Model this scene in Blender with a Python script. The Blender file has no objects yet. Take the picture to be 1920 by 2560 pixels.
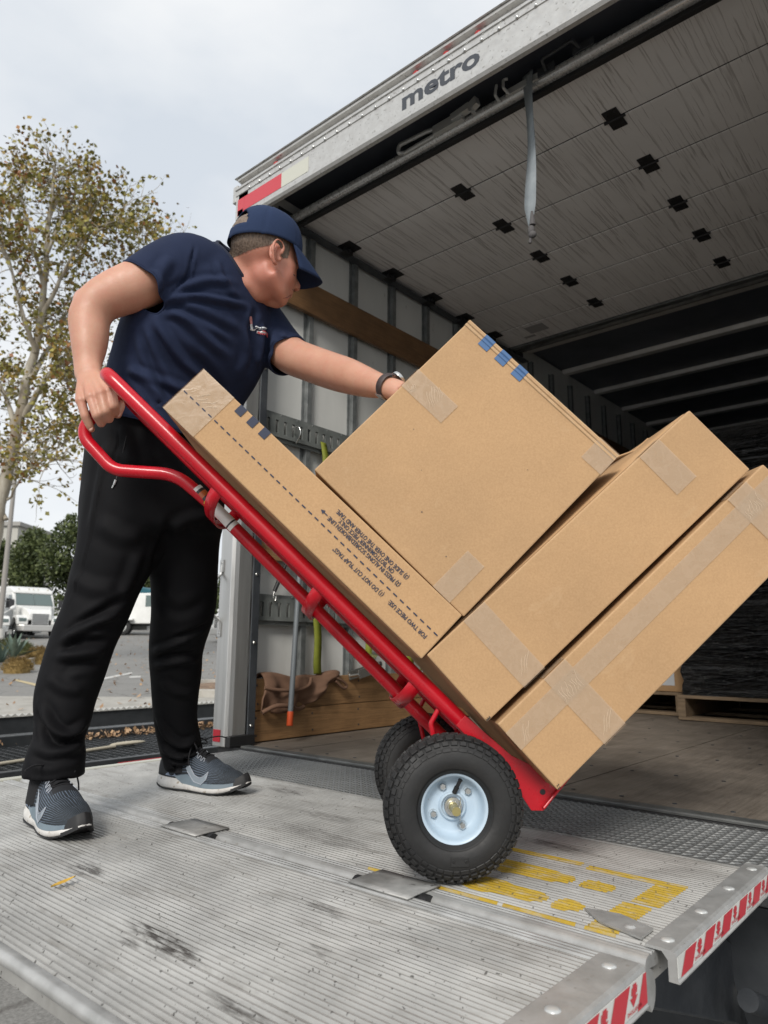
import bpy, bmesh, math, random
from math import sin, cos, pi, radians, sqrt, atan2
from mathutils import Vector, Matrix, noise

random.seed(7)
SC = bpy.context.scene
COL = SC.collection

# ------------------------------------------------------------------ camera
YAW, PITCH, ROLL, FOC, EYE = 40.765, 10.58, 0.374, 1792.0, 0.42
CAM_R = (Matrix.Rotation(radians(YAW), 3, 'Z') @ Matrix.Rotation(radians(90 + PITCH), 3, 'X')
         @ Matrix.Rotation(radians(ROLL), 3, 'Z'))
CAM_P = Vector((0, 0, EYE))
cd = bpy.data.cameras.new('camera')
cam = bpy.data.objects.new('camera', cd)
COL.objects.link(cam)
cam.matrix_world = Matrix.Translation(CAM_P) @ CAM_R.to_4x4()
cd.sensor_fit = 'VERTICAL'
cd.sensor_height = 36.0
cd.lens = 36.0 * FOC / 2560.0
cd.clip_start = 0.05
cd.clip_end = 3000
cd.dof.use_dof = True
cd.dof.focus_distance = 1.62
cd.dof.aperture_fstop = 7.0
SC.camera = cam

# ------------------------------------------------------------------ sky, sun, exposure
SUN_EL, SUN_AZ = 36.0, 296.0          # azimuth in degrees, anticlockwise from +X
wd = bpy.data.worlds.new('World')
SC.world = wd
wd.use_nodes = True
wn, wl = wd.node_tree.nodes, wd.node_tree.links
wn.clear()
w_out = wn.new('ShaderNodeOutputWorld')
w_bg = wn.new('ShaderNodeBackground')
w_sky = wn.new('ShaderNodeTexSky')
w_sky.sky_type = 'NISHITA'
w_sky.sun_disc = False
w_sky.sun_elevation = radians(SUN_EL)
w_sky.sun_rotation = radians(90 - SUN_AZ)
w_geo = wn.new('ShaderNodeTexCoord')
w_map = wn.new('ShaderNodeMapping')
w_map.inputs['Scale'].default_value = (1.0, 1.0, 2.2)
w_no = wn.new('ShaderNodeTexNoise')
w_no.inputs['Scale'].default_value = 1.9
w_no.inputs['Detail'].default_value = 6
w_no.inputs['Roughness'].default_value = 0.5
w_rmp = wn.new('ShaderNodeValToRGB')
w_rmp.color_ramp.elements[0].position = 0.36
w_rmp.color_ramp.elements[0].color = (5.9, 6.35, 6.9, 1)
w_rmp.color_ramp.elements[1].position = 0.62
w_rmp.color_ramp.elements[1].color = (8.2, 8.3, 8.35, 1)
w_mix = wn.new('ShaderNodeMix')
w_mix.data_type = 'RGBA'
w_mix.inputs[0].default_value = 0.93
wl.new(w_geo.outputs['Generated'], w_map.inputs['Vector'])
wl.new(w_map.outputs[0], w_no.inputs['Vector'])
wl.new(w_no.outputs['Fac'], w_rmp.inputs[0])
wl.new(w_sky.outputs[0], w_mix.inputs[6])
wl.new(w_rmp.outputs[0], w_mix.inputs[7])
wl.new(w_mix.outputs[2], w_bg.inputs['Color'])
w_bg.inputs['Strength'].default_value = 0.062
wl.new(w_bg.outputs[0], w_out.inputs[0])

sd = bpy.data.lights.new('sun', 'SUN')
sd.energy = 1.5
sd.angle = radians(18)
sd.color = (1.0, 0.955, 0.89)
sun = bpy.data.objects.new('sun', sd)
COL.objects.link(sun)
_d = Vector((cos(radians(SUN_EL)) * cos(radians(SUN_AZ)), cos(radians(SUN_EL)) * sin(radians(SUN_AZ)), sin(radians(SUN_EL))))
sun.rotation_euler = (-_d).to_track_quat('-Z', 'Y').to_euler()

vs = SC.view_settings
vs.view_transform = 'Standard'
vs.look = 'None'
vs.gamma = 1
vs.use_curve_mapping = False
vs.exposure = 0.98

# ------------------------------------------------------------------ survey: photogrammetric measurements in metres
A_AX = Vector((-0.656, 0.755, 0)).normalized()     # the hand truck's axle direction
U_AX = Vector((A_AX.y, -A_AX.x, 0))                 # its rolling direction
Z_AX = Vector((0, 0, 1))


def survey(px, py, x=None, y=None, z=None, d=None):
    """Point of a sight line measured in the photograph where it meets a known plane of the place."""
    r = CAM_R @ Vector(((px - 960) / FOC, -(py - 1280) / FOC, -1))
    if x is not None: t = x / r.x
    elif y is not None: t = y / r.y
    elif z is not None: t = (z - EYE) / r.z
    else: t = d / r.dot(A_AX)
    return CAM_P + r * t


# ------------------------------------------------------------------ materials
MATS = {}


class NT:
    def __init__(s, m):
        s.t = m.node_tree
        s.n = s.t.nodes
        s.l = s.t.links

    def node(s, typ, **kw):
        n = s.n.new('ShaderNode' + typ)
        for k, v in kw.items():
            if k.startswith('_'):
                setattr(n, k[1:], v)
        return n

    def put(s, sock, v):
        if isinstance(v, bpy.types.NodeSocket): s.l.new(v, sock)
        elif isinstance(v, (tuple, list)) and len(v) == 3 and sock.type == 'RGBA': sock.default_value = (*v, 1)
        else: sock.default_value = v

    def coord(s, scale=(1, 1, 1), kind='Object', rot=(0, 0, 0)):
        c = s.node('TexCoord')
        m = s.node('Mapping')
        m.inputs['Scale'].default_value = scale
        m.inputs['Rotation'].default_value = rot
        s.l.new(c.outputs[kind], m.inputs['Vector'])
        return m.outputs[0]

    def noise(s, vec, scale=5, detail=4, rough=0.55, dist=0.0, out='Fac'):
        n = s.node('TexNoise')
        if vec is not None: s.l.new(vec, n.inputs['Vector'])
        n.inputs['Scale'].default_value = scale
        n.inputs['Detail'].default_value = detail
        n.inputs['Roughness'].default_value = rough
        n.inputs['Distortion'].default_value = dist
        return n.outputs[out]

    def voro(s, vec, scale=5, feature='F1', out='Distance'):
        n = s.node('TexVoronoi', _feature=feature)
        s.l.new(vec, n.inputs['Vector'])
        n.inputs['Scale'].default_value = scale
        return n.outputs[out]

    def ramp(s, fac, *stops):
        r = s.node('ValToRGB')
        cr = r.color_ramp
        while len(cr.elements) < len(stops): cr.elements.new(0.5)
        for e, (p, c) in zip(cr.elements, stops):
            e.position = p
            e.color = (c, c, c, 1) if isinstance(c, (int, float)) else (*c, 1)
        s.l.new(fac, r.inputs[0])
        return r.outputs[0]

    def mix(s, fac, a, b, mode='MIX'):
        m = s.node('Mix', _data_type='RGBA', _blend_type=mode)
        s.put(m.inputs[0], fac)
        s.put(m.inputs[6], a)
        s.put(m.inputs[7], b)
        return m.outputs[2]

    def math(s, op, a, b=0.0):
        m = s.node('Math', _operation=op)
        s.put(m.inputs[0], a)
        s.put(m.inputs[1], b)
        return m.outputs[0]

    def bump(s, h, strength=0.2, dist=0.01):
        b = s.node('Bump')
        b.inputs['Strength'].default_value = strength
        b.inputs['Distance'].default_value = dist
        s.l.new(h, b.inputs['Height'])
        return b.outputs[0]


def material(name, color=(0.5, 0.5, 0.5), rough=0.6, metal=0.0, fn=None, **kw):
    if name in MATS: return MATS[name]
    m = bpy.data.materials.new(name)
    m.use_nodes = True
    t = NT(m)
    t.n.clear()
    o = t.node('OutputMaterial')
    p = t.node('BsdfPrincipled')
    t.l.new(p.outputs[0], o.inputs[0])
    t.p = p
    t.o = o
    p.inputs['Base Color'].default_value = (*color, 1)
    p.inputs['Roughness'].default_value = rough
    p.inputs['Metallic'].default_value = metal
    for k, v in kw.items():
        t.put(p.inputs[k.replace('_', ' ')], v)
    if fn:
        r = fn(t)
        if r:
            for k, v in r.items(): t.put(p.inputs[k], v)
    m.diffuse_color = (*color, 1)
    MATS[name] = m
    return m


def worn(c1, c2, scale=6, rough=(0.4, 0.7), bump=0.0, bscale=60, speck=None, kind='Object', stretch=(1, 1, 1), detail=6):
    """generic uneven surface: two tones by noise, uneven gloss, optional specks and relief"""
    def f(t):
        v = t.coord(stretch, kind)
        n = t.noise(v, scale, detail, 0.6, 0.3)
        c = t.ramp(n, (0.32, c1), (0.68, c2))
        if speck:
            k = t.ramp(t.noise(v, speck[0], 2), (speck[1], 0.0), (speck[1] + 0.06, 1.0))
            c = t.mix(k, c, speck[2])
        r = t.ramp(t.noise(v, scale * 2.3, 4), (0.3, rough[0]), (0.7, rough[1]))
        d = {'Base Color': c, 'Roughness': r}
        if bump: d['Normal'] = t.bump(t.noise(v, bscale, 5), bump, 0.005)
        return d
    return f


# ------------------------------------------------------------------ things, parts, meshes
OFF = {}


def tag(o, label=None, cat=None, group=None, kind=None):
    if label: o['label'] = label
    if cat: o['category'] = cat
    if group: o['group'] = group
    if kind: o['kind'] = kind
    return o


def thing(name, label, cat, loc=(0, 0, 0), group=None):
    o = bpy.data.objects.new(name, None)
    COL.objects.link(o)
    o.location = loc
    o.empty_display_size = 0.1
    OFF[o] = Vector(loc)
    return tag(o, label, cat, group)


def link(name, me, parent=None, off=None):
    o = bpy.data.objects.new(name, me)
    COL.objects.link(o)
    if parent is not None:
        o.parent = parent
        OFF[o] = OFF[parent]
    else:
        OFF[o] = Vector(off) if off is not None else Vector((0, 0, 0))
        o.location = OFF[o]
    return o


def copy_tree(o, shift, parent=None):
    c = o.copy()
    COL.objects.link(c)
    if parent is None: c.location = o.location + Vector(shift)
    else: c.parent = parent
    OFF[c] = OFF[o] + Vector(shift)
    for ch in [k for k in o.children]:
        copy_tree(ch, shift, c)
    return c


class MB:
    """collects faces in world metres, then links them as one mesh object"""
    def __init__(s):
        s.v = []
        s.f = []
        s.m = []

    def add(s, verts, faces, mi=0):
        b = len(s.v)
        s.v += [Vector(p) for p in verts]
        s.f += [tuple(b + i for i in f) for f in faces]
        s.m += [mi] * len(faces)
        return s

    def box(s, x0, x1, y0, y1, z0, z1, mi=0):
        return s.obox(Vector(((x0 + x1) / 2, (y0 + y1) / 2, (z0 + z1) / 2)), (1, 0, 0), (0, 1, 0), (0, 0, 1),
                      abs(x1 - x0) / 2, abs(y1 - y0) / 2, abs(z1 - z0) / 2, mi)

    def obox(s, c, a, b, n, ha, hb, hn, mi=0):
        c, a, b, n = Vector(c), Vector(a) * ha, Vector(b) * hb, Vector(n) * hn
        p = [c + a * i + b * j + n * k for k in (-1, 1) for j in (-1, 1) for i in (-1, 1)]
        q = [(0, 2, 3, 1), (4, 5, 7, 6), (0, 1, 5, 4), (2, 6, 7, 3), (0, 4, 6, 2), (1, 3, 7, 5)]
        if a.cross(b).dot(n) < 0: q = [f[::-1] for f in q]
        return s.add(p, q, mi)

    def prism(s, poly, depth, mi=0):
        """closed 3-D polygon pushed along a vector"""
        poly = [Vector(p) for p in poly]
        d = Vector(depth)
        n = len(poly)
        nrm = Vector((0, 0, 0))
        for i in range(n): nrm += (poly[i] - poly[0]).cross(poly[(i + 1) % n] - poly[0])
        if nrm.dot(d) > 0: poly = poly[::-1]
        f = [tuple(range(n)), tuple(range(2 * n - 1, n - 1, -1))]
        for i in range(n): f.append((i, n + i, n + (i + 1) % n, (i + 1) % n))
        f = [x[::-1] if k > 1 else x for k, x in enumerate(f)]
        f[2:] = [x[::-1] for x in f[2:]]
        f[2:] = [(i, n + i, n + (i + 1) % n, (i + 1) % n)[::-1] for i in range(n)]
        return s.add(poly + [p + d for p in poly], f, mi)

    def tube(s, path, r, seg=12, closed=False, caps=True, mi=0, flat=1.0):
        path = [Vector(p) for p in path]
        n = len(path)
        rs = r if isinstance(r, (list, tuple)) else [r] * n
        rings = []
        up = None
        for i, p in enumerate(path):
            if closed: t = path[(i + 1) % n] - path[i - 1]
            else: t = path[min(i + 1, n - 1)] - path[max(i - 1, 0)]
            t = t.normalized()
            if up is None:
                up = t.orthogonal().normalized()
            up = (up - t * up.dot(t))
            if up.length < 1e-6: up = t.orthogonal()
            up.normalize()
            sd_ = t.cross(up)
            rings.append([p + (up * cos(2 * pi * k / seg) + sd_ * sin(2 * pi * k / seg) * flat) * rs[i] for k in range(seg)])
        v = [q for g in rings for q in g]
        f = []
        for i in range(n if closed else n - 1):
            a, b = i * seg, ((i + 1) % n) * seg
            for k in range(seg): f.append((a + k, a + (k + 1) % seg, b + (k + 1) % seg, b + k))
        if caps and not closed:
            f.append(tuple(range(seg))[::-1])
            f.append(tuple((n - 1) * seg + k for k in range(seg)))
        return s.add(v, f, mi)

    def lathe(s, prof, o, ax, seg=48, mi=0, closed=False):
        """profile of (radius, height along axis) spun about ax through o"""
        o, ax = Vector(o), Vector(ax).normalized()
        e1 = ax.orthogonal().normalized()
        e2 = ax.cross(e1)
        v = []
        for r, h in prof:
            for k in range(seg):
                a = 2 * pi * k / seg
                v.append(o + ax * h + (e1 * cos(a) + e2 * sin(a)) * r)
        f = []
        m = len(prof)
        for i in range(m if closed else m - 1):
            a, b = i * seg, ((i + 1) % m) * seg
            for k in range(seg): f.append((a + k, a + (k + 1) % seg, b + (k + 1) % seg, b + k))
        return s.add(v, f, mi)

    def grid(s, fn, nu, nv, mi=0, wrap=False):
        v = [fn(i / (nu - (0 if wrap else 1)), j / (nv - 1)) for j in range(nv) for i in range(nu)]
        f = []
        for j in range(nv - 1):
            for i in range(nu if wrap else nu - 1):
                i2 = (i + 1) % nu
                f.append((j * nu + i, j * nu + i2, (j + 1) * nu + i2, (j + 1) * nu + i))
        return s.add(v, f, mi)

    def ball(s, c, rx, ry=None, rz=None, seg=16, rings=10, R=None, mi=0):
        ry = ry or rx
        rz = rz or rx
        c = Vector(c)
        v = []
        for j in range(rings + 1):
            th = pi * j / rings
            for i in range(seg):
                ph = 2 * pi * i / seg
                q = Vector((rx * sin(th) * cos(ph), ry * sin(th) * sin(ph), rz * cos(th)))
                if R is not None: q = R @ q
                v.append(c + q)
        f = []
        for j in range(rings):
            for i in range(seg):
                i2 = (i + 1) % seg
                f.append((j * seg + i, (j + 1) * seg + i, (j + 1) * seg + i2, j * seg + i2))
        return s.add(v, f, mi)

    def mesh(s, name, mats, off=Vector((0, 0, 0)), smooth=None, weld=True, fix=False):
        me = bpy.data.meshes.new(name)
        me.from_pydata([p - off for p in s.v], [], s.f)
        for m in (mats if isinstance(mats, (list, tuple)) else [mats]): me.materials.append(m)
        if any(s.m): me.polygons.foreach_set('material_index', s.m)
        if weld or fix:
            bm = bmesh.new()
            bm.from_mesh(me)
            if weld: bmesh.ops.remove_doubles(bm, verts=bm.verts, dist=1e-5)
            if fix: bmesh.ops.recalc_face_normals(bm, faces=bm.faces)
            bm.to_mesh(me)
            bm.free()
        if smooth is not None:
            me.polygons.foreach_set('use_smooth', [True] * len(me.polygons))
            if smooth < 179: me.set_sharp_from_angle(angle=radians(smooth))
        me.update()
        return me

    def build(s, name, mats, parent=None, off=None, smooth=None, bevel=0, weld=True, fix=True, label=None, segs=2):
        base = OFF[parent] if parent is not None else Vector(off or (0, 0, 0))
        me = s.mesh(name, mats, base, smooth, weld, fix)
        o = link(name, me, parent, base)
        if bevel:
            b = o.modifiers.new('bevel', 'BEVEL')
            b.width = bevel
            b.segments = segs
            b.limit_method = 'ANGLE'
            b.angle_limit = radians(40)
            b.harden_normals = False
        if label: o['label'] = label
        return o


def part(name, mats, parent, fn, **kw):
    m = MB()
    fn(m)
    return m.build(name, mats, parent, **kw)


def text_mesh(body, size, fat=0.0, shear=0.0, spacing=1.0, res=3):
    """flat lettering: list of verts (x, y) and faces"""
    cu = bpy.data.curves.new('lettering', 'FONT')
    cu.body = body
    cu.size = size
    cu.offset = fat
    cu.shear = shear
    cu.space_character = spacing
    cu.resolution_u = res
    cu.align_x = 'LEFT'
    cu.fill_mode = 'FRONT'
    ob = bpy.data.objects.new('lettering', cu)
    COL.objects.link(ob)
    dg = bpy.context.evaluated_depsgraph_get()
    dg.update()
    me = bpy.data.meshes.new_from_object(ob.evaluated_get(dg))
    v = [p.co.copy() for p in me.vertices]
    f = [tuple(p.vertices) for p in me.polygons]
    bpy.data.objects.remove(ob)
    bpy.data.curves.remove(cu)
    bpy.data.meshes.remove(me)
    return v, f


def lettering(mb, body, size, o, ex, ey, lift=0.0008, mi=0, **kw):
    """adds lettering lying in the plane (o; ex right, ey up)"""
    v, f = text_mesh(body, size, **kw)
    n = Vector(ex).cross(Vector(ey)).normalized()
    mb.add([Vector(o) + Vector(ex) * p.x + Vector(ey) * p.y + n * lift for p in v], f, mi)


def bez(pts, n=8):
    """smooth Catmull-Rom line through points"""
    P = [Vector(p) for p in pts]
    P = [P[0] * 2 - P[1]] + P + [P[-1] * 2 - P[-2]]
    out = []
    for i in range(1, len(P) - 2):
        for k in range(n):
            t = k / n
            a, b, c, d = P[i - 1], P[i], P[i + 1], P[i + 2]
            out.append(0.5 * ((2 * b) + (c - a) * t + (2 * a - 5 * b + 4 * c - d) * t * t + (3 * b - a - 3 * c + d) * t ** 3))
    out.append(P[-2])
    return out


def fillet(pts, r, n=6):
    """polyline with rounded corners of radius r"""
    P = [Vector(p) for p in pts]
    out = [P[0]]
    for i in range(1, len(P) - 1):
        a, b, c = P[i - 1], P[i], P[i + 1]
        rr = r[i - 1] if isinstance(r, (list, tuple)) else r
        d1, d2 = (a - b).normalized(), (c - b).normalized()
        ang = d1.angle(d2)
        t = min(rr / math.tan(ang / 2), (a - b).length * 0.49, (c - b).length * 0.49)
        p, q = b + d1 * t, b + d2 * t
        for k in range(n + 1):
            s_ = k / n
            out.append((1 - s_) ** 2 * p + 2 * s_ * (1 - s_) * b + s_ * s_ * q)
    out.append(P[-1])
    return out
# ================================================================== materials of the vehicle
def streaks(t):
    v = t.coord((1, 1, 1))
    warp = t.noise(t.coord((2.2, 5, 1)), 3.0, 3, out='Color')
    vv = t.mix(0.008, v, warp, 'ADD')
    m = t.node('Mapping')
    m.inputs['Scale'].default_value = (120, 2.2, 1)
    t.l.new(vv, m.inputs['Vector'])
    n = t.noise(m.outputs[0], 1.0, 3, 0.6)
    line = t.ramp(n, (0.375, 1.0), (0.42, 0.0))
    n2 = t.noise(t.coord((58, 1.6, 1)), 1.0, 3, 0.6)
    line2 = t.ramp(n2, (0.34, 1.0), (0.42, 0.0))
    zone = t.ramp(t.noise(t.coord((1.3, 0.9, 1)), 1.4, 3), (0.30, 0.45), (0.55, 1.0))
    k = t.math('MULTIPLY', t.math('MAXIMUM', line, t.math('MULTIPLY', line2, 0.6)), zone)
    base = t.ramp(t.noise(v, 2.2, 5), (0.3, (0.72, 0.70, 0.685)), (0.7, (0.82, 0.80, 0.785)))
    return {'Base Color': t.mix(t.math('MULTIPLY', k, 0.52), base, (0.115, 0.085, 0.066)),
            'Roughness': 0.42}


def wood(c1, c2, axis='y', dark=0.5, knots=True):
    def f(t):
        sc = {'y': (14, 1.1, 14), 'x': (1.1, 14, 14)}[axis]
        oi = t.node('ObjectInfo')
        v = t.coord(sc)
        off = t.node('VectorMath', _operation='ADD')
        t.l.new(v, off.inputs[0])
        cx = t.node('CombineXYZ')
        mul = t.math('MULTIPLY', oi.outputs['Random'], 37.0)
        for i in range(3): t.l.new(mul, cx.inputs[i])
        t.l.new(cx.outputs[0], off.inputs[1])
        n = t.noise(off.outputs[0], 1.6, 8, 0.65, 1.6)
        c = t.ramp(n, (0.30, c2), (0.50, c1), (0.72, tuple(x * 0.8 for x in c1)))
        g = t.noise(t.coord({'y': (90, 3, 90), 'x': (3, 90, 90)}[axis]), 2, 3, 0.7)
        c = t.mix(0.35, c, t.ramp(g, (0.35, tuple(x * dark for x in c2)), (0.6, c1)))
        b = t.ramp(t.noise(t.coord((3, 3, 3)), 2.4, 5), (0.35, 0.72), (0.7, 1.08))
        c = t.mix(1.0, c, b, 'MULTIPLY')
        if knots:
            k = t.ramp(t.voro(t.coord((5, 2.2, 9) if axis == 'y' else (2.2, 5, 9)), 1.1), (0.045, 1.0), (0.11, 0.0))
            c = t.mix(t.math('MULTIPLY', k, 0.7), c, tuple(x * 0.25 for x in c2))
        return {'Base Color': c, 'Normal': t.bump(g, 0.25, 0.004)}
    return f


M_ALU = material('brushed aluminium', (0.5, 0.5, 0.5), 0.45, 0.75,
                 worn((0.45, 0.44, 0.42), (0.58, 0.575, 0.56), 5, (0.34, 0.55), 0.08, 90, (120, 0.66, (0.30, 0.28, 0.26))))
M_GALV = material('dull galvanised sheet', fn=worn((0.47, 0.46, 0.44), (0.56, 0.555, 0.535), 30, (0.32, 0.5), 0.05, 60,
                                                   (75, 0.63, (0.33, 0.32, 0.30))), metal=0.55)
M_POST = material('brushed steel post', metal=0.8, fn=worn((0.46, 0.46, 0.45), (0.55, 0.55, 0.54), 40, (0.28, 0.45), 0.03, 40,
                                                           stretch=(1, 1, 0.05)))
M_STEEL = material('dark painted steel', fn=worn((0.03, 0.034, 0.04), (0.055, 0.06, 0.066), 8, (0.35, 0.6), 0.1, 60))
M_ZINC = material('dirty zinc steel', metal=0.5, fn=worn((0.11, 0.115, 0.115), (0.20, 0.205, 0.20), 12, (0.4, 0.65), 0.1, 60))
M_BLACK = material('black rubber', (0.012, 0.012, 0.013), 0.55)
M_TRACK = material('grey primed track', fn=worn((0.10, 0.11, 0.105), (0.17, 0.18, 0.17), 9, (0.45, 0.7), 0.1, 70))
M_PANEL = material('white composite wall panel', fn=worn((0.56, 0.565, 0.54), (0.68, 0.68, 0.65), 3, (0.35, 0.5), 0.03, 60,
                                                        (25, 0.70, (0.38, 0.37, 0.34)), stretch=(1, 1, 0.3)))
M_RIB = material('galvanised wall rib', metal=0.3, fn=worn((0.12, 0.13, 0.13), (0.23, 0.24, 0.235), 18, (0.4, 0.6), 0.05, 70))
M_DOOR = material('streaked grey door panel', fn=streaks, rough=0.45)
M_PLANK = material('oiled kick plank wood', fn=wood((0.36, 0.205, 0.092), (0.17, 0.088, 0.036)), rough=0.55)
M_RAIL = material('brown rub rail wood', fn=wood((0.235, 0.125, 0.055), (0.13, 0.067, 0.028), knots=False), rough=0.5)
M_FLOOR = material('worn cargo floor wood', fn=wood((0.24, 0.205, 0.17), (0.15, 0.125, 0.10), knots=False), rough=0.55)
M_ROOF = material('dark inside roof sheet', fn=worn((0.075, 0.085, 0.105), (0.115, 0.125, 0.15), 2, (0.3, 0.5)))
M_BOW = material('roof bow steel', metal=0.2, fn=worn((0.60, 0.58, 0.55), (0.72, 0.70, 0.67), 9, (0.3, 0.5), 0.05, 50))
M_REDTAPE = material('red reflective tape', (0.50, 0.045, 0.06), 0.35)
M_DEEPRED = material('deep red reflector', (0.30, 0.012, 0.022), 0.4)
M_WHTAPE = material('white reflective tape', (0.50, 0.50, 0.43), 0.35)
M_INK = material('dark grey vinyl lettering', (0.045, 0.05, 0.06), 0.4)
M_LENS = material('red marker lens', (0.32, 0.012, 0.012), 0.2)
M_CHROME = material('bright plated steel', (0.62, 0.62, 0.60), 0.25, 0.95)
M_CAST = material('plated cast handle', (0.52, 0.53, 0.52), 0.38, 0.4)
M_STRAPGREY = material('grey webbing', fn=worn((0.20, 0.225, 0.24), (0.29, 0.32, 0.335), 14, (0.7, 0.9), 0.3, 400))

# ================================================================== the moving truck
XL, XR, YR, YF, ZT = -2.60, -0.16, 1.93, 8.6, 2.70
truck = thing('box_truck', 'open moving truck with an aluminium box body, its roll-up door raised overhead', 'truck', (-1.4, 2.0, 0))

# floor: boards running into the truck
x = XL
k = 0
while x < XR - 0.01:
    w = 0.300
    part('floor_board', M_FLOOR, truck, lambda m: m.box(x + 0.0012, min(x + w, XR) - 0.0012, 2.035, YF, -0.035, -0.001 - 0.0015 * (k % 2)))
    x += w
    k += 1
part('floor_frame', M_STEEL, truck, lambda m: (m.box(XL - 0.03, XR + 0.03, 2.03, YF, -0.16, -0.04),
                                               m.box(-1.90, -1.80, 2.2, YF, -0.42, -0.165), m.box(-1.0, -0.90, 2.2, YF, -0.42, -0.165),
                                               [m.box(XL, XR, yy, yy + 0.06, -0.26, -0.162) for yy in (2.6, 3.2, 3.8, 4.4, 5.0)]), bevel=0.004)
# screws of the floor boards
def floor_screws(m):
    for xx in [XL + 0.05 + 0.15 * i for i in range(16)]:
        for yy in (2.10, 2.55, 3.0, 3.45, 3.9, 4.35):
            m.lathe([(0.0, 0.0012), (0.006, 0.0012), (0.007, 0.0)], (xx, yy, -0.0005), (0, 0, 1), 8)
tag(part('floor_screws', M_STEEL, truck, floor_screws, smooth=40), kind='stuff')

# sill between floor and lift
def sill(m):
    m.box(XL, XR, 1.985, 2.032, -0.12, 0.004)
    m.box(XL, XR, 1.962, 1.984, -0.12, -0.006)
part('sill_strip', M_ZINC, truck, sill, bevel=0.004)
part('sill_seal', M_BLACK, truck, lambda m: m.box(XL, XR, 1.948, 1.961, -0.10, 0.001), bevel=0.003)

# left wall: composite panels between steel ribs
RY = [2.065] + [2.395 + 0.335 * i for i in range(18)] + [YF]
for a, b in zip(RY[:-1], RY[1:]):
    part('wall_panel', M_PANEL, truck, lambda m: m.box(XL - 0.012, XL, a + 0.001 if a > 2.1 else 2.031, b - 0.001, 0.0, ZT))
for yy in RY[1:-1]:
    part('wall_rib', M_RIB, truck, lambda m: (m.box(XL + 0.0005, XL + 0.004, yy - 0.032, yy + 0.032, 0.02, ZT - 0.1),
                                              m.box(XL + 0.0045, XL + 0.030, yy - 0.016, yy + 0.016, 0.02, ZT - 0.1)), bevel=0.002)
part('wall_skin', M_GALV, truck, lambda m: m.box(XL - 0.030, XL - 0.014, 2.0305, YF, -0.16, ZT + 0.011))
part('right_wall', M_PANEL, truck, lambda m: m.box(XR, XR + 0.03, 2.04, YF, -0.16, ZT + 0.011))
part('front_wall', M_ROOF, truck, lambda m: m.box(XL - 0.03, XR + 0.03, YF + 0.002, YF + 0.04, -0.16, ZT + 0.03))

# kick planks and rub rails
for z0, z1 in ((0.004, 0.134), (0.1365, 0.274)):
    part('kick_plank', M_PLANK, truck, lambda m: m.box(XL + 0.031, XL + 0.056, 2.075, 6.2, z0, z1), bevel=0.003)
def nails(m):
    for z in (0.03, 0.105, 0.165, 0.245):
        for yy in (2.10, 2.44, 2.76, 3.1):
            m.lathe([(0.0, 0.0016), (0.0045, 0.0012), (0.005, 0)], (XL + 0.0562, yy + 0.01 * sin(z * 90), z), (1, 0, 0), 8)
tag(part('plank_nails', M_STEEL, truck, nails), kind='stuff')
part('rub_rail', M_RAIL, truck, lambda m: m.box(XL + 0.031, XL + 0.056, 2.075, YF, 2.105, 2.275), bevel=0.003)
part('rub_rail', M_PLANK, truck, lambda m: m.box(XL + 0.031, XL + 0.056, 2.075, 6.0, 0.806, 0.935), bevel=0.003)

# slotted logistic tracks
def track(z0, z1):
    def f(m):
        x0, x1 = XL + 0.031, XL + 0.036
        h = z1 - z0
        a, b = z0 + h * 0.27, z1 - h * 0.27
        y1 = 6.6
        m.box(x0, x1, 2.075, y1, z0, z0 + h * 0.13)
        m.box(x0, x1, 2.075, y1, z1 - h * 0.13, z1)
        m.box(x0, x1 + 0.012, 2.075, y1, z0 + h * 0.13, a)
        m.box(x0, x1 + 0.012, 2.075, y1, b, z1 - h * 0.13)
        yy = 2.075
        while yy < y1:
            m.box(x0 + 0.006, x1 + 0.012, yy, yy + 0.034, a, b)
            yy += 0.0525
        yy = 2.10
        while yy < 4.6:
            for zz in (z0 + h * 0.065, z1 - h * 0.065):
                m.lathe([(0.0, 0.003), (0.004, 0.0025), (0.0055, 0)], (x1, yy, zz), (1, 0, 0), 8)
            yy += 0.105
    part('logistic_track', M_TRACK, truck, f, bevel=0)
track(0.512, 0.650)
track(1.385, 1.525)

# corner posts
def post_profile(x0, s):
    pts = [(0, 0.012), (0.012, 0), (0.088, 0), (0.100, 0.012), (0.106, 0.03), (0.106, 0.10), (0.0, 0.10)]
    return [(x0 + s * a, YR + b) for a, b in pts]
post = part('corner_post', M_POST, truck, lambda m: m.prism([(a, b, 0.0) for a, b in post_profile(XL - 0.03, 1)], (0, 0, 2.60)), bevel=0.003)
part('corner_post', M_POST, truck, lambda m: m.prism([(a, b, 0.0) for a, b in post_profile(XR + 0.04, -1)], (0, 0, 2.60)), bevel=0.003)
part('post_foot', M_BLACK, post, lambda m: m.box(XL + 0.072, XL + 0.105, YR - 0.004, YR + 0.13, 0.001, 0.045), bevel=0.003)
part('reflector', M_DEEPRED, post, lambda m: m.box(XL - 0.012, XL + 0.036, YR - 0.003, YR - 0.0004, 0.018, 0.068), bevel=0.001)
for z0, z1, mm in ((2.33, 2.50, M_WHTAPE), (2.16, 2.329, M_REDTAPE), (1.99, 2.159, M_WHTAPE)):
    part('reflective_tape', mm, post, lambda m: m.box(XL - 0.018, XL + 0.022, YR - 0.0012, YR - 0.0003, z0, z1))
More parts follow.
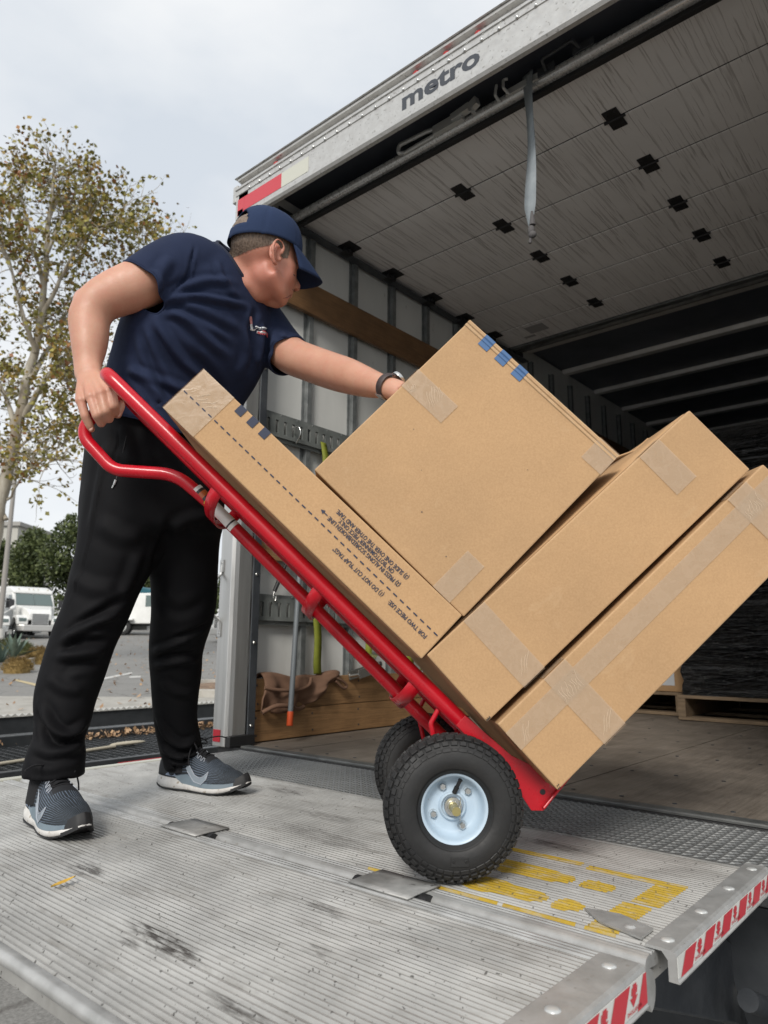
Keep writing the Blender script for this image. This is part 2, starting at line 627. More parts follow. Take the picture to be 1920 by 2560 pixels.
def grab(m):
    px = XL - 0.004
    p = [(px, YR - 0.004, 0.765), (px, YR - 0.006, 0.725), (px - 0.008, YR - 0.05, 0.690), (px - 0.008, YR - 0.052, 0.565),
         (px, YR - 0.006, 0.525), (px, YR - 0.004, 0.48)]
    m.tube(fillet(p, 0.022), 0.0065, 10)
    m.box(px - 0.012, px + 0.012, YR - 0.006, YR - 0.0006, 0.735, 0.79)
    m.box(px - 0.012, px + 0.012, YR - 0.006, YR - 0.0006, 0.455, 0.515)
    for z in (0.75, 0.777, 0.47, 0.497):
        m.lathe([(0, 0.004), (0.004, 0.003), (0.005, 0)], (px, YR - 0.006, z), (0, -1, 0), 8)
part('grab_handle', M_POST, post, grab, smooth=40)

# door tracks beside the opening and overhead
dt = part('door_track', M_STEEL, truck, lambda m: (m.box(XL + 0.078, XL + 0.086, 2.032, 2.072, 0.0, 2.42), m.box(XL + 0.05, XL + 0.077, 2.064, 2.072, 0.0, 2.42),
                                              m.box(XL + 0.02, XL + 0.028, 2.15, 4.6, 2.545, 2.625), m.box(XL + 0.029, XL + 0.075, 2.15, 4.6, 2.545, 2.552)), bevel=0.002)
def track_bolts(m):
    for z in (0.08, 0.43, 0.73, 1.05, 1.38, 1.7):
        m.lathe([(0, 0.006), (0.006, 0.005), (0.008, 0)], (XL + 0.0865, 2.05, z), (1, 0, 0), 8)
tag(part('bolts', M_CHROME, dt, track_bolts, smooth=40), kind='stuff')

# header above the opening
HP = [(1.968, 2.70), (1.968, 2.462), (1.958, 2.449), (1.940, 2.449), (1.931, 2.460), (1.930, 2.476), (1.930, 2.583), (1.9262, 2.585), (1.9262, 2.611),
      (1.921, 2.613), (1.920, 2.623), (1.926, 2.624), (1.944, 2.622), (1.956, 2.632), (1.956, 2.668), (1.934, 2.672), (1.934, 2.684), (1.95, 2.70)]
header = part('roof_header', M_GALV, truck, lambda m: m.prism([(XL - 0.036, a, b) for a, b in HP], (XR - XL + 0.07, 0, 0)))
part('roof_cap', M_GALV, truck, lambda m: m.prism([(XL - 0.052, 1.925, 2.688), (XL - 0.052, 2.0, 2.735), (XL - 0.052, 2.06, 2.735), (XL - 0.052, 2.06, 2.708), (XL - 0.052, 1.93, 2.686)], (XR - XL + 0.10, 0, 0)))
part('side_rail', M_GALV, truck, lambda m: (m.box(XL - 0.072, XL - 0.037, 1.935, YF, 2.585, 2.655), m.box(XL - 0.066, XL - 0.038, 1.930, YF, 2.560, 2.584)), bevel=0.004)
for x0, x1, mm in ((XL + 0.030, XL + 0.300, M_REDTAPE), (XL + 0.3005, XL + 0.480, M_WHTAPE)):
    part('reflective_tape', mm, header, lambda m: m.box(x0, x1, YR - 0.0012, YR - 0.0003, 2.486, 2.560))
part('reflective_tape', M_REDTAPE, header, lambda m: m.box(XL - 0.02, XL + 0.029, YR - 0.0012, YR - 0.0003, 2.47, 2.560))
def rivets(m):
    x = XL + 0.07
    while x < XR:
        m.lathe([(0, 0.0055), (0.004, 0.005), (0.0068, 0.002), (0.0075, 0)], (x, 1.9262, 2.590), (0, -1, 0), 10)
        m.lathe([(0, 0.003), (0.003, 0.002), (0.004, 0)], (x + 0.03, 1.956, 2.655), (0, -1, 0), 8)
        x += 0.0735
tag(part('rivets', M_CHROME, header, rivets, smooth=50), kind='stuff')
def metro(m):
    v, f = text_mesh('metro', 0.1, fat=0.0032)
    x0, x1 = min(p.x for p in v), max(p.x for p in v)
    s = 0.365 / (x1 - x0)
    m.add([Vector((-1.583 + (p.x - x0) * s, YR - 0.0008, 2.503 + p.y * 1.08)) for p in v], f)
part('lettering', M_INK, header, metro)
for x in (-2.36, -1.523, -1.377, -1.232, -0.42):
    part('marker_light', M_LENS, header, lambda m: m.lathe([(0, 0.020), (0.011, 0.017), (0.018, 0.008), (0.020, 0)], (x, 1.952, 2.640), (0, -1, 0), 14), smooth=60)

# roof and bows
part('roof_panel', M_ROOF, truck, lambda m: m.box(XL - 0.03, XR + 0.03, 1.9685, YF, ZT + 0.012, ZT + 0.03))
for i in range(7):
    yy = 4.72 + 0.62 * i
    def bow(m):
        m.prism([(XL, yy - 0.045, ZT + 0.011), (XL, yy - 0.030, ZT - 0.022), (XL, yy + 0.030, ZT - 0.022), (XL, yy + 0.045, ZT + 0.011)], (XR - XL, 0, 0))
    part('roof_bow', M_BOW, truck, bow, bevel=0.004)

# roll-up door stowed under the roof
HY = [2.262, 2.607, 2.979, 3.366, 3.728, 4.085, 4.36]
DZ = 2.58
panels = []
for i, (a, b) in enumerate(zip(HY[:-1], HY[1:])):
    p = part('door_panel', M_DOOR, truck, lambda m: m.box(XL + 0.035, XR - 0.035, a + 0.004, b - 0.004, DZ, DZ + 0.024), bevel=0.004)
    panels.append(p)
    if i: part('seam_shade_strip', M_BLACK, p, lambda m: m.box(XL + 0.036, XR - 0.036, a - 0.0035, a + 0.0020, DZ + 0.003, DZ + 0.022))  # black strip added to keep the seam dark where light leaked through
def hinge(m, x, y):
    for s in (-1, 1):
        c = Vector((x, y + s * 0.033, DZ - 0.003))
        m.obox(c, (1, 0, 0), (0, 1, 0), (0, 0, 1), 0.031, 0.029, 0.0028)
        for q in (-0.018, 0.018):
            m.lathe([(0, 0.003), (0.004, 0.0025), (0.006, 0)], (x + q, y + s * 0.043, DZ - 0.0058), (0, 0, -1), 8)
    m.tube([(x - 0.045, y, DZ - 0.006), (x + 0.045, y, DZ - 0.006)], 0.006, 8)
for i, y in enumerate(HY[1:-1]):
    for x in (-1.757, -0.997):
        part('hinge', M_BLACK, panels[i], lambda m: hinge(m, x, y), bevel=0.001)
    def bracket(m):
        m.box(XL + 0.045, XL + 0.135, y - 0.05, y + 0.05, DZ - 0.007, DZ - 0.001)
        m.box(XL + 0.035, XL + 0.085, y - 0.035, y + 0.035, DZ - 0.035, DZ - 0.0075)
        m.tube([(XL + 0.03, y, DZ - 0.02), (XL + 0.10, y, DZ - 0.02)], 0.012, 10)
    part('roller_bracket', M_BLACK, panels[i], bracket, bevel=0.002)
part('decal', material('faded door decal', (0.34, 0.33, 0.33), 0.6), panels[5], lambda m: (m.box(-2.30, -2.16, 4.13, 4.24, DZ - 0.0008, DZ - 0.0003), m.box(-2.37, -2.29, 4.26, 4.29, DZ - 0.0008, DZ - 0.0003)))
part('end_rail', M_ZINC, truck, lambda m: (m.box(XL + 0.03, XR - 0.03, 4.362, 4.40, DZ - 0.012, DZ + 0.02), m.tube([(XL + 0.02, 4.50, DZ + 0.03), (XR - 0.02, 4.50, DZ + 0.03)], 0.022, 14)), bevel=0.003)

M_BAR = material('brushed door rail', metal=0.5, fn=worn((0.58, 0.58, 0.57), (0.70, 0.70, 0.69), 30, (0.22, 0.36), 0.03, 40))
def bar(m):
    m.tube([(XL + 0.04, 2.226, DZ - 0.004), (XR - 0.04, 2.226, DZ - 0.004)], 0.021, 16)
    m.box(XL + 0.04, XR - 0.04, 2.226, 2.262, DZ - 0.024, DZ - 0.010)
dbar = part('door_rail', M_BAR, truck, bar, smooth=40)
part('rail_seal', M_BLACK, dbar, lambda m: m.box(XL + 0.04, XR - 0.04, 2.235, 2.262, DZ - 0.046, DZ - 0.026), bevel=0.003)
def cast_handle(m):
    y0 = 2.196
    z = DZ + 0.005
    loop = [(-1.60, y0, z + 0.012), (-1.66, y0 - 0.012, z + 0.014), (-1.795, y0 - 0.030, z + 0.006), (-1.80, y0 - 0.028, z - 0.03), (-1.785, y0 - 0.004, z - 0.022), (-1.62, y0, z - 0.014)]
    m.tube(fillet(loop, 0.02), 0.0095, 10)
    m.obox((-1.545, y0 - 0.004, z), (1, 0, 0), (0, 1, 0), (0, 0, 1), 0.075, 0.012, 0.020)
    m.obox((-1.475, y0 - 0.012, z + 0.010), (1, 0, 0.12), (0, 1, 0), (-0.12, 0, 1), 0.045, 0.014, 0.014)
    m.obox((-1.41, y0 - 0.018, z + 0.008), (1, -0.2, 0.2), (0.2, 1, 0), (-0.2, 0, 1), 0.022, 0.012, 0.018)
    m.tube([(-1.42, y0 + 0.01, z - 0.01), (-1.42, y0 - 0.03, z - 0.014)], 0.008, 10)
part('door_latch', M_CAST, dbar, cast_handle, smooth=40)
def bow_handle(m):
    y0, z = 2.198, DZ + 0.012
    m.tube(fillet([(-1.095, y0 + 0.006, z - 0.008), (-1.085, y0 - 0.05, z - 0.002), (-0.962, y0 - 0.05, z + 0.006), (-0.955, y0 + 0.006, z + 0.008)], 0.012), 0.0065, 10)
    m.box(-1.13, -1.06, y0 + 0.0, y0 + 0.008, z - 0.02, z + 0.016)
    m.box(-0.985, -0.90, y0 + 0.0, y0 + 0.008, z - 0.006, z + 0.022)
part('pull_handle', M_STEEL, dbar, bow_handle, smooth=40)
def hook(m):
    y0, z = 2.196, DZ
    m.tube(fillet([(-1.30, y0 + 0.004, z - 0.02), (-1.30, y0 - 0.03, z - 0.012), (-1.293, y0 - 0.03, z + 0.03)], 0.008), 0.006, 8)
    m.tube(fillet([(-1.255, y0 + 0.004, z - 0.01), (-1.262, y0 - 0.03, z), (-1.262, y0 - 0.03, z + 0.036), (-1.245, y0 - 0.024, z + 0.036)], 0.008), 0.006, 8)
    m.box(-1.27, -1.13, y0, y0 + 0.008, z - 0.012, z + 0.014)
part('latch_hook', M_CAST, dbar, hook, smooth=40)

# strap hanging from the door rail
st = thing('pull_strap', 'grey webbing strap with a knotted end hanging from the raised door rail', 'strap', (-1.17, 2.25, 1.9))
def strap(m):
    n = 40
    L, R_ = [], []
    for i in range(n):
        s = i / (n - 1)
        z = DZ + 0.035 - s * 0.66
        tw = 0.25 + 0.35 * sin(s * 5.0)
        w = 0.027 * (1 - 0.15 * s) * (1 if s < 0.86 else max(0.25, 1 - (s - 0.86) * 5.2))
        cx = -1.172 + 0.006 * sin(s * 4) - 0.004 * s
        d = Vector((cos(tw), -sin(tw), 0)) * w
        c = Vector((cx, 2.196 - 0.004 * sin(s * 9), z))
        L.append(c - d)
        R_.append(c + d)
    v = L + R_
    m.add(v, [(i, i + 1, n + i + 1, n + i) for i in range(n - 1)])
so = part('webbing', M_STRAPGREY, st, strap, smooth=60)
sm = so.modifiers.new('thick', 'SOLIDIFY')
sm.thickness = 0.0025
part('knot', material('dark strap knot', (0.09, 0.085, 0.085), 0.85), st, lambda m: (m.ball((-1.178, 2.196, 1.945), 0.014, 0.013, 0.022), m.ball((-1.172, 2.194, 1.925), 0.016, 0.013, 0.014), m.tube([(-1.178, 2.196, 1.93), (-1.184, 2.194, 1.895)], 0.006, 8), m.tube([(-1.172, 2.196, 1.965), (-1.171, 2.196, 2.02)], [0.012, 0.006], 8)), smooth=80)
# ================================================================== tail lift
def ribbed_alu(t):
    v = t.coord((1, 1, 1))
    n = t.noise(v, 4.5, 6, 0.62, 0.4)
    c = t.ramp(n, (0.30, (0.27, 0.265, 0.252)), (0.66, (0.46, 0.455, 0.435)))
    grime = t.ramp(t.noise(t.coord((3.5, 22, 1)), 1.3, 5, 0.65, 0.6), (0.54, 0.0), (0.76, 0.70))
    c = t.mix(grime, c, (0.15, 0.135, 0.115))
    geo = t.node('NewGeometry')
    sp = t.ramp(t.noise(v, 125, 2, 0.5), (0.668, 0.0), (0.715, 1.0))
    c = t.mix(t.math('MULTIPLY', sp, 0.85), c, (0.055, 0.05, 0.045))
    # scuffs of rubber at known spots: long in x
    for (sx, sy, lx, ly, st) in ((-0.94, 0.655, 0.13, 0.028, 0.95), (-1.36, 0.75, 0.07, 0.035, 0.85), (-0.70, 0.60, 0.09, 0.02, 0.7),
                                 (-1.32, 1.36, 0.12, 0.04, 0.45), (-0.76, 1.50, 0.10, 0.03, 0.8), (-0.87, 0.90, 0.06, 0.02, 0.75),
                                 (-1.63, 1.50, 0.10, 0.03, 0.6), (-1.15, 1.22, 0.2, 0.05, 0.4), (-0.78, 0.78, 0.03, 0.02, 0.6), (-1.0, 0.62, 0.03, 0.014, 0.7)):
        m = t.node('Mapping')
        m.vector_type = 'TEXTURE'
        m.inputs['Location'].default_value = (sx, sy, 0)
        m.inputs['Scale'].default_value = (lx, ly, 1)
        m.inputs['Rotation'].default_value = (0, 0, radians(-6))
        t.l.new(geo.outputs['Position'], m.inputs['Vector'])
        ln = t.node('VectorMath', _operation='LENGTH')
        t.l.new(t.mix(0.55, m.outputs[0], t.noise(t.coord((14, 60, 1)), 1.0, 3, out='Color'), 'ADD'), ln.inputs[0])
        k = t.ramp(ln.outputs['Value'], (0.60, 1.0), (1.30, 0.0))
        edge = t.ramp(t.noise(t.coord((16, 170, 1)), 1.0, 4, 0.7), (0.40, 0.05), (0.58, 1.0))
        c = t.mix(t.math('MULTIPLY', t.math('MULTIPLY', k, edge), st), c, (0.04, 0.033, 0.028))
    return {'Base Color': c, 'Roughness': t.ramp(t.noise(v, 9, 4), (0.3, 0.36), (0.7, 0.6)), 'Metallic': 0.35}


def tread(t):
    v = t.coord((1, 1, 1))
    c = t.ramp(t.noise(v, 7, 6, 0.6), (0.3, (0.115, 0.12, 0.12)), (0.7, (0.19, 0.195, 0.195)))
    return {'Base Color': c, 'Roughness': 0.5, 'Metallic': 0.3}


M_DECK = material('ribbed aluminium deck', fn=ribbed_alu)
M_TREAD = material('worn steel tread plate', fn=tread)
M_EDGE = material('rubbed aluminium edge', metal=0.35, fn=worn((0.30, 0.30, 0.29), (0.46, 0.46, 0.45), 14, (0.3, 0.5), 0.12, 50, (60, 0.70, (0.30, 0.29, 0.27))))
def yellowfn(t):
    v = t.coord((1, 1, 1))
    c = t.ramp(t.noise(v, 26, 4), (0.3, (0.33, 0.215, 0.014)), (0.7, (0.42, 0.285, 0.022)))
    k = t.ramp(t.noise(t.coord((14, 70, 14)), 1.6, 5, 0.7), (0.50, 0.0), (0.68, 0.8))
    c = t.mix(k, c, (0.34, 0.32, 0.27))
    sp = t.ramp(t.noise(v, 110, 2, 0.5), (0.64, 0.0), (0.70, 0.8))
    return {'Base Color': t.mix(sp, c, (0.10, 0.085, 0.05)), 'Roughness': 0.6}


M_YELLOW = material('rubbed yellow paint', fn=yellowfn)
M_HINGE = material('scuffed grey hinge cover', metal=0.3, fn=worn((0.27, 0.27, 0.26), (0.44, 0.435, 0.42), 22, (0.35, 0.6), 0.15, 70, (60, 0.66, (0.14, 0.135, 0.13))))
M_DECALRED = material('red decal', (0.52, 0.035, 0.05), 0.35)
M_DECALWHITE = material('white decal', fn=worn((0.58, 0.58, 0.55), (0.66, 0.66, 0.63), 8, (0.3, 0.4)))

lift = thing('tail_lift', 'lowered ribbed aluminium tail lift platform at the back of the truck', 'tail lift', (-1.4, 1.2, 0))
LX0, LX1 = -2.43, -0.46
PITCH_R = 0.0115


def deck_profile(y0, y1, zt=0.0):
    """(y, z) ridge line across the extrusions"""
    out = []
    y = y0
    while y + PITCH_R <= y1 + 1e-6:
        out += [(y + 0.0002, zt - 0.0042), (y + 0.0036, zt - 0.0002), (y + 0.0068, zt - 0.0002), (y + 0.0100, zt - 0.0042)]
        y += PITCH_R
    return out


def deck(m, y0, y1, x1=LX1):
    pr = deck_profile(y0, y1)
    poly = [(y0, -0.026)] + [(y0, -0.004)] + pr + [(y1, -0.004)] + [(y1, -0.026)]
    # extruded a board at a time so that the joints show
    m.prism([(LX0, a, b) for a, b in poly], (x1 - LX0, 0, 0))


def smooth_edge(y, z, r, a0, a1, n=8):
    return [(y + r * cos(radians(a0 + (a1 - a0) * i / n)), z + r * sin(radians(a0 + (a1 - a0) * i / n))) for i in range(n + 1)]


# main section (next to the truck) in extruded boards, then the outer folding section
def boards(y0, y1, w, x1):
    y = y0
    while y < y1 - 0.02:
        b = min(y + w, y1)
        if y1 - b < 0.03: b = y1
        def f(m):
            pr = deck_profile(y + 0.001, b - 0.0005)
            poly = [(y, -0.045), (y, -0.004)] + pr + [(b, -0.004), (b, -0.045)]
            m.prism([(LX0, p, q) for p, q in poly], (x1 - LX0, 0, 0))
        part('deck_plank', M_DECK, lift, f, fix=True)
        y = b + 0.0005


boards(1.105, 1.598, 0.1405, -0.440)
boards(0.497, 1.005, 0.1405, -0.480)

# round edge profiles along the fold and hook-shaped extrusion ends
def fold_main(m):
    top = smooth_edge(1.070, -0.014, 0.013, 180, 90)
    top = [(a, b) for a, b in top]
    for k in range(3):
        y = 1.074 + 0.0095 * k
        top += [(y, 0.0), (y + 0.004, 0.0), (y + 0.0055, -0.003), (y + 0.008, -0.003)]
    poly = [(1.057, -0.062)] + top + [(1.1045, -0.003), (1.1045, -0.02), (1.090, -0.02)] + \
           [(1.068 + 0.022 * cos(radians(a)), -0.045 + 0.028 * sin(radians(a))) for a in range(80, -91, -20)] + [(1.066, -0.062)]
    m.prism([(LX0, a, b) for a, b in poly], (-0.432 - LX0, 0, 0))
part('fold_edge', M_EDGE, lift, fold_main)
def fold_outer(m):
    top = []
    for k in range(3):
        y = 1.0085 + 0.0095 * k
        top += [(y, -0.003), (y + 0.002, 0.0), (y + 0.006, 0.0), (y + 0.008, -0.003)]
    poly = [(1.0055, -0.02), (1.0055, -0.003)] + top + [(1.0415, -0.006), (1.0415, -0.064), (1.037, -0.064), (1.035, -0.03), (1.028, -0.018), (1.02, -0.018)]
    m.prism([(LX0, a, b) for a, b in poly], (-0.452 - LX0, 0, 0))
part('fold_edge', M_EDGE, lift, fold_outer)
part('fold_web', M_BLACK, lift, lambda m: (m.box(LX0, -0.436, 1.0495, 1.0555, -0.07, -0.045)))

# outer lip: rounded bar along the free edge
part('outer_edge', M_EDGE, lift, lambda m: m.prism([(LX0, a, b) for a, b in [(0.4965, -0.02), (0.4965, -0.001), (0.492, 0.0)] + smooth_edge(0.486, -0.0085, 0.0085, 90, 235) + [(0.487, -0.02)]], (-0.50 - LX0, 0, 0)), smooth=40)
# tread plate between lift and truck
def diamonds(m):
    m.box(LX0 - 0.02, -0.18, 1.6015, 1.946, -0.02, -0.003)
    nx, p = 0, 0.0235
    y = 1.612
    row = 0
    while y < 1.942:
        x = LX0 + (p / 2 if row % 2 else 0)
        k = 0
        while x < -0.2:
            a = 0.0125
            c = 0.0029
            ang = radians(32 if row % 2 else -32)
            e, g = Vector((cos(ang), sin(ang), 0)), Vector((-sin(ang), cos(ang), 0))
            o = Vector((x, y, -0.0031))
            up = Vector((0, 0, 0.0026))
            v = [o - e * a, o - g * c, o + e * a, o + g * c, o - e * a * 0.45 + up, o + e * a * 0.45 + up]
            m.add(v, [(0, 1, 4), (1, 5, 4), (1, 2, 5), (2, 3, 5), (3, 4, 5), (3, 0, 4)])
            x += p
        y += 0.0125
        row += 1
part('tread_plate', M_TREAD, lift, diamonds, weld=False)
part('back_strip', M_EDGE, lift, lambda m: m.box(LX0 - 0.01, -0.40, 1.5985, 1.601, -0.03, -0.001))
part('side_strip', M_WHTAPE, lift, lambda m: m.box(LX0 - 0.035, LX0 - 0.001, 0.50, 1.60, -0.05, 0.002), bevel=0.003)

# hinge covers bridging the fold
for cx in (-1.49, -0.885):
    def cover(m):
        pr = [(1.014, 0.0008), (1.030, 0.0012), (1.055, 0.0020), (1.085, 0.0016), (1.108, 0.0008)]
        v = []
        for dx in (-0.068, 0.068):
            v += [Vector((cx + dx, a, b)) for i, (a, b) in enumerate(pr)]
        m.add(v, [(i, i + 1, 5 + i + 1, 5 + i) for i in range(4)])
    c = part('hinge_cover', M_HINGE, lift, cover, smooth=30)
    s_ = c.modifiers.new('thick', 'SOLIDIFY')
    s_.thickness = 0.0028
    s_.offset = 1
    part('hinge_knuckle', M_BLACK, lift, lambda m: [m.tube([(cx + q, 1.053, -0.012), (cx + q + 0.018, 1.053, -0.012)], 0.015, 12) for q in (-0.085, 0.066)], smooth=40)

# end caps with striped decals
def cap(y0, y1, xo, wd, z1, zb):
    """angle-shaped trim: flat on the deck, rounded corner, then down the side"""
    pr = [(xo - wd, z1 - 0.004), (xo - wd, z1), (xo - 0.007, z1), (xo - 0.002, z1 - 0.002), (xo, z1 - 0.007), (xo, zb + 0.005), (xo + 0.003, zb + 0.002), (xo + 0.003, zb), (xo - 0.012, zb), (xo - 0.012, z1 - 0.014), (xo - 0.02, z1 - 0.004)]
    t = part('end_cap', M_EDGE, lift, lambda m: m.prism([(a, y0, b) for a, b in pr], (0, y1 - y0, 0)))
    n = max(2, int((y1 - y0) / 0.15) + 1)
    for i in range(n):
        yy = y1 - 0.035 - (y1 - y0 - 0.07) * i / (n - 1)
        part('bolt', M_CAST, t, lambda m: m.lathe([(0, 0.003), (0.006, 0.0027), (0.0095, 0.0010), (0.010, 0)], (xo - wd * 0.55, yy, z1), (0, 0, 1), 14), smooth=50)
    z0, zz = zb + 0.006, z1 - 0.008
    part('decal', M_DECALWHITE, t, lambda m: m.box(xo + 0.0003, xo + 0.0010, y0 + 0.001, y1 - 0.001, z0, zz))
    h = zz - z0
    y = y1 - 0.038 if xo > -0.41 else y1 - 0.020
    y = y0 + 0.010 + ((y - y0) % 0.091) - 0.091
    while y < y1 - 0.004:
        w, sl = 0.047, 0.024
        q = [(y - sl, z0), (y - sl + w, z0), (y + w, zz), (y, zz)]
        q = [(max(y0 + 0.001, min(y1 - 0.001, a)), b) for a, b in q]
        if max(a for a, b in q) - min(a for a, b in q) > 0.012:
            part('stripe', M_DECALRED, t, lambda m: m.add([(xo + 0.0018, a, b) for a, b in q], [(0, 1, 2, 3)]))
        c = y + w + 0.022 - 0.012
        if y0 + 0.02 < c < y1 - 0.02:
            def mark(m):
                def g(pts): m.add([(xo + 0.0018, c + a - (0.5 - b) * 0.4 * sl, z0 + b * h) for a, b in pts], [tuple(range(len(pts)))])
                g([(-0.0055, 0.56), (0.0055, 0.56), (0.0055, 0.95), (-0.0055, 0.95)])
                g([(-0.0125, 0.565), (0.0, 0.26), (0.0125, 0.565)])
                g([(-0.0092, 0.64), (-0.0062, 0.64), (-0.0062, 0.86), (-0.0092, 0.86)])
                g([(0.0062, 0.64), (0.0092, 0.64), (0.0092, 0.86), (0.0062, 0.86)])
                lettering(m, 'DHOLLANDIA', 0.0070, (xo + 0.0011, c - 0.0215, z0 + 0.0032), Vector((0, 1, 0)), Vector((0, 0, 1)), 0.0007, fat=0.00015, res=1)
            tag(part('emblem', M_DECALRED, t, mark, weld=False, fix=False), kind='stuff')
        y += 0.091
    return t
cap(1.088, 1.605, -0.400, 0.043, 0.007, -0.034)
cap(0.485, 1.026, -0.420, 0.062, 0.004, -0.047)
part('corner_plate', M_EDGE, lift, lambda m: (m.prism([(-0.458, 1.112, 0.0012), (-0.458, 1.160, 0.0012), (-0.52, 1.185, 0.0012), (-0.575, 1.172, 0.0012), (-0.53, 1.132, 0.0012)], (0, 0, 0.003)),
                                              m.lathe([(0, 0.004), (0.006, 0.003), (0.009, 0)], (-0.487, 1.142, 0.0042), (0, 0, 1), 12)), smooth=30)

# yellow footprints and box outline rubbed onto the ribs
def strip(m, pts):
    """paint on the ribs: follows the ridge profile between y limits of a convex outline"""
    ys = [p[1] for p in pts]
    n = len(pts)
    def span(y):
        xs = []
        for i in range(n):
            a, b = pts[i], pts[(i + 1) % n]
            if (a[1] - y) * (b[1] - y) < 0: xs.append(a[0] + (b[0] - a[0]) * (y - a[1]) / (b[1] - a[1]))
        return (min(xs), max(xs)) if len(xs) > 1 else None
    bs = 1.105
    while bs < 1.598:
        be = min(bs + 0.1405, 1.598)
        if 1.598 - be < 0.03: be = 1.598
        pr = deck_profile(bs + 0.001, be - 0.0005)
        for (a, za), (b, zb) in zip(pr[:-1], pr[1:]):
            y0, y1 = max(a, min(ys)), min(b, max(ys))
            if y1 - y0 < 1e-5: continue
            s0, s1 = span(y0 + 1e-6), span(y1 - 1e-6)
            if not s0 or not s1: continue
            f = lambda y: za + (zb - za) * (y - a) / (b - a) + 0.0004
            m.add([(s0[0], y0, f(y0)), (s0[1], y0, f(y0)), (s1[1], y1, f(y1)), (s1[0], y1, f(y1))], [(0, 1, 2, 3)])
        bs = be + 0.0005
def foot(cx0, cx1, cy, w):
    out = []
    for i in range(18):
        a = 2 * pi * i / 18
        c, s = cos(a), sin(a)
        wx = (cx1 - cx0) / 2
        out.append(((cx0 + cx1) / 2 + wx * (abs(c) ** 0.6) * (1 if c > 0 else -1), cy + w * (abs(s) ** 0.7) * (1 if s > 0 else -1) * (1.12 if c < 0 else 0.9)))
    return out
def paint(m):
    for p in ([(-0.99, 1.392), (-0.69, 1.392), (-0.69, 1.417), (-0.99, 1.417)], [(-0.675, 1.388), (-0.487, 1.388), (-0.487, 1.412), (-0.675, 1.412)],
              [(-0.537, 1.262), (-0.487, 1.262), (-0.487, 1.386), (-0.537, 1.386)], [(-0.545, 1.106), (-0.495, 1.106), (-0.495, 1.254), (-0.545, 1.254)],
              [(-0.99, 1.106), (-0.70, 1.106), (-0.70, 1.116), (-0.99, 1.116)], [(-0.69, 1.106), (-0.56, 1.106), (-0.56, 1.115), (-0.69, 1.115)]): strip(m, p)
    strip(m, foot(-0.845, -0.655, 1.300, 0.036))
    strip(m, foot(-0.642, -0.580, 1.302, 0.026))
    strip(m, foot(-0.825, -0.645, 1.178, 0.034))
    strip(m, foot(-0.632, -0.580, 1.178, 0.026))
part('painted_mark', M_YELLOW, lift, paint, weld=False, fix=False)

# machinery under the platform
for x in (-0.62, -2.15):
    part('lift_arm', M_STEEL, lift, lambda m: m.prism([(x, 1.15, -0.03), (x, 1.15, -0.12), (x, 1.9, -0.42), (x, 2.25, -0.62), (x, 2.32, -0.55), (x, 1.9, -0.25), (x, 1.55, -0.05)], (0.05, 0, 0)), bevel=0.005)
part('ram', M_STEEL, lift, lambda m: m.tube([(-0.50, 1.75, -0.30), (-0.42, 2.45, -0.62)], 0.022, 14), smooth=40)
part('ram_body', M_BLACK, lift, lambda m: (m.tube([(-0.46, 2.05, -0.44), (-0.40, 2.7, -0.74)], 0.030, 16), m.tube([(-0.36, 1.6, -0.16), (-0.25, 1.62, -0.2)], 0.03, 14), m.tube([(-0.36, 1.6, -0.24), (-0.25, 1.62, -0.28)], 0.03, 14)), smooth=40)
part('cross_tube', M_STEEL, lift, lambda m: m.box(-2.5, -0.2, 2.2, 2.32, -0.66, -0.52), bevel=0.008)
part('skirt_plate', M_STEEL, lift, lambda m: m.prism([(-0.62, 1.9, -0.16), (-0.05, 1.9, -0.16), (-0.05, 1.9, -0.52), (-0.3, 1.9, -0.60), (-0.52, 1.9, -0.5)], (0, 0.012, 0)))
part('guide_post', M_EDGE, lift, lambda m: m.box(-0.235, -0.205, 1.55, 1.59, -0.75, -0.22), bevel=0.003)
part('support_beam', M_EDGE, lift, lambda m: [m.box(LX0 + 0.05, -0.5, yy, yy + 0.05, -0.075, -0.046) for yy in (0.6, 0.85, 1.2, 1.45)])
# ================================================================== hand truck
SKEW = 0.048
AXH = A_AX - U_AX * SKEW            # the axle is turned a few degrees off the line of sight
AXN = AXH.normalized()
UH = Vector((AXN.y, -AXN.x, 0))


def W(u, z, d):
    return U_AX * u + Z_AX * z + A_AX * 1.39 + AXH * (d - 1.39)


def redpaint(t):
    v = t.coord((1, 1, 1))
    n = t.noise(v, 6, 4)
    c = t.ramp(n, (0.3, (0.42, 0.004, 0.012)), (0.7, (0.50, 0.006, 0.018)))
    d = t.ramp(t.noise(v, 70, 4, 0.7), (0.66, 0.0), (0.70, 0.55))
    return {'Base Color': t.mix(d, c, (0.30, 0.10, 0.10)), 'Roughness': t.ramp(t.noise(v, 22, 4), (0.3, 0.22), (0.7, 0.36)),
            'Normal': t.bump(t.noise(v, 30, 3), 0.04, 0.004)}


M_RED = material('glossy red enamel', fn=redpaint, Coat_Weight=0.15, Coat_Roughness=0.12, Specular_IOR_Level=0.4)
M_TYRE = material('tyre rubber', fn=worn((0.0085, 0.0085, 0.009), (0.016, 0.0155, 0.015), 14, (0.5, 0.72), 0.1, 120))
M_RIMP = material('pale blue wheel enamel', fn=worn((0.40, 0.51, 0.61), (0.47, 0.57, 0.66), 12, (0.3, 0.42), 0.02, 60, (90, 0.72, (0.36, 0.36, 0.34))))
M_BRASS = material('yellow passivated axle', (0.42, 0.36, 0.16), 0.35, 0.7)

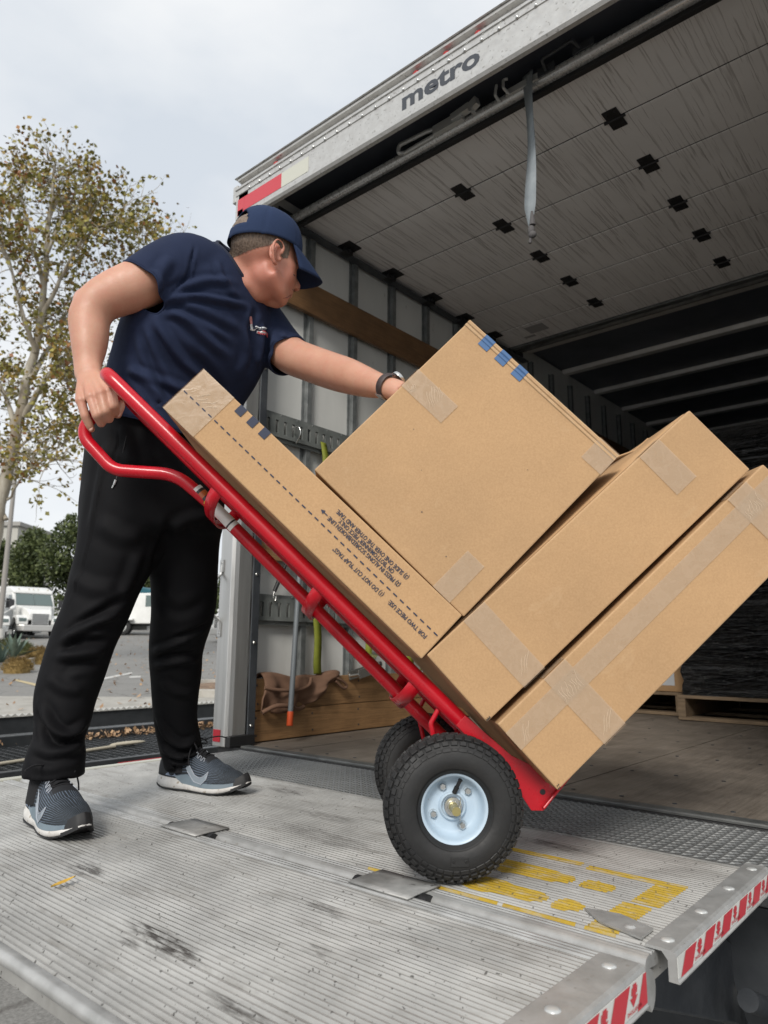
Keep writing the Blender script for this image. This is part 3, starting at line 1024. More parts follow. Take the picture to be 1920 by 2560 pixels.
ANG = radians(43.6)
RD = (-cos(ANG), sin(ANG))       # up along the rails
QD = (sin(ANG), cos(ANG))        # away from the rails
RU, RZ = 0.197 + SKEW * 0.075, 0.240
def rail(s, q=0.0, d=1.46):
    """point on the rail line, s metres up from the reference mark"""
    return W(RU + RD[0] * s + QD[0] * q, RZ + RD[1] * s + QD[1] * q, d)

DN, DF, DM = 1.465, 1.735, 1.60
ht = thing('hand_truck', 'red steel hand truck with loop handle and two pneumatic tyres, tilted back under boxes', 'hand truck', tuple(W(0.136, 0, DM)))
fr = part('frame', M_RED, ht, lambda m: m.tube(fillet([rail(-0.158, 0, DN), rail(1.105, 0, DN), rail(1.105, 0, DF), rail(-0.158, 0, DF)], 0.05, 8), 0.0158, 18), smooth=60)
_k = SKEW * 0.21
hp = [W(0.262 + _k, 0.105, DM), W(-0.385 + _k, 0.732, DM), W(-0.470 + _k, 0.803, DM), W(-0.615 + _k, 0.812, DM), W(-0.700 + _k, 0.900, DM), W(-0.655 + _k, 0.966, DM), rail(1.105, 0, DM)]
part('loop_handle', M_RED, ht, lambda m: m.tube(fillet(hp, [0.1, 0.12, 0.065, 0.05, 0.05], 8), 0.0145, 18), smooth=60)
for s_ in (0.735, 0.435, 0.165):
    def strap_(m):
        n = 20
        v = []
        for e in (-0.014, 0.014):
            for i in range(n + 1):
                a = -pi / 2 + pi * i / n
                v.append(rail(s_ + e - 0.010 * cos(a), -0.066 * cos(a) ** 0.8 if cos(a) > 1e-6 else 0, DM + sin(a) * (DF - DM)))
        m.add(v, [(i, i + 1, n + 2 + i, n + 1 + i) for i in range(n)])
    o = part('cross_strap', M_RED, ht, strap_, smooth=60)
    k = o.modifiers.new('thick', 'SOLIDIFY')
    k.thickness = 0.004
    k.offset = 0
# toe plate with flared ends
part('toe_plate', M_RED, ht, lambda m: (m.prism([rail(-0.163, -0.010, DN - 0.03), rail(-0.163, -0.010, DF + 0.03), rail(-0.163, 0.21, DF + 0.01), rail(-0.163, 0.21, DN - 0.01)], (rail(-0.168) - rail(-0.163)))), bevel=0.002)
for d0 in (DN - 0.017, DF + 0.013):
    def gus(m):
        pts = [(0.055, 0.013), (-0.06, 0.020), (-0.155, 0.052), (-0.168, 0.045), (-0.172, -0.012), (-0.155, -0.028), (-0.10, -0.016), (0.055, -0.013)]
        m.prism([rail(a, b, d0) for a, b in pts], A_AX * 0.004)
        m.lathe([(0, 0.0006), (0.0055, 0.0006), (0.0056, 0)], rail(-0.148, 0.012, d0), -A_AX, 12, mi=1)
    part('toe_bracket', [M_RED, M_BLACK], ht, gus, bevel=0.0015)
AXU, AXZ = 0.136, 0.1305
part('axle', M_BRASS, ht, lambda m: m.tube([W(AXU, AXZ, 1.352), W(AXU, AXZ, 1.85)], 0.0080, 14), smooth=40)
for d in (1.468, 1.732):
    p0, p1, p2 = rail(0.098, -0.014, d), rail(0.09, -0.045, d), W(AXU, AXZ + 0.004, d)
    part('axle_brace', M_RED, ht, lambda m: m.tube(fillet([p0, p1, p2], 0.015), 0.0052, 10), smooth=60)
part('axle_bracket', M_RED, ht, lambda m: [m.prism([rail(0.0, -0.01, d), rail(-0.09, -0.01, d), W(AXU + 0.03, AXZ - 0.006, d), W(AXU - 0.02, AXZ - 0.012, d)], A_AX * 0.005) for d in (1.475, 1.720)])
# maker's sticker wrapped on the loop handle
def sticker(m, s0, s1, mi):
    a, b = W(-0.385 + _k, 0.732, DM), W(0.262 + _k, 0.105, DM)
    t = (b - a).normalized()
    n1 = -A_AX
    n2 = t.cross(n1).normalized()
    n = 7
    v = []
    for s in (s0, s1):
        for i in range(n):
            an = radians(-65 + 130 * i / (n - 1) - 8)
            v.append(a + t * s + (n1 * cos(an) + n2 * sin(an)) * 0.01505)
    m.add(v, [(i, i + 1, n + i + 1, n + i) for i in range(n - 1)], mi)
part('sticker', [material('white sticker', (0.66, 0.66, 0.64), 0.4), material('black sticker print', (0.03, 0.025, 0.025), 0.4), material('yellow sticker band', (0.62, 0.46, 0.03), 0.4), material('orange sticker mark', (0.45, 0.11, 0.03), 0.4)], ht,
     lambda m: (sticker(m, -0.052, -0.043, 0), sticker(m, -0.043, -0.036, 1), sticker(m, -0.036, -0.022, 3), sticker(m, -0.022, -0.014, 1), sticker(m, -0.014, -0.006, 2), sticker(m, -0.006, 0.062, 0), sticker(m, 0.062, 0.066, 1), sticker(m, 0.066, 0.076, 0),
                sticker(m, 0.0085, 0.0095, 1)), smooth=60)

# wheels
def wheel(dc, side):
    """dc: centre along the axle; side -1 shows its face to the photographer"""
    c = W(AXU, AXZ, dc)
    ax = AXN * side
    prof = [(0.060, 0.026), (0.064, 0.034), (0.074, 0.041), (0.088, 0.0425), (0.102, 0.0405), (0.112, 0.0365), (0.119, 0.029), (0.1235, 0.019), (0.1250, 0.007), (0.1250, 0.0)]
    prof = prof + [(r, -h) for r, h in prof[-2::-1]]
    m = MB()
    m.lathe(prof, c, ax, 72)
    # bead ring and plaque
    m.lathe([(0.0655, 0.0355), (0.0670, 0.0380), (0.0690, 0.0395)], c, ax, 72)
    ty = m.build('wheel', M_TYRE, ht, smooth=50)
    ty['label'] = 'near tyre with a pale blue rim' if side < 0 and dc < DM else 'far tyre'
    e1, e2 = UH, Z_AX
    def blocks(b):
        def radial(th): return e1 * cos(th) + e2 * sin(th)
        def blk(th, r, h, wr, wt, wh, tilt=0.0):
            """block: centre radius r, axial h, sizes tangential wt, across wh, height wr, leaning with the tyre's shoulder"""
            rd = radial(th)
            tg = -e1 * sin(th) + e2 * cos(th)
            nn = (rd * cos(tilt) + ax * sin(tilt)).normalized()
            ac = nn.cross(tg)
            b.obox(c + rd * r + ax * h, tg, ac, nn, wt / 2, wh / 2, wr / 2)
        N = 44
        for k in range(N):
            th = 2 * pi * k / N
            for sgn in (-1, 1):
                blk(th + 0.03 * sgn, 0.1258, sgn * 0.0085, 0.0052, 0.0125, 0.0125, 0)
                blk(th + 0.07, 0.1232, sgn * 0.0245, 0.0055, 0.0128, 0.0120, sgn * 0.52)
                blk(th + 0.005, 0.1150, sgn * 0.0355, 0.0034, 0.0118, 0.0085, sgn * 0.98)
                if k % 2 == 0: blk(th + 0.005, 0.1045, sgn * 0.0402, 0.0022, 0.016, 0.0075, sgn * 1.32)
                else: blk(th + 0.005, 0.1045, sgn * 0.0402, 0.0022, 0.011, 0.0060, sgn * 1.32)
    tag(part('tread', M_TYRE, ty, blocks, weld=False, bevel=0.0007, segs=1), kind='stuff')
    tag(part('plaque', M_TYRE, ty, lambda b: (b.obox(c + e1 * 0.006 - e2 * 0.086 + ax * 0.0425, e1, e2, ax, 0.016, 0.008, 0.0010),
                                          [b.lathe([(0.0015, 0.0012), (0.0028, 0.0012), (0.003, 0)], c + e1 * (0.006 + q) - e2 * 0.085 + ax * 0.0434, ax, 10) for q in (-0.0115, 0.0115)]), bevel=0.0008))
    rp = [(0.0, 0.004), (0.019, 0.004), (0.0205, 0.010), (0.0225, 0.0115), (0.0245, 0.0100), (0.0265, 0.0045), (0.034, 0.0035), (0.042, 0.0032), (0.0465, 0.0045), (0.0505, 0.0100), (0.0535, 0.0170), (0.0545, 0.0250), (0.0560, 0.0290), (0.0590, 0.0322), (0.0620, 0.0326), (0.0645, 0.0300), (0.0640, 0.022)]
    part('rim', M_RIMP, ty, lambda b: b.lathe([(r, h - 0.004) for r, h in rp], c, ax, 64), smooth=50)
    part('rim_back', M_RIMP, ty, lambda b: b.lathe([(0.0, -0.004), (0.046, -0.004), (0.053, -0.02), (0.062, -0.030), (0.063, -0.026)], c, ax, 48), smooth=50)
    part('washer', M_CHROME, ty, lambda b: (b.lathe([(0.0085, 0.0105), (0.0160, 0.0105), (0.0165, 0.009), (0.0165, 0.0)], c, ax, 32), b.lathe([(0.0, 0.0125), (0.0105, 0.0125), (0.011, 0.0110)], c, ax, 24)), smooth=40)
    part('axle_end', M_BRASS, ty, lambda b: b.lathe([(0.0, 0.021), (0.0075, 0.021), (0.0085, 0.0195), (0.0085, 0.01)], c, ax, 20), smooth=40)
    part('cotter_pin', M_CHROME, ty, lambda b: (b.tube(bez([c + ax * 0.018 - e1 * 0.008, c + ax * 0.018 + e1 * 0.010, c + ax * 0.018 + e1 * 0.013 + e2 * 0.018]), 0.0011, 8), b.tube(bez([c + ax * 0.018 + e1 * 0.009, c + ax * 0.019 + e1 * 0.0115 - e2 * 0.011, c + ax * 0.017 + e1 * 0.011 - e2 * 0.022]), 0.0011, 8)), smooth=60)
    for an in (118, 42, 201.6, -62.7):
        o = c + (e1 * cos(radians(an)) + e2 * sin(radians(an))) * 0.0385 - ax * 0.0005
        part('bolt', M_CHROME, ty, lambda b: (b.lathe([(0.0, 0.0075), (0.0050, 0.0075), (0.0066, 0.0062), (0.0066, 0.0005)], o, ax, 6), b.lathe([(0.0085, 0.0014), (0.0088, 0.0)], o, ax, 18)), smooth=30)
    v0, v1 = c + e1 * 0.0025 + e2 * 0.024 + ax * 0.008, c + e1 * 0.0125 + e2 * 0.0475 + ax * 0.017
    part('valve', M_BLACK, ty, lambda b: (b.tube([v0, v0.lerp(v1, 0.45)], 0.0047, 12), b.tube([v0.lerp(v1, 0.45), v1], 0.0036, 12), b.tube([v1, v1.lerp(v0, -0.05)], 0.0044, 12)), smooth=40)
wheel(1.402, -1)
wheel(1.800, 1)

# ================================================================== cardboard boxes
def card(t):
    oi = t.node('ObjectInfo')
    v = t.coord((1, 1, 1))
    n = t.noise(v, 260, 3, 0.6)
    c = t.ramp(n, (0.34, (0.402, 0.243, 0.118)), (0.66, (0.452, 0.281, 0.140)))
    b = t.noise(v, 4.5, 5, 0.55)
    c = t.mix(1.0, c, t.ramp(b, (0.3, (0.90, 0.90, 0.90)), (0.7, (1.06, 1.055, 1.05))), 'MULTIPLY')
    tone = t.ramp(oi.outputs['Random'], (0.0, (0.97, 0.98, 1.0)), (1.0, (1.02, 1.01, 1.0)))
    c = t.mix(1.0, c, tone, 'MULTIPLY')
    fl = t.ramp(t.noise(v, 480, 2, 0.5), (0.73, 0.0), (0.77, 0.35))
    c = t.mix(fl, c, (0.26, 0.15, 0.07))
    # scuffs and faint flute lines
    sc = t.ramp(t.noise(t.coord((9, 9, 9), rot=(0.3, 0.7, 0.2)), 1.2, 6, 0.72, 1.2), (0.60, 0.0), (0.72, 0.30))
    c = t.mix(sc, c, (0.50, 0.345, 0.20))
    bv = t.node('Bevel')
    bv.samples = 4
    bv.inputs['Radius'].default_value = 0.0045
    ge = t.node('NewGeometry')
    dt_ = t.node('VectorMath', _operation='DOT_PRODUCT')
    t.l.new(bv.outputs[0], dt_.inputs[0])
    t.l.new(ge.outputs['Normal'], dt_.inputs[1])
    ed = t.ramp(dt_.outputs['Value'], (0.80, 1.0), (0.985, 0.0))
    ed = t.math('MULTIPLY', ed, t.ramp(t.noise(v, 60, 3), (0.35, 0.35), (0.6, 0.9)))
    c = t.mix(ed, c, (0.56, 0.40, 0.245))  # thin highlight along the box edges, painted in as paler board colour
    return {'Base Color': c, 'Roughness': 0.78, 'Normal': t.bump(t.noise(v, 11, 5, 0.6), 0.16, 0.012)}


def tapefn(t):
    v = t.coord((1, 1, 1))
    n = t.noise(v, 40, 4, 0.6, 1.0)
    c = t.ramp(n, (0.3, (0.48, 0.36, 0.245)), (0.7, (0.55, 0.42, 0.30)))
    g = t.noise(t.coord((1, 1, 1)), 230, 2)
    c = t.mix(0.25, c, t.ramp(g, (0.35, (0.46, 0.33, 0.21)), (0.65, (0.56, 0.43, 0.30))))
    return {'Base Color': c, 'Roughness': t.ramp(n, (0.35, 0.16), (0.65, 0.34)), 'Normal': t.bump(t.noise(v, 20, 5, 0.6, 1.8), 0.17, 0.005), 'Specular IOR Level': 0.6, 'Alpha': 0.5}


def inkfn(c1):
    def f(t):
        v = t.coord((1, 1, 1))
        k = t.ramp(t.noise(v, 420, 3), (0.36, 0.0), (0.5, 1.0))
        return {'Base Color': t.mix(t.math('MULTIPLY', k, 0.9), (0.16, 0.12, 0.09), c1)}
    return f


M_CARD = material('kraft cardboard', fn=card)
M_CARDEDGE = material('cut cardboard edge', (0.50, 0.34, 0.19), 0.85)
M_TAPE = material('clear packing tape', fn=tapefn)
M_CREASE = material('tape crease', (0.58, 0.45, 0.32), 0.25)
M_NAVYINK = material('navy box print', (0.022, 0.028, 0.055), 0.7)
M_BLUEINK = material('blue box print', (0.06, 0.13, 0.27), 0.7)


class Box:
    """cardboard box: corner o in the side plane, e1 and e2 directions (degrees) with lengths, near face at d0, depth dd"""
    def __init__(s, label, ou, oz, a1, l1, l2, d0, dd, yaw=0.0, pivot=0.0):
        s.e1 = (U_AX * cos(radians(a1)) + Z_AX * sin(radians(a1)))
        s.e2 = (U_AX * cos(radians(a1 + 90)) + Z_AX * sin(radians(a1 + 90)))
        s.n = -A_AX
        s.o = W(ou, oz, d0)
        s.l1, s.l2, s.dd = l1, l2, dd
        c = s.o + s.e1 * l1 / 2 + s.e2 * l2 / 2 + AXH * dd / 2
        s.t = thing('cardboard_box', label, 'box', tuple(c), 'cardboard boxes on the hand truck')

    def p(s, a, b, lift=0.0):
        return s.o + s.e1 * a + s.e2 * b + s.n * lift

    def body(s, bulge=0.0):
        m = MB()
        N, K = 18, 10
        L1, L2, D = s.l1, s.l2, s.dd
        sd_ = random.random() * 50
        def warp(p, amt):
            q = noise.noise_vector(p * 3.1 + Vector((sd_, 0, 0))) * amt
            return p + q
        # six faces as fine sheets so that the board can bow
        def face(o, a, b, la, lb, nrm):
            na, nb = max(3, int(la / 0.04)), max(3, int(lb / 0.04))
            def fn(u, v):
                p = o + a * (u * la) + b * (v * lb)
                w = sin(pi * u) * sin(pi * v)
                return p + nrm * (bulge * w) + (nrm * (noise.noise(p * 7 + Vector((sd_, 1, 2))) * 0.0016 * min(1, w * 3)) if nrm != s.n else nrm * 0)
            m.grid(fn, na + 1, nb + 1)
        A = AXH
        b_ = bulge
        bulge = 0.0
        face(s.o, s.e1, s.e2, L1, L2, s.n)
        bulge = b_
        face(s.o + A * D, s.e1, s.e2, L1, L2, A)
        face(s.o, s.e1, A, L1, D, -s.e2)
        face(s.o + s.e2 * L2, s.e1, A, L1, D, s.e2)
        face(s.o, s.e2, A, L2, D, -s.e1)
        face(s.o + s.e1 * L1, s.e2, A, L2, D, s.e1)
        # weld seams
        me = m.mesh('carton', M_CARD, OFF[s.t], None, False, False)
        bm = bmesh.new()
        bm.from_mesh(me)
        bmesh.ops.remove_doubles(bm, verts=bm.verts, dist=0.0015)
        bmesh.ops.recalc_face_normals(bm, faces=bm.faces)
        bm.to_mesh(me)
        bm.free()
        o = link('carton', me, s.t)
        b = o.modifiers.new('bevel', 'BEVEL')
        b.width = 0.0028
        b.segments = 2
        b.angle_limit = radians(50)
        s.c = o
        return o

    def quad(s, m, a0, a1, b0, b1, lift=0.0016, mi=0):
        na, nb = max(1, int(abs(a1 - a0) / 0.03)), max(1, int(abs(b1 - b0) / 0.03))
        m.grid(lambda u, v: s.p(a0 + (a1 - a0) * u, b0 + (b1 - b0) * v, lift), na + 1, nb + 1, mi)

    def tape(s, a0, a1, b0, b1, over=None, lift=0.0019):
        """tape on the near face; over = list of ('e1'|'-e1'|'e2'|'-e2') edges it wraps around"""
        m = MB()
        s.quad(m, a0, a1, b0, b1, lift)
        for e, dep in (over or []):
            if e == '-e1': m.add([s.p(-lift, b0, lift), s.p(-lift, b1, lift), s.p(-lift, b1, -dep), s.p(-lift, b0, -dep)], [(0, 1, 2, 3)])
            if e == 'e1': m.add([s.p(s.l1 + lift, b0, lift), s.p(s.l1 + lift, b1, lift), s.p(s.l1 + lift, b1, -dep), s.p(s.l1 + lift, b0, -dep)], [(0, 1, 2, 3)])
            if e == 'e2': m.add([s.p(a0, s.l2 + lift, lift), s.p(a1, s.l2 + lift, lift), s.p(a1, s.l2 + lift, -dep), s.p(a0, s.l2 + lift, -dep)], [(0, 1, 2, 3)])
            if e == '-e2': m.add([s.p(a0, -lift, lift), s.p(a1, -lift, lift), s.p(a1, -lift, -dep), s.p(a0, -lift, -dep)], [(0, 1, 2, 3)])
        return m.build('tape', M_TAPE, s.t)


def creases(bx, a0, a1, b0, b1, n, seed, lift=0.0022, slant=0.6):
    """raised air wrinkles in a tape"""
    rnd = random.Random(seed)
    m = MB()
    for i in range(n):
        a = a0 + (a1 - a0) * (i + 0.3 * rnd.random()) / n
        l = (b1 - b0) * rnd.uniform(0.5, 1.0)
        p = [bx.p(a + slant * l * t + 0.002 * sin(t * 6 + i), b0 + l * t, lift - 0.0003) for t in (0, 0.3, 0.6, 0.85, 1)]
        m.tube(p, [0.0002, 0.0005, 0.00045, 0.0005, 0.0002], 6)
    return m.build('crease', M_CREASE, bx.t, smooth=80)


# bottom box ------------------------------------------------------
b1 = Box('bottom cardboard box on the toe plate, tape crossed at each end', 0.325, 0.163, 42.9, 0.735, 0.158, 1.375, 0.46)
b1.body(0.002)
b1.tape(0.0, 0.735, 0.096, 0.137, [('-e1', 0.08), ('e1', 0.08)])
b1.tape(0.120, 0.176, 0.0, 0.158, [('-e2', 0.1), ('e2', 0.1)], lift=0.0024)
b1.tape(0.628, 0.682, 0.0, 0.158, [('-e2', 0.1), ('e2', 0.1)], lift=0.0024)
creases(b1, 0.122, 0.170, 0.100, 0.134, 9, 3, 0.0026, 0.2)
creases(b1, 0.632, 0.676, 0.100, 0.134, 8, 4, 0.0026, 0.25)
creases(b1, 0.128, 0.150, 0.012, 0.04, 3, 5, 0.0026, 1.2)
creases(b1, 0.010, 0.030, 0.100, 0.13, 3, 6, 0.0021, 0.9)
part('flute', [M_CARDEDGE, M_BLACK], b1.t, lambda m: [m.add([b1.p(0.001 + 0.0016 * i, -0.0002 + 0.0055 * (i % 2), 0.0012), b1.p(0.0045 + 0.0016 * i, 0.001 + 0.0055 * (i % 2), 0.0012), b1.p(0.0035 + 0.0016 * i, 0.0045 + 0.0045 * (i % 2), 0.0012)], [(0, 1, 2)], 1) for i in range(4)])
# second box ------------------------------------------------------
b2 = Box('second cardboard box from the bottom with its flaps bulging open', 0.200, 0.281, 42.5, 0.725, 0.166, 1.385, 0.46)
b2.body(0.0)
b2.tape(0.095, 0.150, 0.0, 0.166, [('-e2', 0.1), ('e2', 0.1)])
b2.tape(0.578, 0.634, 0.062, 0.166, [('e2', 0.15)])
creases(b2, 0.104, 0.126, 0.018, 0.05, 3, 11, 0.0021, 1.1)
def flaps(m):
    # two long flaps standing ajar over the box's upper face
    n = 16
    for k, (lo, hi, hmax) in enumerate(((0.02, 0.20, 0.034), (0.205, 0.43, 0.060))):
        v = []
        for j in range(4):
            for i in range(n + 1):
                s = i / n
                a = 0.03 + (b2.l1 - 0.035) * s
                h = 0.002 + hmax * (j / 3) * (sin(pi * min(1, s * 1.05) ** 1.3) ** 0.8 if s < 0.97 else 0.1)
                v.append(b2.p(a, b2.l2 + h, -(lo + (hi - lo) * (j / 3 if k == 0 else 1 - j / 3))))
        m.add(v, [(j * (n + 1) + i, j * (n + 1) + i + 1, (j + 1) * (n + 1) + i + 1, (j + 1) * (n + 1) + i) for j in range(3) for i in range(n)])
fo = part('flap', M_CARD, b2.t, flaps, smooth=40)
k = fo.modifiers.new('thick', 'SOLIDIFY')
k.thickness = 0.004
part('flute', M_BLACK, b2.t, lambda m: [m.add([b2.p(0.001 + 0.002 * i, 0.001, 0.0012), b2.p(0.0035 + 0.002 * i, 0.003, 0.0012), b2.p(0.002 + 0.002 * i, 0.0075 - 0.002 * (i % 2), 0.0012)], [(0, 1, 2)]) for i in range(5)])
# square box ------------------------------------------------------
b3 = Box('large square cardboard box with three blue squares printed at its upper edge', 0.160, 0.476, 45.6, 0.452, 0.412, 1.390, 0.40)
b3.body(0.0015)
b3.tape(0.248, 0.298, 0.300, 0.412, [('e2', 0.16)])
b3.tape(-0.0, 0.098, 0.038, 0.083, [('-e1', 0.1)])
b3.tape(0.395, 0.452, 0.0, 0.052, [('e1', 0.10), ('-e2', 0.1)])
creases(b3, 0.252, 0.292, 0.335, 0.372, 7, 21, 0.0022, 0.75)
creases(b3, 0.250, 0.268, 0.385, 0.405, 5, 22, 0.0022, 0.2)
def rim3(m):
    # glued overlap: two raised ridges of folded board along the upper edge
    for a, w, h in ((0.447, 0.0045, 0.0022), (0.4385, 0.0035, 0.0016)):
        m.prism([b3.p(a - w, 0.0, 0.0008), b3.p(a - w * 0.6, 0.0, 0.0008 + h), b3.p(a + w * 0.4, 0.0, 0.0008 + h), b3.p(a + w, 0.0, 0.0008)], b3.e2 * b3.l2)
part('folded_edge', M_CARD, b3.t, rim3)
def blues(m):
    for b in (0.412 - 0.060, 0.412 - 0.106, 0.412 - 0.152):
        pr = [(0.4525, 0.0006), (0.4493, 0.0034), (0.4448, 0.0034), (0.4422, 0.0012), (0.4402, 0.0028), (0.4362, 0.0028), (0.4345, 0.0011), (0.4245, 0.0010)]
        v = [b3.p(a, b - 0.0125, h + 0.0005) for a, h in pr] + [b3.p(a, b + 0.0125, h + 0.0005) for a, h in pr]
        n = len(pr)
        m.add(v, [(i, i + 1, n + i + 1, n + i) for i in range(n - 1)])
part('printed_square', M_BLUEINK, b3.t, blues)
part('pick_mark', M_STEEL, b3.t, lambda m: [m.obox(b3.p(a, b, 0.0011), b3.e1, b3.e2, b3.n, r, r * 0.8, 0.0004) for a, b, r in ((0.09, 0.20, 0.0012), (0.06, 0.105, 0.0010), (0.20, 0.33, 0.0007), (0.30, 0.11, 0.0007), (0.15, 0.26, 0.0006))])
# long flat box ----------------------------------------------------
b4 = Box('long narrow cardboard box lying along the rails, printed with folding instructions', 0.078, 0.396, 136.5, 0.717, 0.114, 1.385, 0.36)
b4.e2 = -b4.e2                       # across: away from the rails
b4.o = W(0.078, 0.396, 1.385)
b4.body(0.0015)
b4.tape(0.628, 0.717, 0.0, 0.114, [('e1', 0.2)])
creases(b4, 0.655, 0.700, 0.06, 0.09, 4, 31, 0.0021, -0.9)
tb = b4
def dashes(m):
    a = 0.008
    while a < 0.704:
        w = 0.0013
        b4.quad(m, a, a + 0.0098, 0.0525 - w + 0.002 * sin(a), 0.0525 + w + 0.002 * sin(a), 0.0017 if a < 0.62 else 0.0022)
        a += 0.0178
    for s0 in (0.522, 0.556, 0.590):
        b4.quad(m, s0, s0 + 0.018, 0.0945, 0.1141, 0.0016)
tag(part('printed_mark', M_NAVYINK, b4.t, dashes, weld=False, fix=False), kind='stuff')
def arrow(m):
    m.add([b4.p(a, b, 0.0016) for a, b in ((0.322, 0.0716), (0.322, 0.0734), (0.3315, 0.0734), (0.3315, 0.0770), (0.3405, 0.0725), (0.3315, 0.0680), (0.3315, 0.0716))], [tuple(range(7))])
part('arrow', M_NAVYINK, b4.t, arrow, weld=False, fix=False)
def words(m):
    # the lines read upside down: from the box's foot towards its head
    for body, s0, s1, t0 in (('FOR TWO PIECE USE:', 0.022, 0.120, 0.0395), ('(1) DO NOT CUT "FLAP TAGS"', 0.136, 0.268, 0.0395),
                             ('(2) PRESS IN ALONG SCORED/BROKEN LINE', 0.126, 0.318, 0.0752), ('ON "BOTTOM/INNER" PIECE ONLY.', 0.152, 0.300, 0.0862), ('(3) SLIDE ONE OVER THE OTHER AND TAPE.', 0.124, 0.316, 0.0968)):
        v, f = text_mesh(body, 0.0124, fat=0.00022, res=2)
        x0, x1 = min(p.x for p in v), max(p.x for p in v)
        k = (s1 - s0) / (x1 - x0)
        m.add([b4.p(s0 + (p.x - x0) * k, t0 - p.y, 0.0016) for p in v], f)
part('lettering', M_NAVYINK, b4.t, words, weld=False, fix=False)
# ================================================================== the ground
def lot_z(p):
    """height of the yard: level under the truck, rising gently towards the back of the lot"""
    d = p.dot(A_AX)
    t = max(0.0, d - 5.0)
    return -1.12 + 0.0545 * (t - 3.0 * (1 - math.exp(-t / 3.0)))


def asphalt(t):
    v = t.coord((1, 1, 1))
    n = t.noise(v, 0.35, 6, 0.6)
    c = t.ramp(n, (0.32, (0.165, 0.160, 0.150)), (0.68, (0.235, 0.228, 0.212)))
    g = t.noise(v, 60, 3, 0.7)
    c = t.mix(0.55, c, t.ramp(g, (0.35, (0.11, 0.108, 0.102)), (0.66, (0.29, 0.285, 0.27))))
    w = t.noise(v, 2.2, 4, out='Color')
    e = t.voro(t.mix(0.16, v, w, 'ADD'), 0.9, 'DISTANCE_TO_EDGE')
    k = t.ramp(e, (0.006, 1.0), (0.016, 0.0))
    where = t.ramp(t.noise(v, 0.6, 2), (0.42, 0.0), (0.55, 1.0))
    k = t.math('MULTIPLY', k, where)
    c = t.mix(t.math('MULTIPLY', k, 0.85), c, (0.045, 0.038, 0.032))
    lf = t.ramp(t.voro(v, 2.6), (0.030, 1.0), (0.05, 0.0))
    lw = t.ramp(t.noise(v, 0.5, 2), (0.45, 0.0), (0.6, 0.7))
    c = t.mix(t.math('MULTIPLY', lf, lw), c, (0.30, 0.20, 0.10))
    return {'Base Color': c, 'Normal': t.bump(t.noise(v, 90, 3), 0.35, 0.004)}


M_ASPHALT = material('worn grey asphalt', fn=asphalt, rough=0.85)
gm = MB()
NN, MM = 90, 60
def gpt(u, v):
    d = -8 + 300 * (u ** 2.2)
    w = (v - 0.5)
    s = 500 * abs(w) ** 1.9 * (1 if w > 0 else -1) * 3.2
    p = A_AX * d + U_AX * s
    return Vector((p.x, p.y, lot_z(p)))
gm.grid(gpt, NN, MM)
tag(gm.build('ground', M_ASPHALT, None, smooth=60, weld=False), kind='structure')
# ================================================================== the mover
import numpy as np
from mathutils.bvhtree import BVHTree


def P(px, py, d): return survey(px, py, d=d)


def fuse(mb, voxel, iters, factor=0.5):
    """one continuous skin over overlapping shapes"""
    me = mb.mesh('fuse', M_BLACK, Vector((0, 0, 0)), None, True, True)
    o = bpy.data.objects.new('fuse', me)
    COL.objects.link(o)
    r = o.modifiers.new('r', 'REMESH')
    r.mode = 'VOXEL'
    r.voxel_size = voxel
    if iters:
        s = o.modifiers.new('s', 'SMOOTH')
        s.factor = factor
        s.iterations = iters
    dg = bpy.context.evaluated_depsgraph_get()
    dg.update()
    out = bpy.data.meshes.new_from_object(o.evaluated_get(dg))
    bpy.data.objects.remove(o)
    bpy.data.meshes.remove(me)
    return out


def coords(me):
    a = np.empty(len(me.vertices) * 3)
    me.vertices.foreach_get('co', a)
    return a.reshape(-1, 3)


def normals(me):
    a = np.empty(len(me.vertices) * 3)
    me.vertex_normals.foreach_get('vector', a)
    return a.reshape(-1, 3)


def set_coords(me, a):
    me.vertices.foreach_set('co', a.ravel())
    me.update()


def loft(m, rings):
    n = len(rings[0])
    v = [p for r in rings for p in r]
    f = []
    for i in range(len(rings) - 1):
        for k in range(n):
            f.append((i * n + k, i * n + (k + 1) % n, (i + 1) * n + (k + 1) % n, (i + 1) * n + k))
    f.append(tuple(range(n))[::-1])
    f.append(tuple((len(rings) - 1) * n + k for k in range(n)))
    m.add(v, f)


def ring(c, e, f, a, b, ex=2.0, n=28):
    out = []
    for k in range(n):
        t = 2 * pi * k / n
        x, y = cos(t), sin(t)
        out.append(c + e * (a * math.copysign(abs(x) ** (2 / ex), x)) + f * (b * math.copysign(abs(y) ** (2 / ex), y)))
    return out


def limb(m, pts, seg=18):
    """pts: (centre, radius across, radius along view) swept along the line, rings square to it"""
    C = [p[0] for p in pts]
    rings = []
    for i, p in enumerate(pts):
        t = (C[min(i + 1, len(C) - 1)] - C[max(i - 1, 0)]).normalized()
        f = (A_AX - t * A_AX.dot(t)).normalized()
        e = t.cross(f).normalized()
        rings.append(ring(p[0], e, f, p[1], p[2] if len(p) > 2 else p[1], 2.1, seg))
    loft(m, rings)


def chain(m, pts, rs, seg=12):
    """capsule chain: rounded bones"""
    for i in range(len(pts) - 1):
        m.tube([pts[i], pts[i + 1]], [rs[i], rs[i + 1]], seg)
    for p, r in zip(pts, rs): m.ball(p, r, seg=seg, rings=8)


def spline_sections(pts, n):
    """resample (centre, a, b) tuples smoothly"""
    C = bez([p[0] for p in pts], n)
    A = bez([Vector((p[1], p[2] if len(p) > 2 else p[1], 0)) for p in pts], n)
    return [(c, a.x, a.y) for c, a in zip(C, A)]


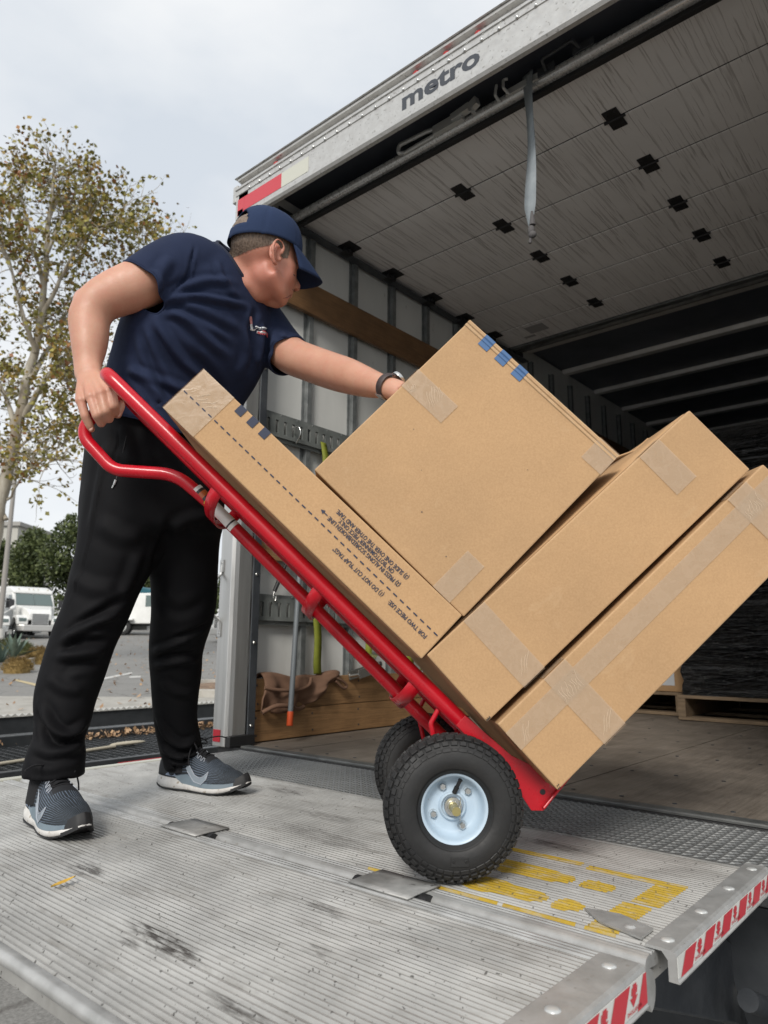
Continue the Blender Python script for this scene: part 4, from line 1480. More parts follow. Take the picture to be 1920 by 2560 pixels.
def px_folds(me, lines, base=0.0, seed=0, nscale=9.0, gain=1.9):
    """fold lines surveyed on the cloth: raised (+) or sunken (-) ridges of given width"""
    bm = bmesh.new()
    bm.from_mesh(me)
    bvh = BVHTree.FromBMesh(bm)
    bm.free()
    co, no = coords(me), normals(me)
    disp = np.zeros(len(co))
    for pts, w, h in lines:
        hit = []
        P0 = [Vector((a, b, 0)) for a, b in pts]
        for q in bez(P0, 5) if len(P0) > 1 else P0:
            d = (CAM_R @ Vector(((q.x - 960) / FOC, -(q.y - 1280) / FOC, -1))).normalized()
            loc, nn, idx, dist = bvh.ray_cast(CAM_P, d)
            if loc is not None: hit.append(np.array(loc))
        if len(hit) < 2: continue
        best = np.full(len(co), 1e9)
        tt = np.zeros(len(co))
        for i in range(len(hit) - 1):
            a, b = hit[i], hit[i + 1]
            ab = b - a
            L = max(ab @ ab, 1e-9)
            t = np.clip(((co - a) @ ab) / L, 0, 1)
            dd = np.linalg.norm(co - (a + t[:, None] * ab), axis=1)
            k = dd < best
            best[k] = dd[k]
            tt[k] = (i + t[k]) / (len(hit) - 1)
        prof = np.exp(-(best / w) ** 2) - 0.45 * np.exp(-((best - 1.9 * w) / (0.9 * w)) ** 2)
        disp += gain * h * prof * np.clip(np.sin(np.pi * np.clip(tt, 0.02, 0.98)) * 1.8, 0, 1)
    if base:
        for i, c in enumerate(co):
            v = Vector(c)
            disp[i] += base * (noise.noise(v * nscale + Vector((seed, 0, 0))) + 0.5 * noise.noise(v * nscale * 2.3 + Vector((seed, 5, 0))))
    set_coords(me, co + no * disp[:, None])


def cut(me, planes):
    """opens the cloth: drops the closing faces at (point, direction, radius, least slant)"""
    bm = bmesh.new()
    bm.from_mesh(me)
    bm.normal_update()
    for p, n, r, k, sl in planes:
        dead = [f for f in bm.faces if f.normal.dot(n) > k and -sl < (f.calc_center_median() - p).dot(n) < sl * 1.5
                and ((f.calc_center_median() - p) - n * (f.calc_center_median() - p).dot(n)).length < r]
        bmesh.ops.delete(bm, geom=dead, context='FACES')
    # keep the largest island, then even the edges
    seen, best = set(), []
    for f0 in bm.faces:
        if f0 in seen: continue
        st, isl = [f0], []
        seen.add(f0)
        while st:
            f = st.pop()
            isl.append(f)
            for e in f.edges:
                for g in e.link_faces:
                    if g not in seen:
                        seen.add(g)
                        st.append(g)
        if len(isl) > len(best): best = isl
    keep = set(best)
    bmesh.ops.delete(bm, geom=[f for f in bm.faces if f not in keep], context='FACES')
    for _ in range(14):
        mv = {}
        for v in bm.verts:
            if v.is_boundary:
                nb = [e.other_vert(v).co for e in v.link_edges if e.is_boundary]
                if len(nb) == 2: mv[v] = v.co * 0.4 + (nb[0] + nb[1]) * 0.3
        for v, c in mv.items(): v.co = c
    bm.to_mesh(me)
    bm.free()


def relax(me, weight, iters):
    """extra smoothing where weight is high"""
    n = len(me.vertices)
    ed = np.empty(len(me.edges) * 2, dtype=np.int64)
    me.edges.foreach_get('vertices', ed)
    ed = ed.reshape(-1, 2)
    deg = np.bincount(ed.ravel(), minlength=n).astype(float)
    c = coords(me)
    w = weight[:, None] * 0.6
    for _ in range(iters):
        acc = np.zeros_like(c)
        for k in range(3):
            acc[:, k] = np.bincount(ed[:, 0], c[ed[:, 1], k], n) + np.bincount(ed[:, 1], c[ed[:, 0], k], n)
        c = c + (acc / deg[:, None] - c) * w
    set_coords(me, c)


def finish(name, me, mats, parent, smooth=True, off=True):
    me.materials.clear()
    for m in (mats if isinstance(mats, (list, tuple)) else [mats]): me.materials.append(m)
    if off:
        set_coords(me, coords(me) - np.array(OFF[parent]))
    me.polygons.foreach_set('use_smooth', [smooth] * len(me.polygons))
    me.name = name
    return link(name, me, parent)


# ------------------------------------------------------------------ materials
def skin(t):
    v = t.coord((1, 1, 1))
    n = t.noise(v, 16, 5, 0.55)
    c = t.ramp(n, (0.3, (0.46, 0.235, 0.155)), (0.7, (0.53, 0.290, 0.200)))
    a = t.node('Attribute')
    a.attribute_name = 'flush'
    c = t.mix(a.outputs['Fac'], c, (0.47, 0.155, 0.110))
    bl = t.ramp(t.noise(v, 38, 5, 0.65), (0.42, 0.0), (0.68, 0.45))
    c = t.mix(bl, c, (0.49, 0.205, 0.145))
    m = t.ramp(t.noise(v, 210, 2), (0.64, 0.0), (0.72, 0.25))
    c = t.mix(m, c, (0.36, 0.16, 0.10))
    return {'Base Color': c, 'Roughness': t.ramp(t.noise(v, 60, 3), (0.3, 0.42), (0.7, 0.58)), 'Normal': t.bump(t.noise(v, 190, 5, 0.75), 0.22, 0.0025)}


def cloth(c1, c2, scale=700, rough=0.9):
    def f(t):
        v = t.coord((1, 1, 1))
        c = t.ramp(t.noise(v, 5, 4), (0.3, c1), (0.7, c2))
        w = t.noise(v, scale, 2)
        c = t.mix(0.22, c, t.ramp(w, (0.3, tuple(x * 0.6 for x in c1)), (0.7, tuple(x * 1.5 for x in c2))))
        return {'Base Color': c, 'Roughness': rough, 'Normal': t.bump(w, 0.15, 0.001)}
    return f


M_SKIN = material('sunburnt light skin', fn=skin, Subsurface_Weight=0.10, Subsurface_Scale=0.01)
M_SHIRT = material('navy cotton jersey', fn=cloth((0.0105, 0.0165, 0.041), (0.0150, 0.0230, 0.055)), Specular_IOR_Level=0.25)
M_SEAM = material('navy stitching', (0.010, 0.014, 0.032), 0.9)
M_PANTS = material('black stretch cloth', fn=cloth((0.0035, 0.0035, 0.0044), (0.0058, 0.0058, 0.0070), 900, 0.75), Specular_IOR_Level=0.16)
M_CAP = material('navy cap twill', fn=cloth((0.0135, 0.025, 0.062), (0.019, 0.034, 0.080), 600), Specular_IOR_Level=0.25)
M_CAPDARK = material('dark cap underside', (0.008, 0.011, 0.022), 0.95)


def hairfn(t):
    v = t.coord((260, 260, 40))
    n = t.noise(v, 1.0, 3, 0.6, 0.6)
    c = t.ramp(n, (0.32, (0.075, 0.050, 0.036)), (0.68, (0.21, 0.155, 0.115)))
    return {'Base Color': c, 'Roughness': 0.55, 'Normal': t.bump(n, 0.5, 0.003)}


M_HAIR = material('short greying brown hair', fn=hairfn)

man = thing('person', 'man in navy t-shirt, navy cap and black trousers steadying boxes on the hand truck', 'person', tuple(P(250, 2010, 1.9)))

# ------------------------------------------------------------------ head frame
HC = P(664, 648, 1.79)
_A2 = A_AX * 0.988 - U_AX * 0.156
_U2 = U_AX * 0.988 + A_AX * 0.156
HF = Vector((0.12, 0.985, -0.13)).normalized()
HU = Vector((0.08, 0.11, 0.99))
HU = (HU - HF * HU.dot(HF)).normalized()
HL = HU.cross(HF).normalized()
HS = 0.945
def hd(x, y, z): return HC + (HF * x + HL * y + HU * z) * HS
HR = Matrix((HF, HL, HU)).transposed()

# where his feet stand
def stand(hx_, hy_, tx_, ty_, L):
    a, b = survey(hx_, hy_, z=0.0), survey(tx_, ty_, z=0.012)
    b.z = 0
    d = (b - a).normalized()
    return (a + b) / 2 - d * L / 2, d
SHL = 0.315
F1, D1 = stand(82, 2046, 205, 2090, SHL)
F2, D2 = stand(383, 1964, 640, 1979, SHL)
AN1, AN2 = F1 + D1 * 0.082 + Z_AX * 0.10, F2 + D2 * 0.082 + Z_AX * 0.10
A1, A2 = AN1.dot(A_AX), AN2.dot(A_AX)

body = MB()
hb = lambda c, rx, ry, rz, R=None: body.ball(hd(*c), rx * HS, ry * HS, rz * HS, 24, 16, HR if R is None else HR @ R)
hb((-0.012, 0, 0.035), 0.098, 0.077, 0.092)
hb((0.034, 0, -0.008), 0.056, 0.066, 0.078)
hb((0.022, 0, -0.070), 0.060, 0.058, 0.036)
for s in (-1, 1):
    hb((-0.004, s * 0.047, -0.055), 0.026, 0.012, 0.030)
    body.tube([hd(-0.004, s * 0.054, -0.062), hd(0.045, s * 0.040, -0.094), hd(0.080, s * 0.012, -0.106)], [0.021, 0.021, 0.017], 12)
    hb((0.055, s * 0.040, -0.036), 0.030, 0.026, 0.032)
    hb((0.050, s * 0.052, -0.010), 0.030, 0.017, 0.016)
    hb((0.078, s * 0.028, 0.026), 0.018, 0.030, 0.010)
    hb((0.072, s * 0.033, 0.004), 0.0165, 0.0165, 0.014)
    hb((0.106, s * 0.0125, -0.038), 0.011, 0.0085, 0.008)
hb((0.066, 0, -0.026), 0.038, 0.046, 0.056)
hb((0.086, 0, -0.020), 0.020, 0.026, 0.040)
hb((0.078, 0, -0.098), 0.020, 0.025, 0.020)
body.tube([hd(0.086, 0, 0.018), hd(0.100, 0, -0.008), hd(0.1165, 0, -0.031)], [0.0095, 0.0098, 0.0125], 12)
hb((0.1155, 0, -0.033), 0.0125, 0.0125, 0.0105)
hb((0.076, 0, -0.064), 0.024, 0.034, 0.028)
hb((0.0985, 0, -0.0580), 0.0085, 0.023, 0.0058)
hb((0.0960, 0, -0.0715), 0.0090, 0.020, 0.0070)
# ears
for s in (-1, 1):
    e0 = lambda a, b, c=0.0: hd(-0.012 + a * 1.15, s * (0.0765 + c), -0.025 + b * 1.15)
    body.tube([e0(0.014, 0.012, 0.004), e0(0.015, 0.028, 0.010), e0(0.004, 0.038, 0.014), e0(-0.012, 0.036, 0.018), e0(-0.020, 0.020, 0.020), e0(-0.018, 0.002, 0.018), e0(-0.010, -0.014, 0.013), e0(-0.002, -0.024, 0.008), e0(0.006, -0.022, 0.002)], [0.0035, 0.0046, 0.0050, 0.0050, 0.0050, 0.0048, 0.0046, 0.0058, 0.004], 10)
    body.tube([e0(0.004, 0.026, 0.008), e0(-0.007, 0.018, 0.011), e0(-0.008, 0.002, 0.010), e0(0.000, -0.010, 0.008)], [0.003, 0.0040, 0.0040, 0.003], 8)
    body.ball(e0(-0.004, 0.008, 0.002), 0.019, 0.0050, 0.029, 14, 10, HR)
    body.ball(e0(0.012, -0.004, 0.004), 0.005, 0.005, 0.007, 10, 8, HR)

# neck, trunk core
NB = P(596, 706, 1.84)
neck = [(P(540, 730, 1.86), 0.075, 0.075), (P(580, 718, 1.85), 0.070, 0.070), (P(600, 698, 1.838), 0.065, 0.066), (P(618, 680, 1.825), 0.063, 0.064), (P(634, 664, 1.81), 0.062, 0.064), (P(645, 650, 1.80), 0.055, 0.058)]
limb(body, spline_sections(neck, 3), 22)
body.tube([hd(-0.035, 0.0, -0.05), P(618, 706, 1.838)], [0.058, 0.064], 20)
body.tube([hd(0.040, 0.0, -0.085), hd(0.010, 0, -0.100), P(618, 722, 1.838)], [0.020, 0.030, 0.050], 18)
for s in (-1, 1): body.tube([hd(-0.010, s * 0.040, -0.060), P(622, 712, 1.84) + HL * s * 0.03], [0.034, 0.040], 16)
limb(body, [(P(425, 1080, 1.93), 0.05), (P(460, 960, 1.9), 0.06), (P(520, 830, 1.87), 0.07), (P(560, 745, 1.86), 0.07)])
# right arm
ra = [(P(478, 672, 1.75), 0.058, 0.060), (P(400, 688, 1.700), 0.062, 0.062), (P(345, 712, 1.672), 0.062, 0.062), (P(287, 735, 1.66), 0.057, 0.058), (P(246, 758, 1.652), 0.051, 0.053), (P(224, 795, 1.648), 0.049, 0.051),
      (P(224, 840, 1.640), 0.0448, 0.048), (P(222, 880, 1.630), 0.0385, 0.042), (P(219, 915, 1.618), 0.033, 0.029), (P(222, 938, 1.605), 0.034, 0.025)]
limb(body, spline_sections(ra, 4), 22)
body.ball(P(215, 752, 1.66), 0.033, seg=16, rings=10)
# right hand closed over the loop handle: palm bones, then five digits
def rh(px, py, d): return P(px, py, d)
mcp = [(203, 1002, 1.568), (228, 992, 1.556), (254, 984, 1.553), (279, 976, 1.560)]
for i, q in enumerate(mcp):
    body.tube([P(208 + 8 * i, 930, 1.608), P(*q)], [0.0155, 0.0135], 12)
    body.ball(P(*q), 0.0142 - 0.0006 * (i == 0), seg=14, rings=8)
body.tube([P(214, 940, 1.61), P(240, 985, 1.578)], [0.020, 0.024], 14)
chain(body, [P(203, 1004, 1.567), P(213, 1040, 1.567), P(225, 1066, 1.580), P(229, 1073, 1.588)], [0.0112, 0.0104, 0.0092, 0.0080])
chain(body, [P(228, 994, 1.556), P(242, 1038, 1.551), P(253, 1058, 1.572), P(252, 1056, 1.606)], [0.0122, 0.0112, 0.0102, 0.0090])
chain(body, [P(254, 986, 1.553), P(264, 1028, 1.549), P(273, 1047, 1.571), P(271, 1045, 1.606)], [0.0125, 0.0114, 0.0104, 0.0092])
chain(body, [P(279, 978, 1.560), P(286, 1014, 1.556), P(289, 1031, 1.578), P(285, 1030, 1.608)], [0.0118, 0.0108, 0.0099, 0.0088])
chain(body, [P(262, 955, 1.640), P(292, 990, 1.640), P(301, 1015, 1.612), P(294, 1037, 1.592)], [0.0150, 0.0128, 0.0112, 0.0092])
# left arm reaching over the boxes
la = [(P(660, 815, 1.96), 0.062, 0.062), (P(690, 852, 1.94), 0.058, 0.058), (P(728, 888, 1.91), 0.0535, 0.055), (P(775, 908, 1.88), 0.051, 0.053), (P(828, 927, 1.84), 0.050, 0.052), (P(870, 940, 1.79), 0.047, 0.048), (P(915, 955, 1.73), 0.039, 0.040),
      (P(960, 968, 1.67), 0.0295, 0.029), (P(990, 976, 1.645), 0.027, 0.024), (P(1008, 985, 1.635), 0.028, 0.022)]
limb(body, spline_sections(la, 4), 22)
L0 = P(1004, 985, 1.635)
hx = (b3.e1 * 0.80 + A_AX * -0.05 - b3.e2 * 0.52).normalized()
hy = (A_AX + hx * 0.25).normalized()
for i in range(4):
    k = L0 + hx * (0.070 + 0.004 * (i in (1, 2))) + hy * (-0.030 + 0.020 * i) + b3.e2 * 0.004
    body.tube([L0 + hy * (-0.014 + 0.009 * i), k], [0.0145, 0.0125], 12)
    a = k + hx * 0.040 + b3.e2 * 0.003
    b = a + hx * 0.024 - b3.e2 * 0.006
    c = b + hx * 0.018 - b3.e2 * 0.008
    chain(body, [k, a, b, c], [0.0112, 0.0100, 0.0090, 0.0080])
chain(body, [L0 + hx * 0.014 - hy * 0.024, L0 + hx * 0.045 - hy * 0.050, L0 + hx * 0.072 - hy * 0.056 - b3.e2 * 0.004, L0 + hx * 0.092 - hy * 0.052 - b3.e2 * 0.008], [0.0150, 0.0125, 0.0110, 0.0090])
# hips and leg cores inside the clothes keep the figure one piece
chain(body, [P(425, 1080, 1.93), P(330, 1180, 1.90), P(222, 1590, (A1 + 1.87) / 2), AN1 + Z_AX * 0.05], [0.055, 0.06, 0.036, 0.032])
chain(body, [P(425, 1080, 1.93), P(455, 1200, 2.0), P(445, 1600, (A2 + 2.02) / 2), AN2 + Z_AX * 0.05], [0.055, 0.06, 0.036, 0.032])
for q in (AN1, AN2): chain(body, [q + Z_AX * 0.05, q], [0.034, 0.032])

bme = fuse(body, 0.0027, 5, 0.5)
co = coords(bme)
_l = (co - np.array(HC)) @ np.array([[*HF], [*HL], [*HU]]).T / HS
feat = np.zeros(len(co))
for q, r in (((0.112, 0, -0.030), 0.026), ((0.098, 0, -0.064), 0.020), ((-0.012, -0.085, -0.023), 0.050), ((-0.012, 0.085, -0.023), 0.050), ((0.078, -0.034, 0.006), 0.024), ((0.078, 0.034, 0.006), 0.024)):
    feat = np.maximum(feat, np.clip(1.6 - np.linalg.norm(_l - np.array(q), axis=1) / r, 0, 1))
reg = np.clip((0.26 - np.linalg.norm(_l - np.array((-0.02, 0, -0.06)), axis=1)) / 0.05, 0, 1)
relax(bme, reg * (1 - feat), 130)
relax(bme, reg * 0.25 + 0.0, 4)
_d = np.minimum(np.linalg.norm(co - np.array(P(245, 1005, 1.58)), axis=1), np.linalg.norm(co - np.array(P(1060, 960, 1.6)), axis=1))
relax(bme, np.clip((_d - 0.10) / 0.05, 0, 1) * (1 - reg) * np.clip((coords(bme)[:, 2] - 0.7) / 0.1, 0, 1), 45)
relax(bme, np.clip((0.075 - np.linalg.norm(co - np.array(P(220, 928, 1.615)), axis=1)) / 0.03, 0, 1), 40)
co = coords(bme)
# redness of neck, ears, cheeks and knuckles: the skin's own colour
fl = np.zeros(len(co))
def blush(p, r, k):
    global fl
    d = np.linalg.norm(co - np.array(p), axis=1)
    fl = np.maximum(fl, k * np.exp(-(d / r) ** 2))
blush(hd(-0.03, -0.06, -0.08), 0.10, 0.75)
blush(hd(-0.02, -0.085, -0.005), 0.030, 0.75)
blush(hd(0.050, -0.055, -0.045), 0.055, 0.65)
blush(hd(0.115, 0, -0.034), 0.016, 0.6)
blush(hd(0.03, -0.05, -0.09), 0.04, 0.45)
blush(hd(0.098, 0, -0.065), 0.014, 0.7)
blush(P(205, 755, 1.68), 0.05, 0.25)
blush(P(880, 985, 1.80), 0.05, 0.25)
for i, q in enumerate(mcp): blush(P(*q), 0.018, 0.35)
at_ = bme.attributes.new('flush', 'FLOAT', 'POINT')
at_.data.foreach_set('value', fl)
hco, hno = co.copy(), normals(bme)
bodyo = finish('body', bme, M_SKIN, man)

# eye line, brow, nails
_bb = bmesh.new()
_bb.from_mesh(bme)
bvh_body = BVHTree.FromBMesh(_bb)
_bb.free()
def on_body(px, py, lift=0.0):
    d = (CAM_R @ Vector(((px - 960) / FOC, -(py - 1280) / FOC, -1))).normalized()
    loc, nn, ix, dist = bvh_body.ray_cast(CAM_P - OFF[man], d)
    return (loc + OFF[man] - d * lift) if loc is not None and dist < 3 else None
def mark(m, pts, r):
    q = [on_body(a, b, 0.0003) for a, b in pts]
    q = [k for k in q if k is not None]
    if len(q) > 1: m.tube(bez(q, 3), [r * (0.4 + 0.6 * sin(pi * min(0.85, max(0.1, i / max(1, (len(q) - 1) * 3))))) for i in range((len(q) - 1) * 3 + 1)], 6)
part('eyelash', material('dark lash line', (0.05, 0.028, 0.022), 0.7), man, lambda m: (mark(m, [(733, 686), (738, 690), (743, 692), (747, 692)], 0.0016), mark(m, [(734, 681), (740, 683), (746, 686)], 0.0007)))
part('nostril', material('dark nostril', (0.07, 0.025, 0.02), 0.8), man, lambda m: mark(m, [(731, 724), (735, 727), (739, 728)], 0.0019))
part('eyebrow', M_HAIR, man, lambda m: [m.tube([hd(0.0965, s * 0.014, 0.024), hd(0.0945, s * 0.032, 0.031), hd(0.082, s * 0.050, 0.026)], [0.0015, 0.0030, 0.0012], 6) for s in (-1, 1)])
part('mouth_line', material('lip shade', (0.22, 0.07, 0.055), 0.6), man, lambda m: mark(m, [(708, 746), (716, 744), (723, 740), (728, 737)], 0.0013))
M_NAIL = material('finger nail', (0.58, 0.34, 0.27), 0.3)
for q in ((P(227, 1071, 1.578), 0.0052), (P(296, 1036, 1.583), 0.0052)):
    part('fingernail', M_NAIL, man, lambda m: m.ball(q[0], q[1], 0.0028, q[1] * 1.2, 12, 8, Matrix((U_AX, -A_AX, Z_AX)).transposed()))

# ------------------------------------------------------------------ hair: short layer over the back and sides of the skull
loc_ = (hco - np.array(HC)) @ np.array([[*HF], [*HL], [*HU]]).T
x_, y_, z_ = loc_.T
ear = np.hypot(x_ + 0.011, z_ + 0.020) < 0.036
back = (z_ > -0.044 + np.clip(x_ + 0.10, 0, 0.3) * 0.62) & (x_ < -0.022) & (z_ < 0.128) & (x_ > -0.15)
side = (x_ >= -0.022) & (x_ < 0.034) & (z_ > -0.012 + np.abs(x_ - 0.018) * 0.5) & (z_ < 0.07) & (np.abs(y_) > 0.05)
mask = (back | side) & ~(ear & (np.abs(y_) > 0.0745)) & (np.linalg.norm(loc_, axis=1) < 0.16)
hm = MB()
idx = {}
amt = np.clip((z_ - (-0.044 + np.clip(x_ + 0.10, 0, 0.3) * 0.62)) / 0.035, 0.12, 1.0)
for poly in bme.polygons:
    vs_ = list(poly.vertices)
    if all(mask[i] for i in vs_):
        for i in vs_:
            if i not in idx:
                idx[i] = len(hm.v)
                p = Vector(hco[i])
                w = noise.noise(p * 160) * 0.0010 + noise.noise(Vector((p.x * 420, p.y * 420, p.z * 120))) * 0.0008
                hm.v.append(p + Vector(hno[i]) * (0.0004 + (0.0042 + w) * amt[i]))
        hm.f.append(tuple(idx[i] for i in vs_))
        hm.m.append(0)
if hm.f: hm.build('hair', M_HAIR, man, smooth=180, weld=False, fix=False)
part('hair_crown', M_HAIR, man, lambda m: m.ball(hd(-0.018, 0, 0.040), 0.097 * HS, 0.077 * HS, 0.080 * HS, 24, 16, HR), smooth=80)
# loose short hairs breaking the edge of the hair
rnd = random.Random(5)
ids = list(idx)
def hairs(m):
    for _ in range(1500):
        i = rnd.choice(ids)
        n = Vector(hno[i])
        p = Vector(hco[i]) + n * 0.003
        d = (-HU * 0.7 - HF * 0.5 + n * 0.45 + Vector((rnd.uniform(-.3, .3), rnd.uniform(-.3, .3), rnd.uniform(-.3, .3)))).normalized()
        l = rnd.uniform(0.005, 0.011) * (0.4 + 0.6 * amt[i])
        s_ = d.cross(n).normalized() * 0.00035
        m.add([p - s_, p + s_, p + d * l], [(0, 1, 2)])
if ids: tag(part('hair_strands', M_HAIR, man, hairs, weld=False, fix=False), kind='stuff')

# ------------------------------------------------------------------ cap
def capxyz(th, v):
    """th round the head from the brow, v from the rim (0) to the button (1)"""
    c, s = cos(th), sin(th)
    rim = 0.026 + 0.019 * c + 0.003 * s * s
    ph = v * pi / 2
    rr = cos(ph) ** 0.72
    x = -0.008 + 0.108 * c * rr
    y = 0.087 * s * rr
    z = rim + (0.143 - rim) * sin(ph) ** 0.95
    if c > 0: z += 0.010 * c * cos(ph) * v * 2
    # seams
    k = abs(((th / (pi / 3)) + 0.5) % 1 - 0.5)
    g = 0.0020 * math.exp(-(k / 0.022) ** 2)
    return hd(x * (1 - g * 6), y * (1 - g * 6), z - g)
def crown(m):
    NU, NV = 96, 26
    v = [capxyz(2 * pi * i / NU, j / NV) for j in range(NV) for i in range(NU)] + [capxyz(0, 1)]
    f = []
    for j in range(NV - 1):
        for i in range(NU):
            th = 2 * pi * (i + 0.5) / NU
            dth = abs(th - pi)
            vv = (j + 0.5) / NV
            if dth < 0.52 and 0.15 < vv < 0.15 + 0.34 * sqrt(max(0, 1 - (dth / 0.52) ** 2)): continue
            f.append((j * NU + i, j * NU + (i + 1) % NU, (j + 1) * NU + (i + 1) % NU, (j + 1) * NU + i))
    for i in range(NU): f.append(((NV - 1) * NU + i, (NV - 1) * NU + (i + 1) % NU, NV * NU))
    m.add(v, f)
cap_o = part('cap', M_CAP, man, crown, smooth=60)
k = cap_o.modifiers.new('thick', 'SOLIDIFY')
k.thickness = 0.0022
k.offset = 1
def brim(m):
    NU, NV = 28, 10
    def fn(u, v):
        th = radians(-68 + 136 * u)
        a = capxyz(th, 0.0)
        c = cos(th)
        L = 0.092 * (max(0.0, cos(th * 1.18)) ** 0.55)
        t = v
        q = a + HF * (L * t * 0.96) - HU * (0.020 * t * t + 0.012 * t + 0.030 * t * (sin(th) ** 2)) + HL * (0.0 * t)
        return q + HU * 0.002
    m.grid(fn, NU, NV)
br = part('brim', [M_CAP, M_CAPDARK], cap_o, brim, smooth=60)
k = br.modifiers.new('thick', 'SOLIDIFY')
k.thickness = 0.003
k.offset = 0
part('button', M_CAP, cap_o, lambda m: m.ball(capxyz(0, 1), 0.008, 0.008, 0.004, 12, 8, HR))
def strapcap(m):
    for (v0, v1, off_) in ((0.005, 0.15, 0.0028),):
        vv = []
        for v in (v0, v1):
            for i in range(9):
                th = pi - 0.75 + 0.75 * i / 8
                p = capxyz(th, v)
                vv.append(p + (p - hd(-0.01, 0, 0.06)).normalized() * off_)
        m.add(vv, [(i, i + 1, 9 + i + 1, 9 + i) for i in range(8)])
k = part('strap', M_CAP, cap_o, strapcap, smooth=60).modifiers.new('thick', 'SOLIDIFY')
k.thickness = 0.0016
part('eyelet', M_CAPDARK, cap_o, lambda m: [m.ball(capxyz(th, 0.60), 0.0032, 0.0032, 0.0032, 10, 6) for th in (pi / 6 + pi / 3 * i for i in range(6))])

# ------------------------------------------------------------------ t-shirt
shirt = MB()
def torso_ring(l, r, d, phi, ratio=1.42, ex=2.35, n=40, spine=None):
    a, b = P(*l, d), P(*r, d)
    c = (a + b) / 2
    e = (b - a).normalized()
    half = (b - a).length / 2
    f = spine.cross(e).normalized()
    if f.dot(A_AX) < 0: f = -f
    ph = radians(phi)
    sd_ = e * cos(ph) + f * sin(ph)      # towards his left shoulder
    fr_ = e * sin(ph) - f * cos(ph)      # towards his chest
    pts = ring(Vector((0, 0, 0)), sd_, fr_, ratio, 1.0, ex, n)
    k = half / max(q.dot(e) for q in pts)
    return [c + q * k for q in pts]
SPINE = (P(575, 700, 1.85) - P(420, 1060, 1.87)).normalized()
TR = [((258, 1062), (575, 1130), 1.925, 45), ((278, 990), (580, 1050), 1.915, 45), ((298, 920), (598, 990), 1.90, 47), ((318, 855), (626, 945), 1.87, 48), ((342, 790), (650, 895), 1.86, 50),
      ((375, 735), (668, 848), 1.86, 50), ((418, 684), (678, 800), 1.86, 52), ((468, 640), (676, 760), 1.86, 54), ((520, 628), (664, 742), 1.855, 56), ((556, 640), (648, 728), 1.85, 56)]
loft(shirt, [torso_ring(l, r, d, ph, 1.42 - 0.015 * i, 2.4 - 0.06 * max(0, i - 5), spine=SPINE) for i, (l, r, d, ph) in enumerate(TR)])
# right sleeve, left sleeve
rs = [(P(520, 690, 1.80), 0.082, 0.09), (P(470, 668, 1.755), 0.082, 0.088), (P(420, 682, 1.715), 0.078, 0.080), (P(383, 702, 1.690), 0.074, 0.074), (P(350, 722, 1.670), 0.072, 0.070)]
limb(shirt, spline_sections(rs, 4), 28)
ls = [(P(610, 775, 1.93), 0.08, 0.085), (P(650, 812, 1.95), 0.074, 0.078), (P(682, 848, 1.945), 0.068, 0.072), (P(706, 876, 1.928), 0.064, 0.066), (P(724, 892, 1.915), 0.063, 0.064)]
limb(shirt, spline_sections(ls, 4), 28)
# shoulder slopes up to the neck
shirt.tube([P(482, 662, 1.78), P(545, 655, 1.83), P(585, 690, 1.85)], [0.06, 0.055, 0.06], 16)
shirt.tube([P(655, 790, 1.93), P(632, 745, 1.90), P(605, 710, 1.86)], [0.055, 0.05, 0.055], 16)
sme = fuse(shirt, 0.0056, 9, 0.5)
px_folds(sme, [
    ([(395, 752), (440, 730), (510, 703), (590, 705)], 0.009, 0.0055),
    ([(388, 765), (470, 741), (555, 752), (622, 768)], 0.008, 0.0075),
    ([(392, 775), (450, 772), (520, 800), (590, 838)], 0.010, -0.005),
    ([(400, 768), (455, 790), (520, 850), (580, 900)], 0.011, 0.0060),
    ([(380, 790), (410, 838), (462, 905), (530, 960)], 0.011, 0.0055),
    ([(366, 800), (385, 870), (420, 940), (470, 1010)], 0.012, 0.0050),
    ([(345, 830), (360, 900), (385, 970), (400, 1030)], 0.011, 0.0045),
    ([(318, 905), (355, 945), (400, 990), (430, 1040)], 0.012, 0.0060),
    ([(300, 960), (330, 985), (360, 1020)], 0.010, -0.006),
    ([(310, 930), (350, 935), (420, 960), (500, 985)], 0.010, 0.004),
    ([(640, 770), (628, 820), (630, 880)], 0.010, -0.005),
    ([(655, 800), (648, 870), (640, 915)], 0.010, 0.006),
    ([(672, 820), (668, 870), (662, 905)], 0.008, -0.006),
    ([(488, 612), (478, 650), (462, 700), (420, 740)], 0.004, -0.0035),
    ([(430, 640), (400, 690), (400, 735)], 0.012, 0.004),
    ([(372, 672), (395, 700), (392, 748)], 0.008, 0.0035),
    ([(560, 790), (600, 830), (618, 880), (600, 940)], 0.014, 0.0040),
    ([(480, 880), (520, 930), (560, 985)], 0.014, -0.0045),
    ([(540, 650), (560, 700), (600, 752)], 0.008, 0.003),
    ([(700, 830), (716, 858), (712, 880)], 0.009, 0.004),
    ([(672, 880), (690, 872), (720, 852)], 0.009, -0.004),
], 0.0016, 3, 8.5)
NKN = (P(655, 655, 1.80) - P(583, 716, 1.85)).normalized()
hem_n = (P(300, 1040, 1.85) - P(345, 880, 1.85)).normalized()
cut(sme, [(P(420, 1090, 1.90), hem_n, 0.30, 0.55, 0.05),
          (P(350, 722, 1.670), (P(350, 722, 1.670) - P(400, 694, 1.700)).normalized(), 0.082, 0.45, 0.016),
          (P(724, 892, 1.915), (P(724, 892, 1.915) - P(690, 860, 1.938)).normalized(), 0.080, 0.45, 0.018),
          (P(602, 684, 1.848), NKN, 0.10, 0.60, 0.05)])
so_ = finish('t_shirt', sme, M_SHIRT, man)
k = so_.modifiers.new('thick', 'SOLIDIFY')
k.thickness = 0.0028
k.offset = 0
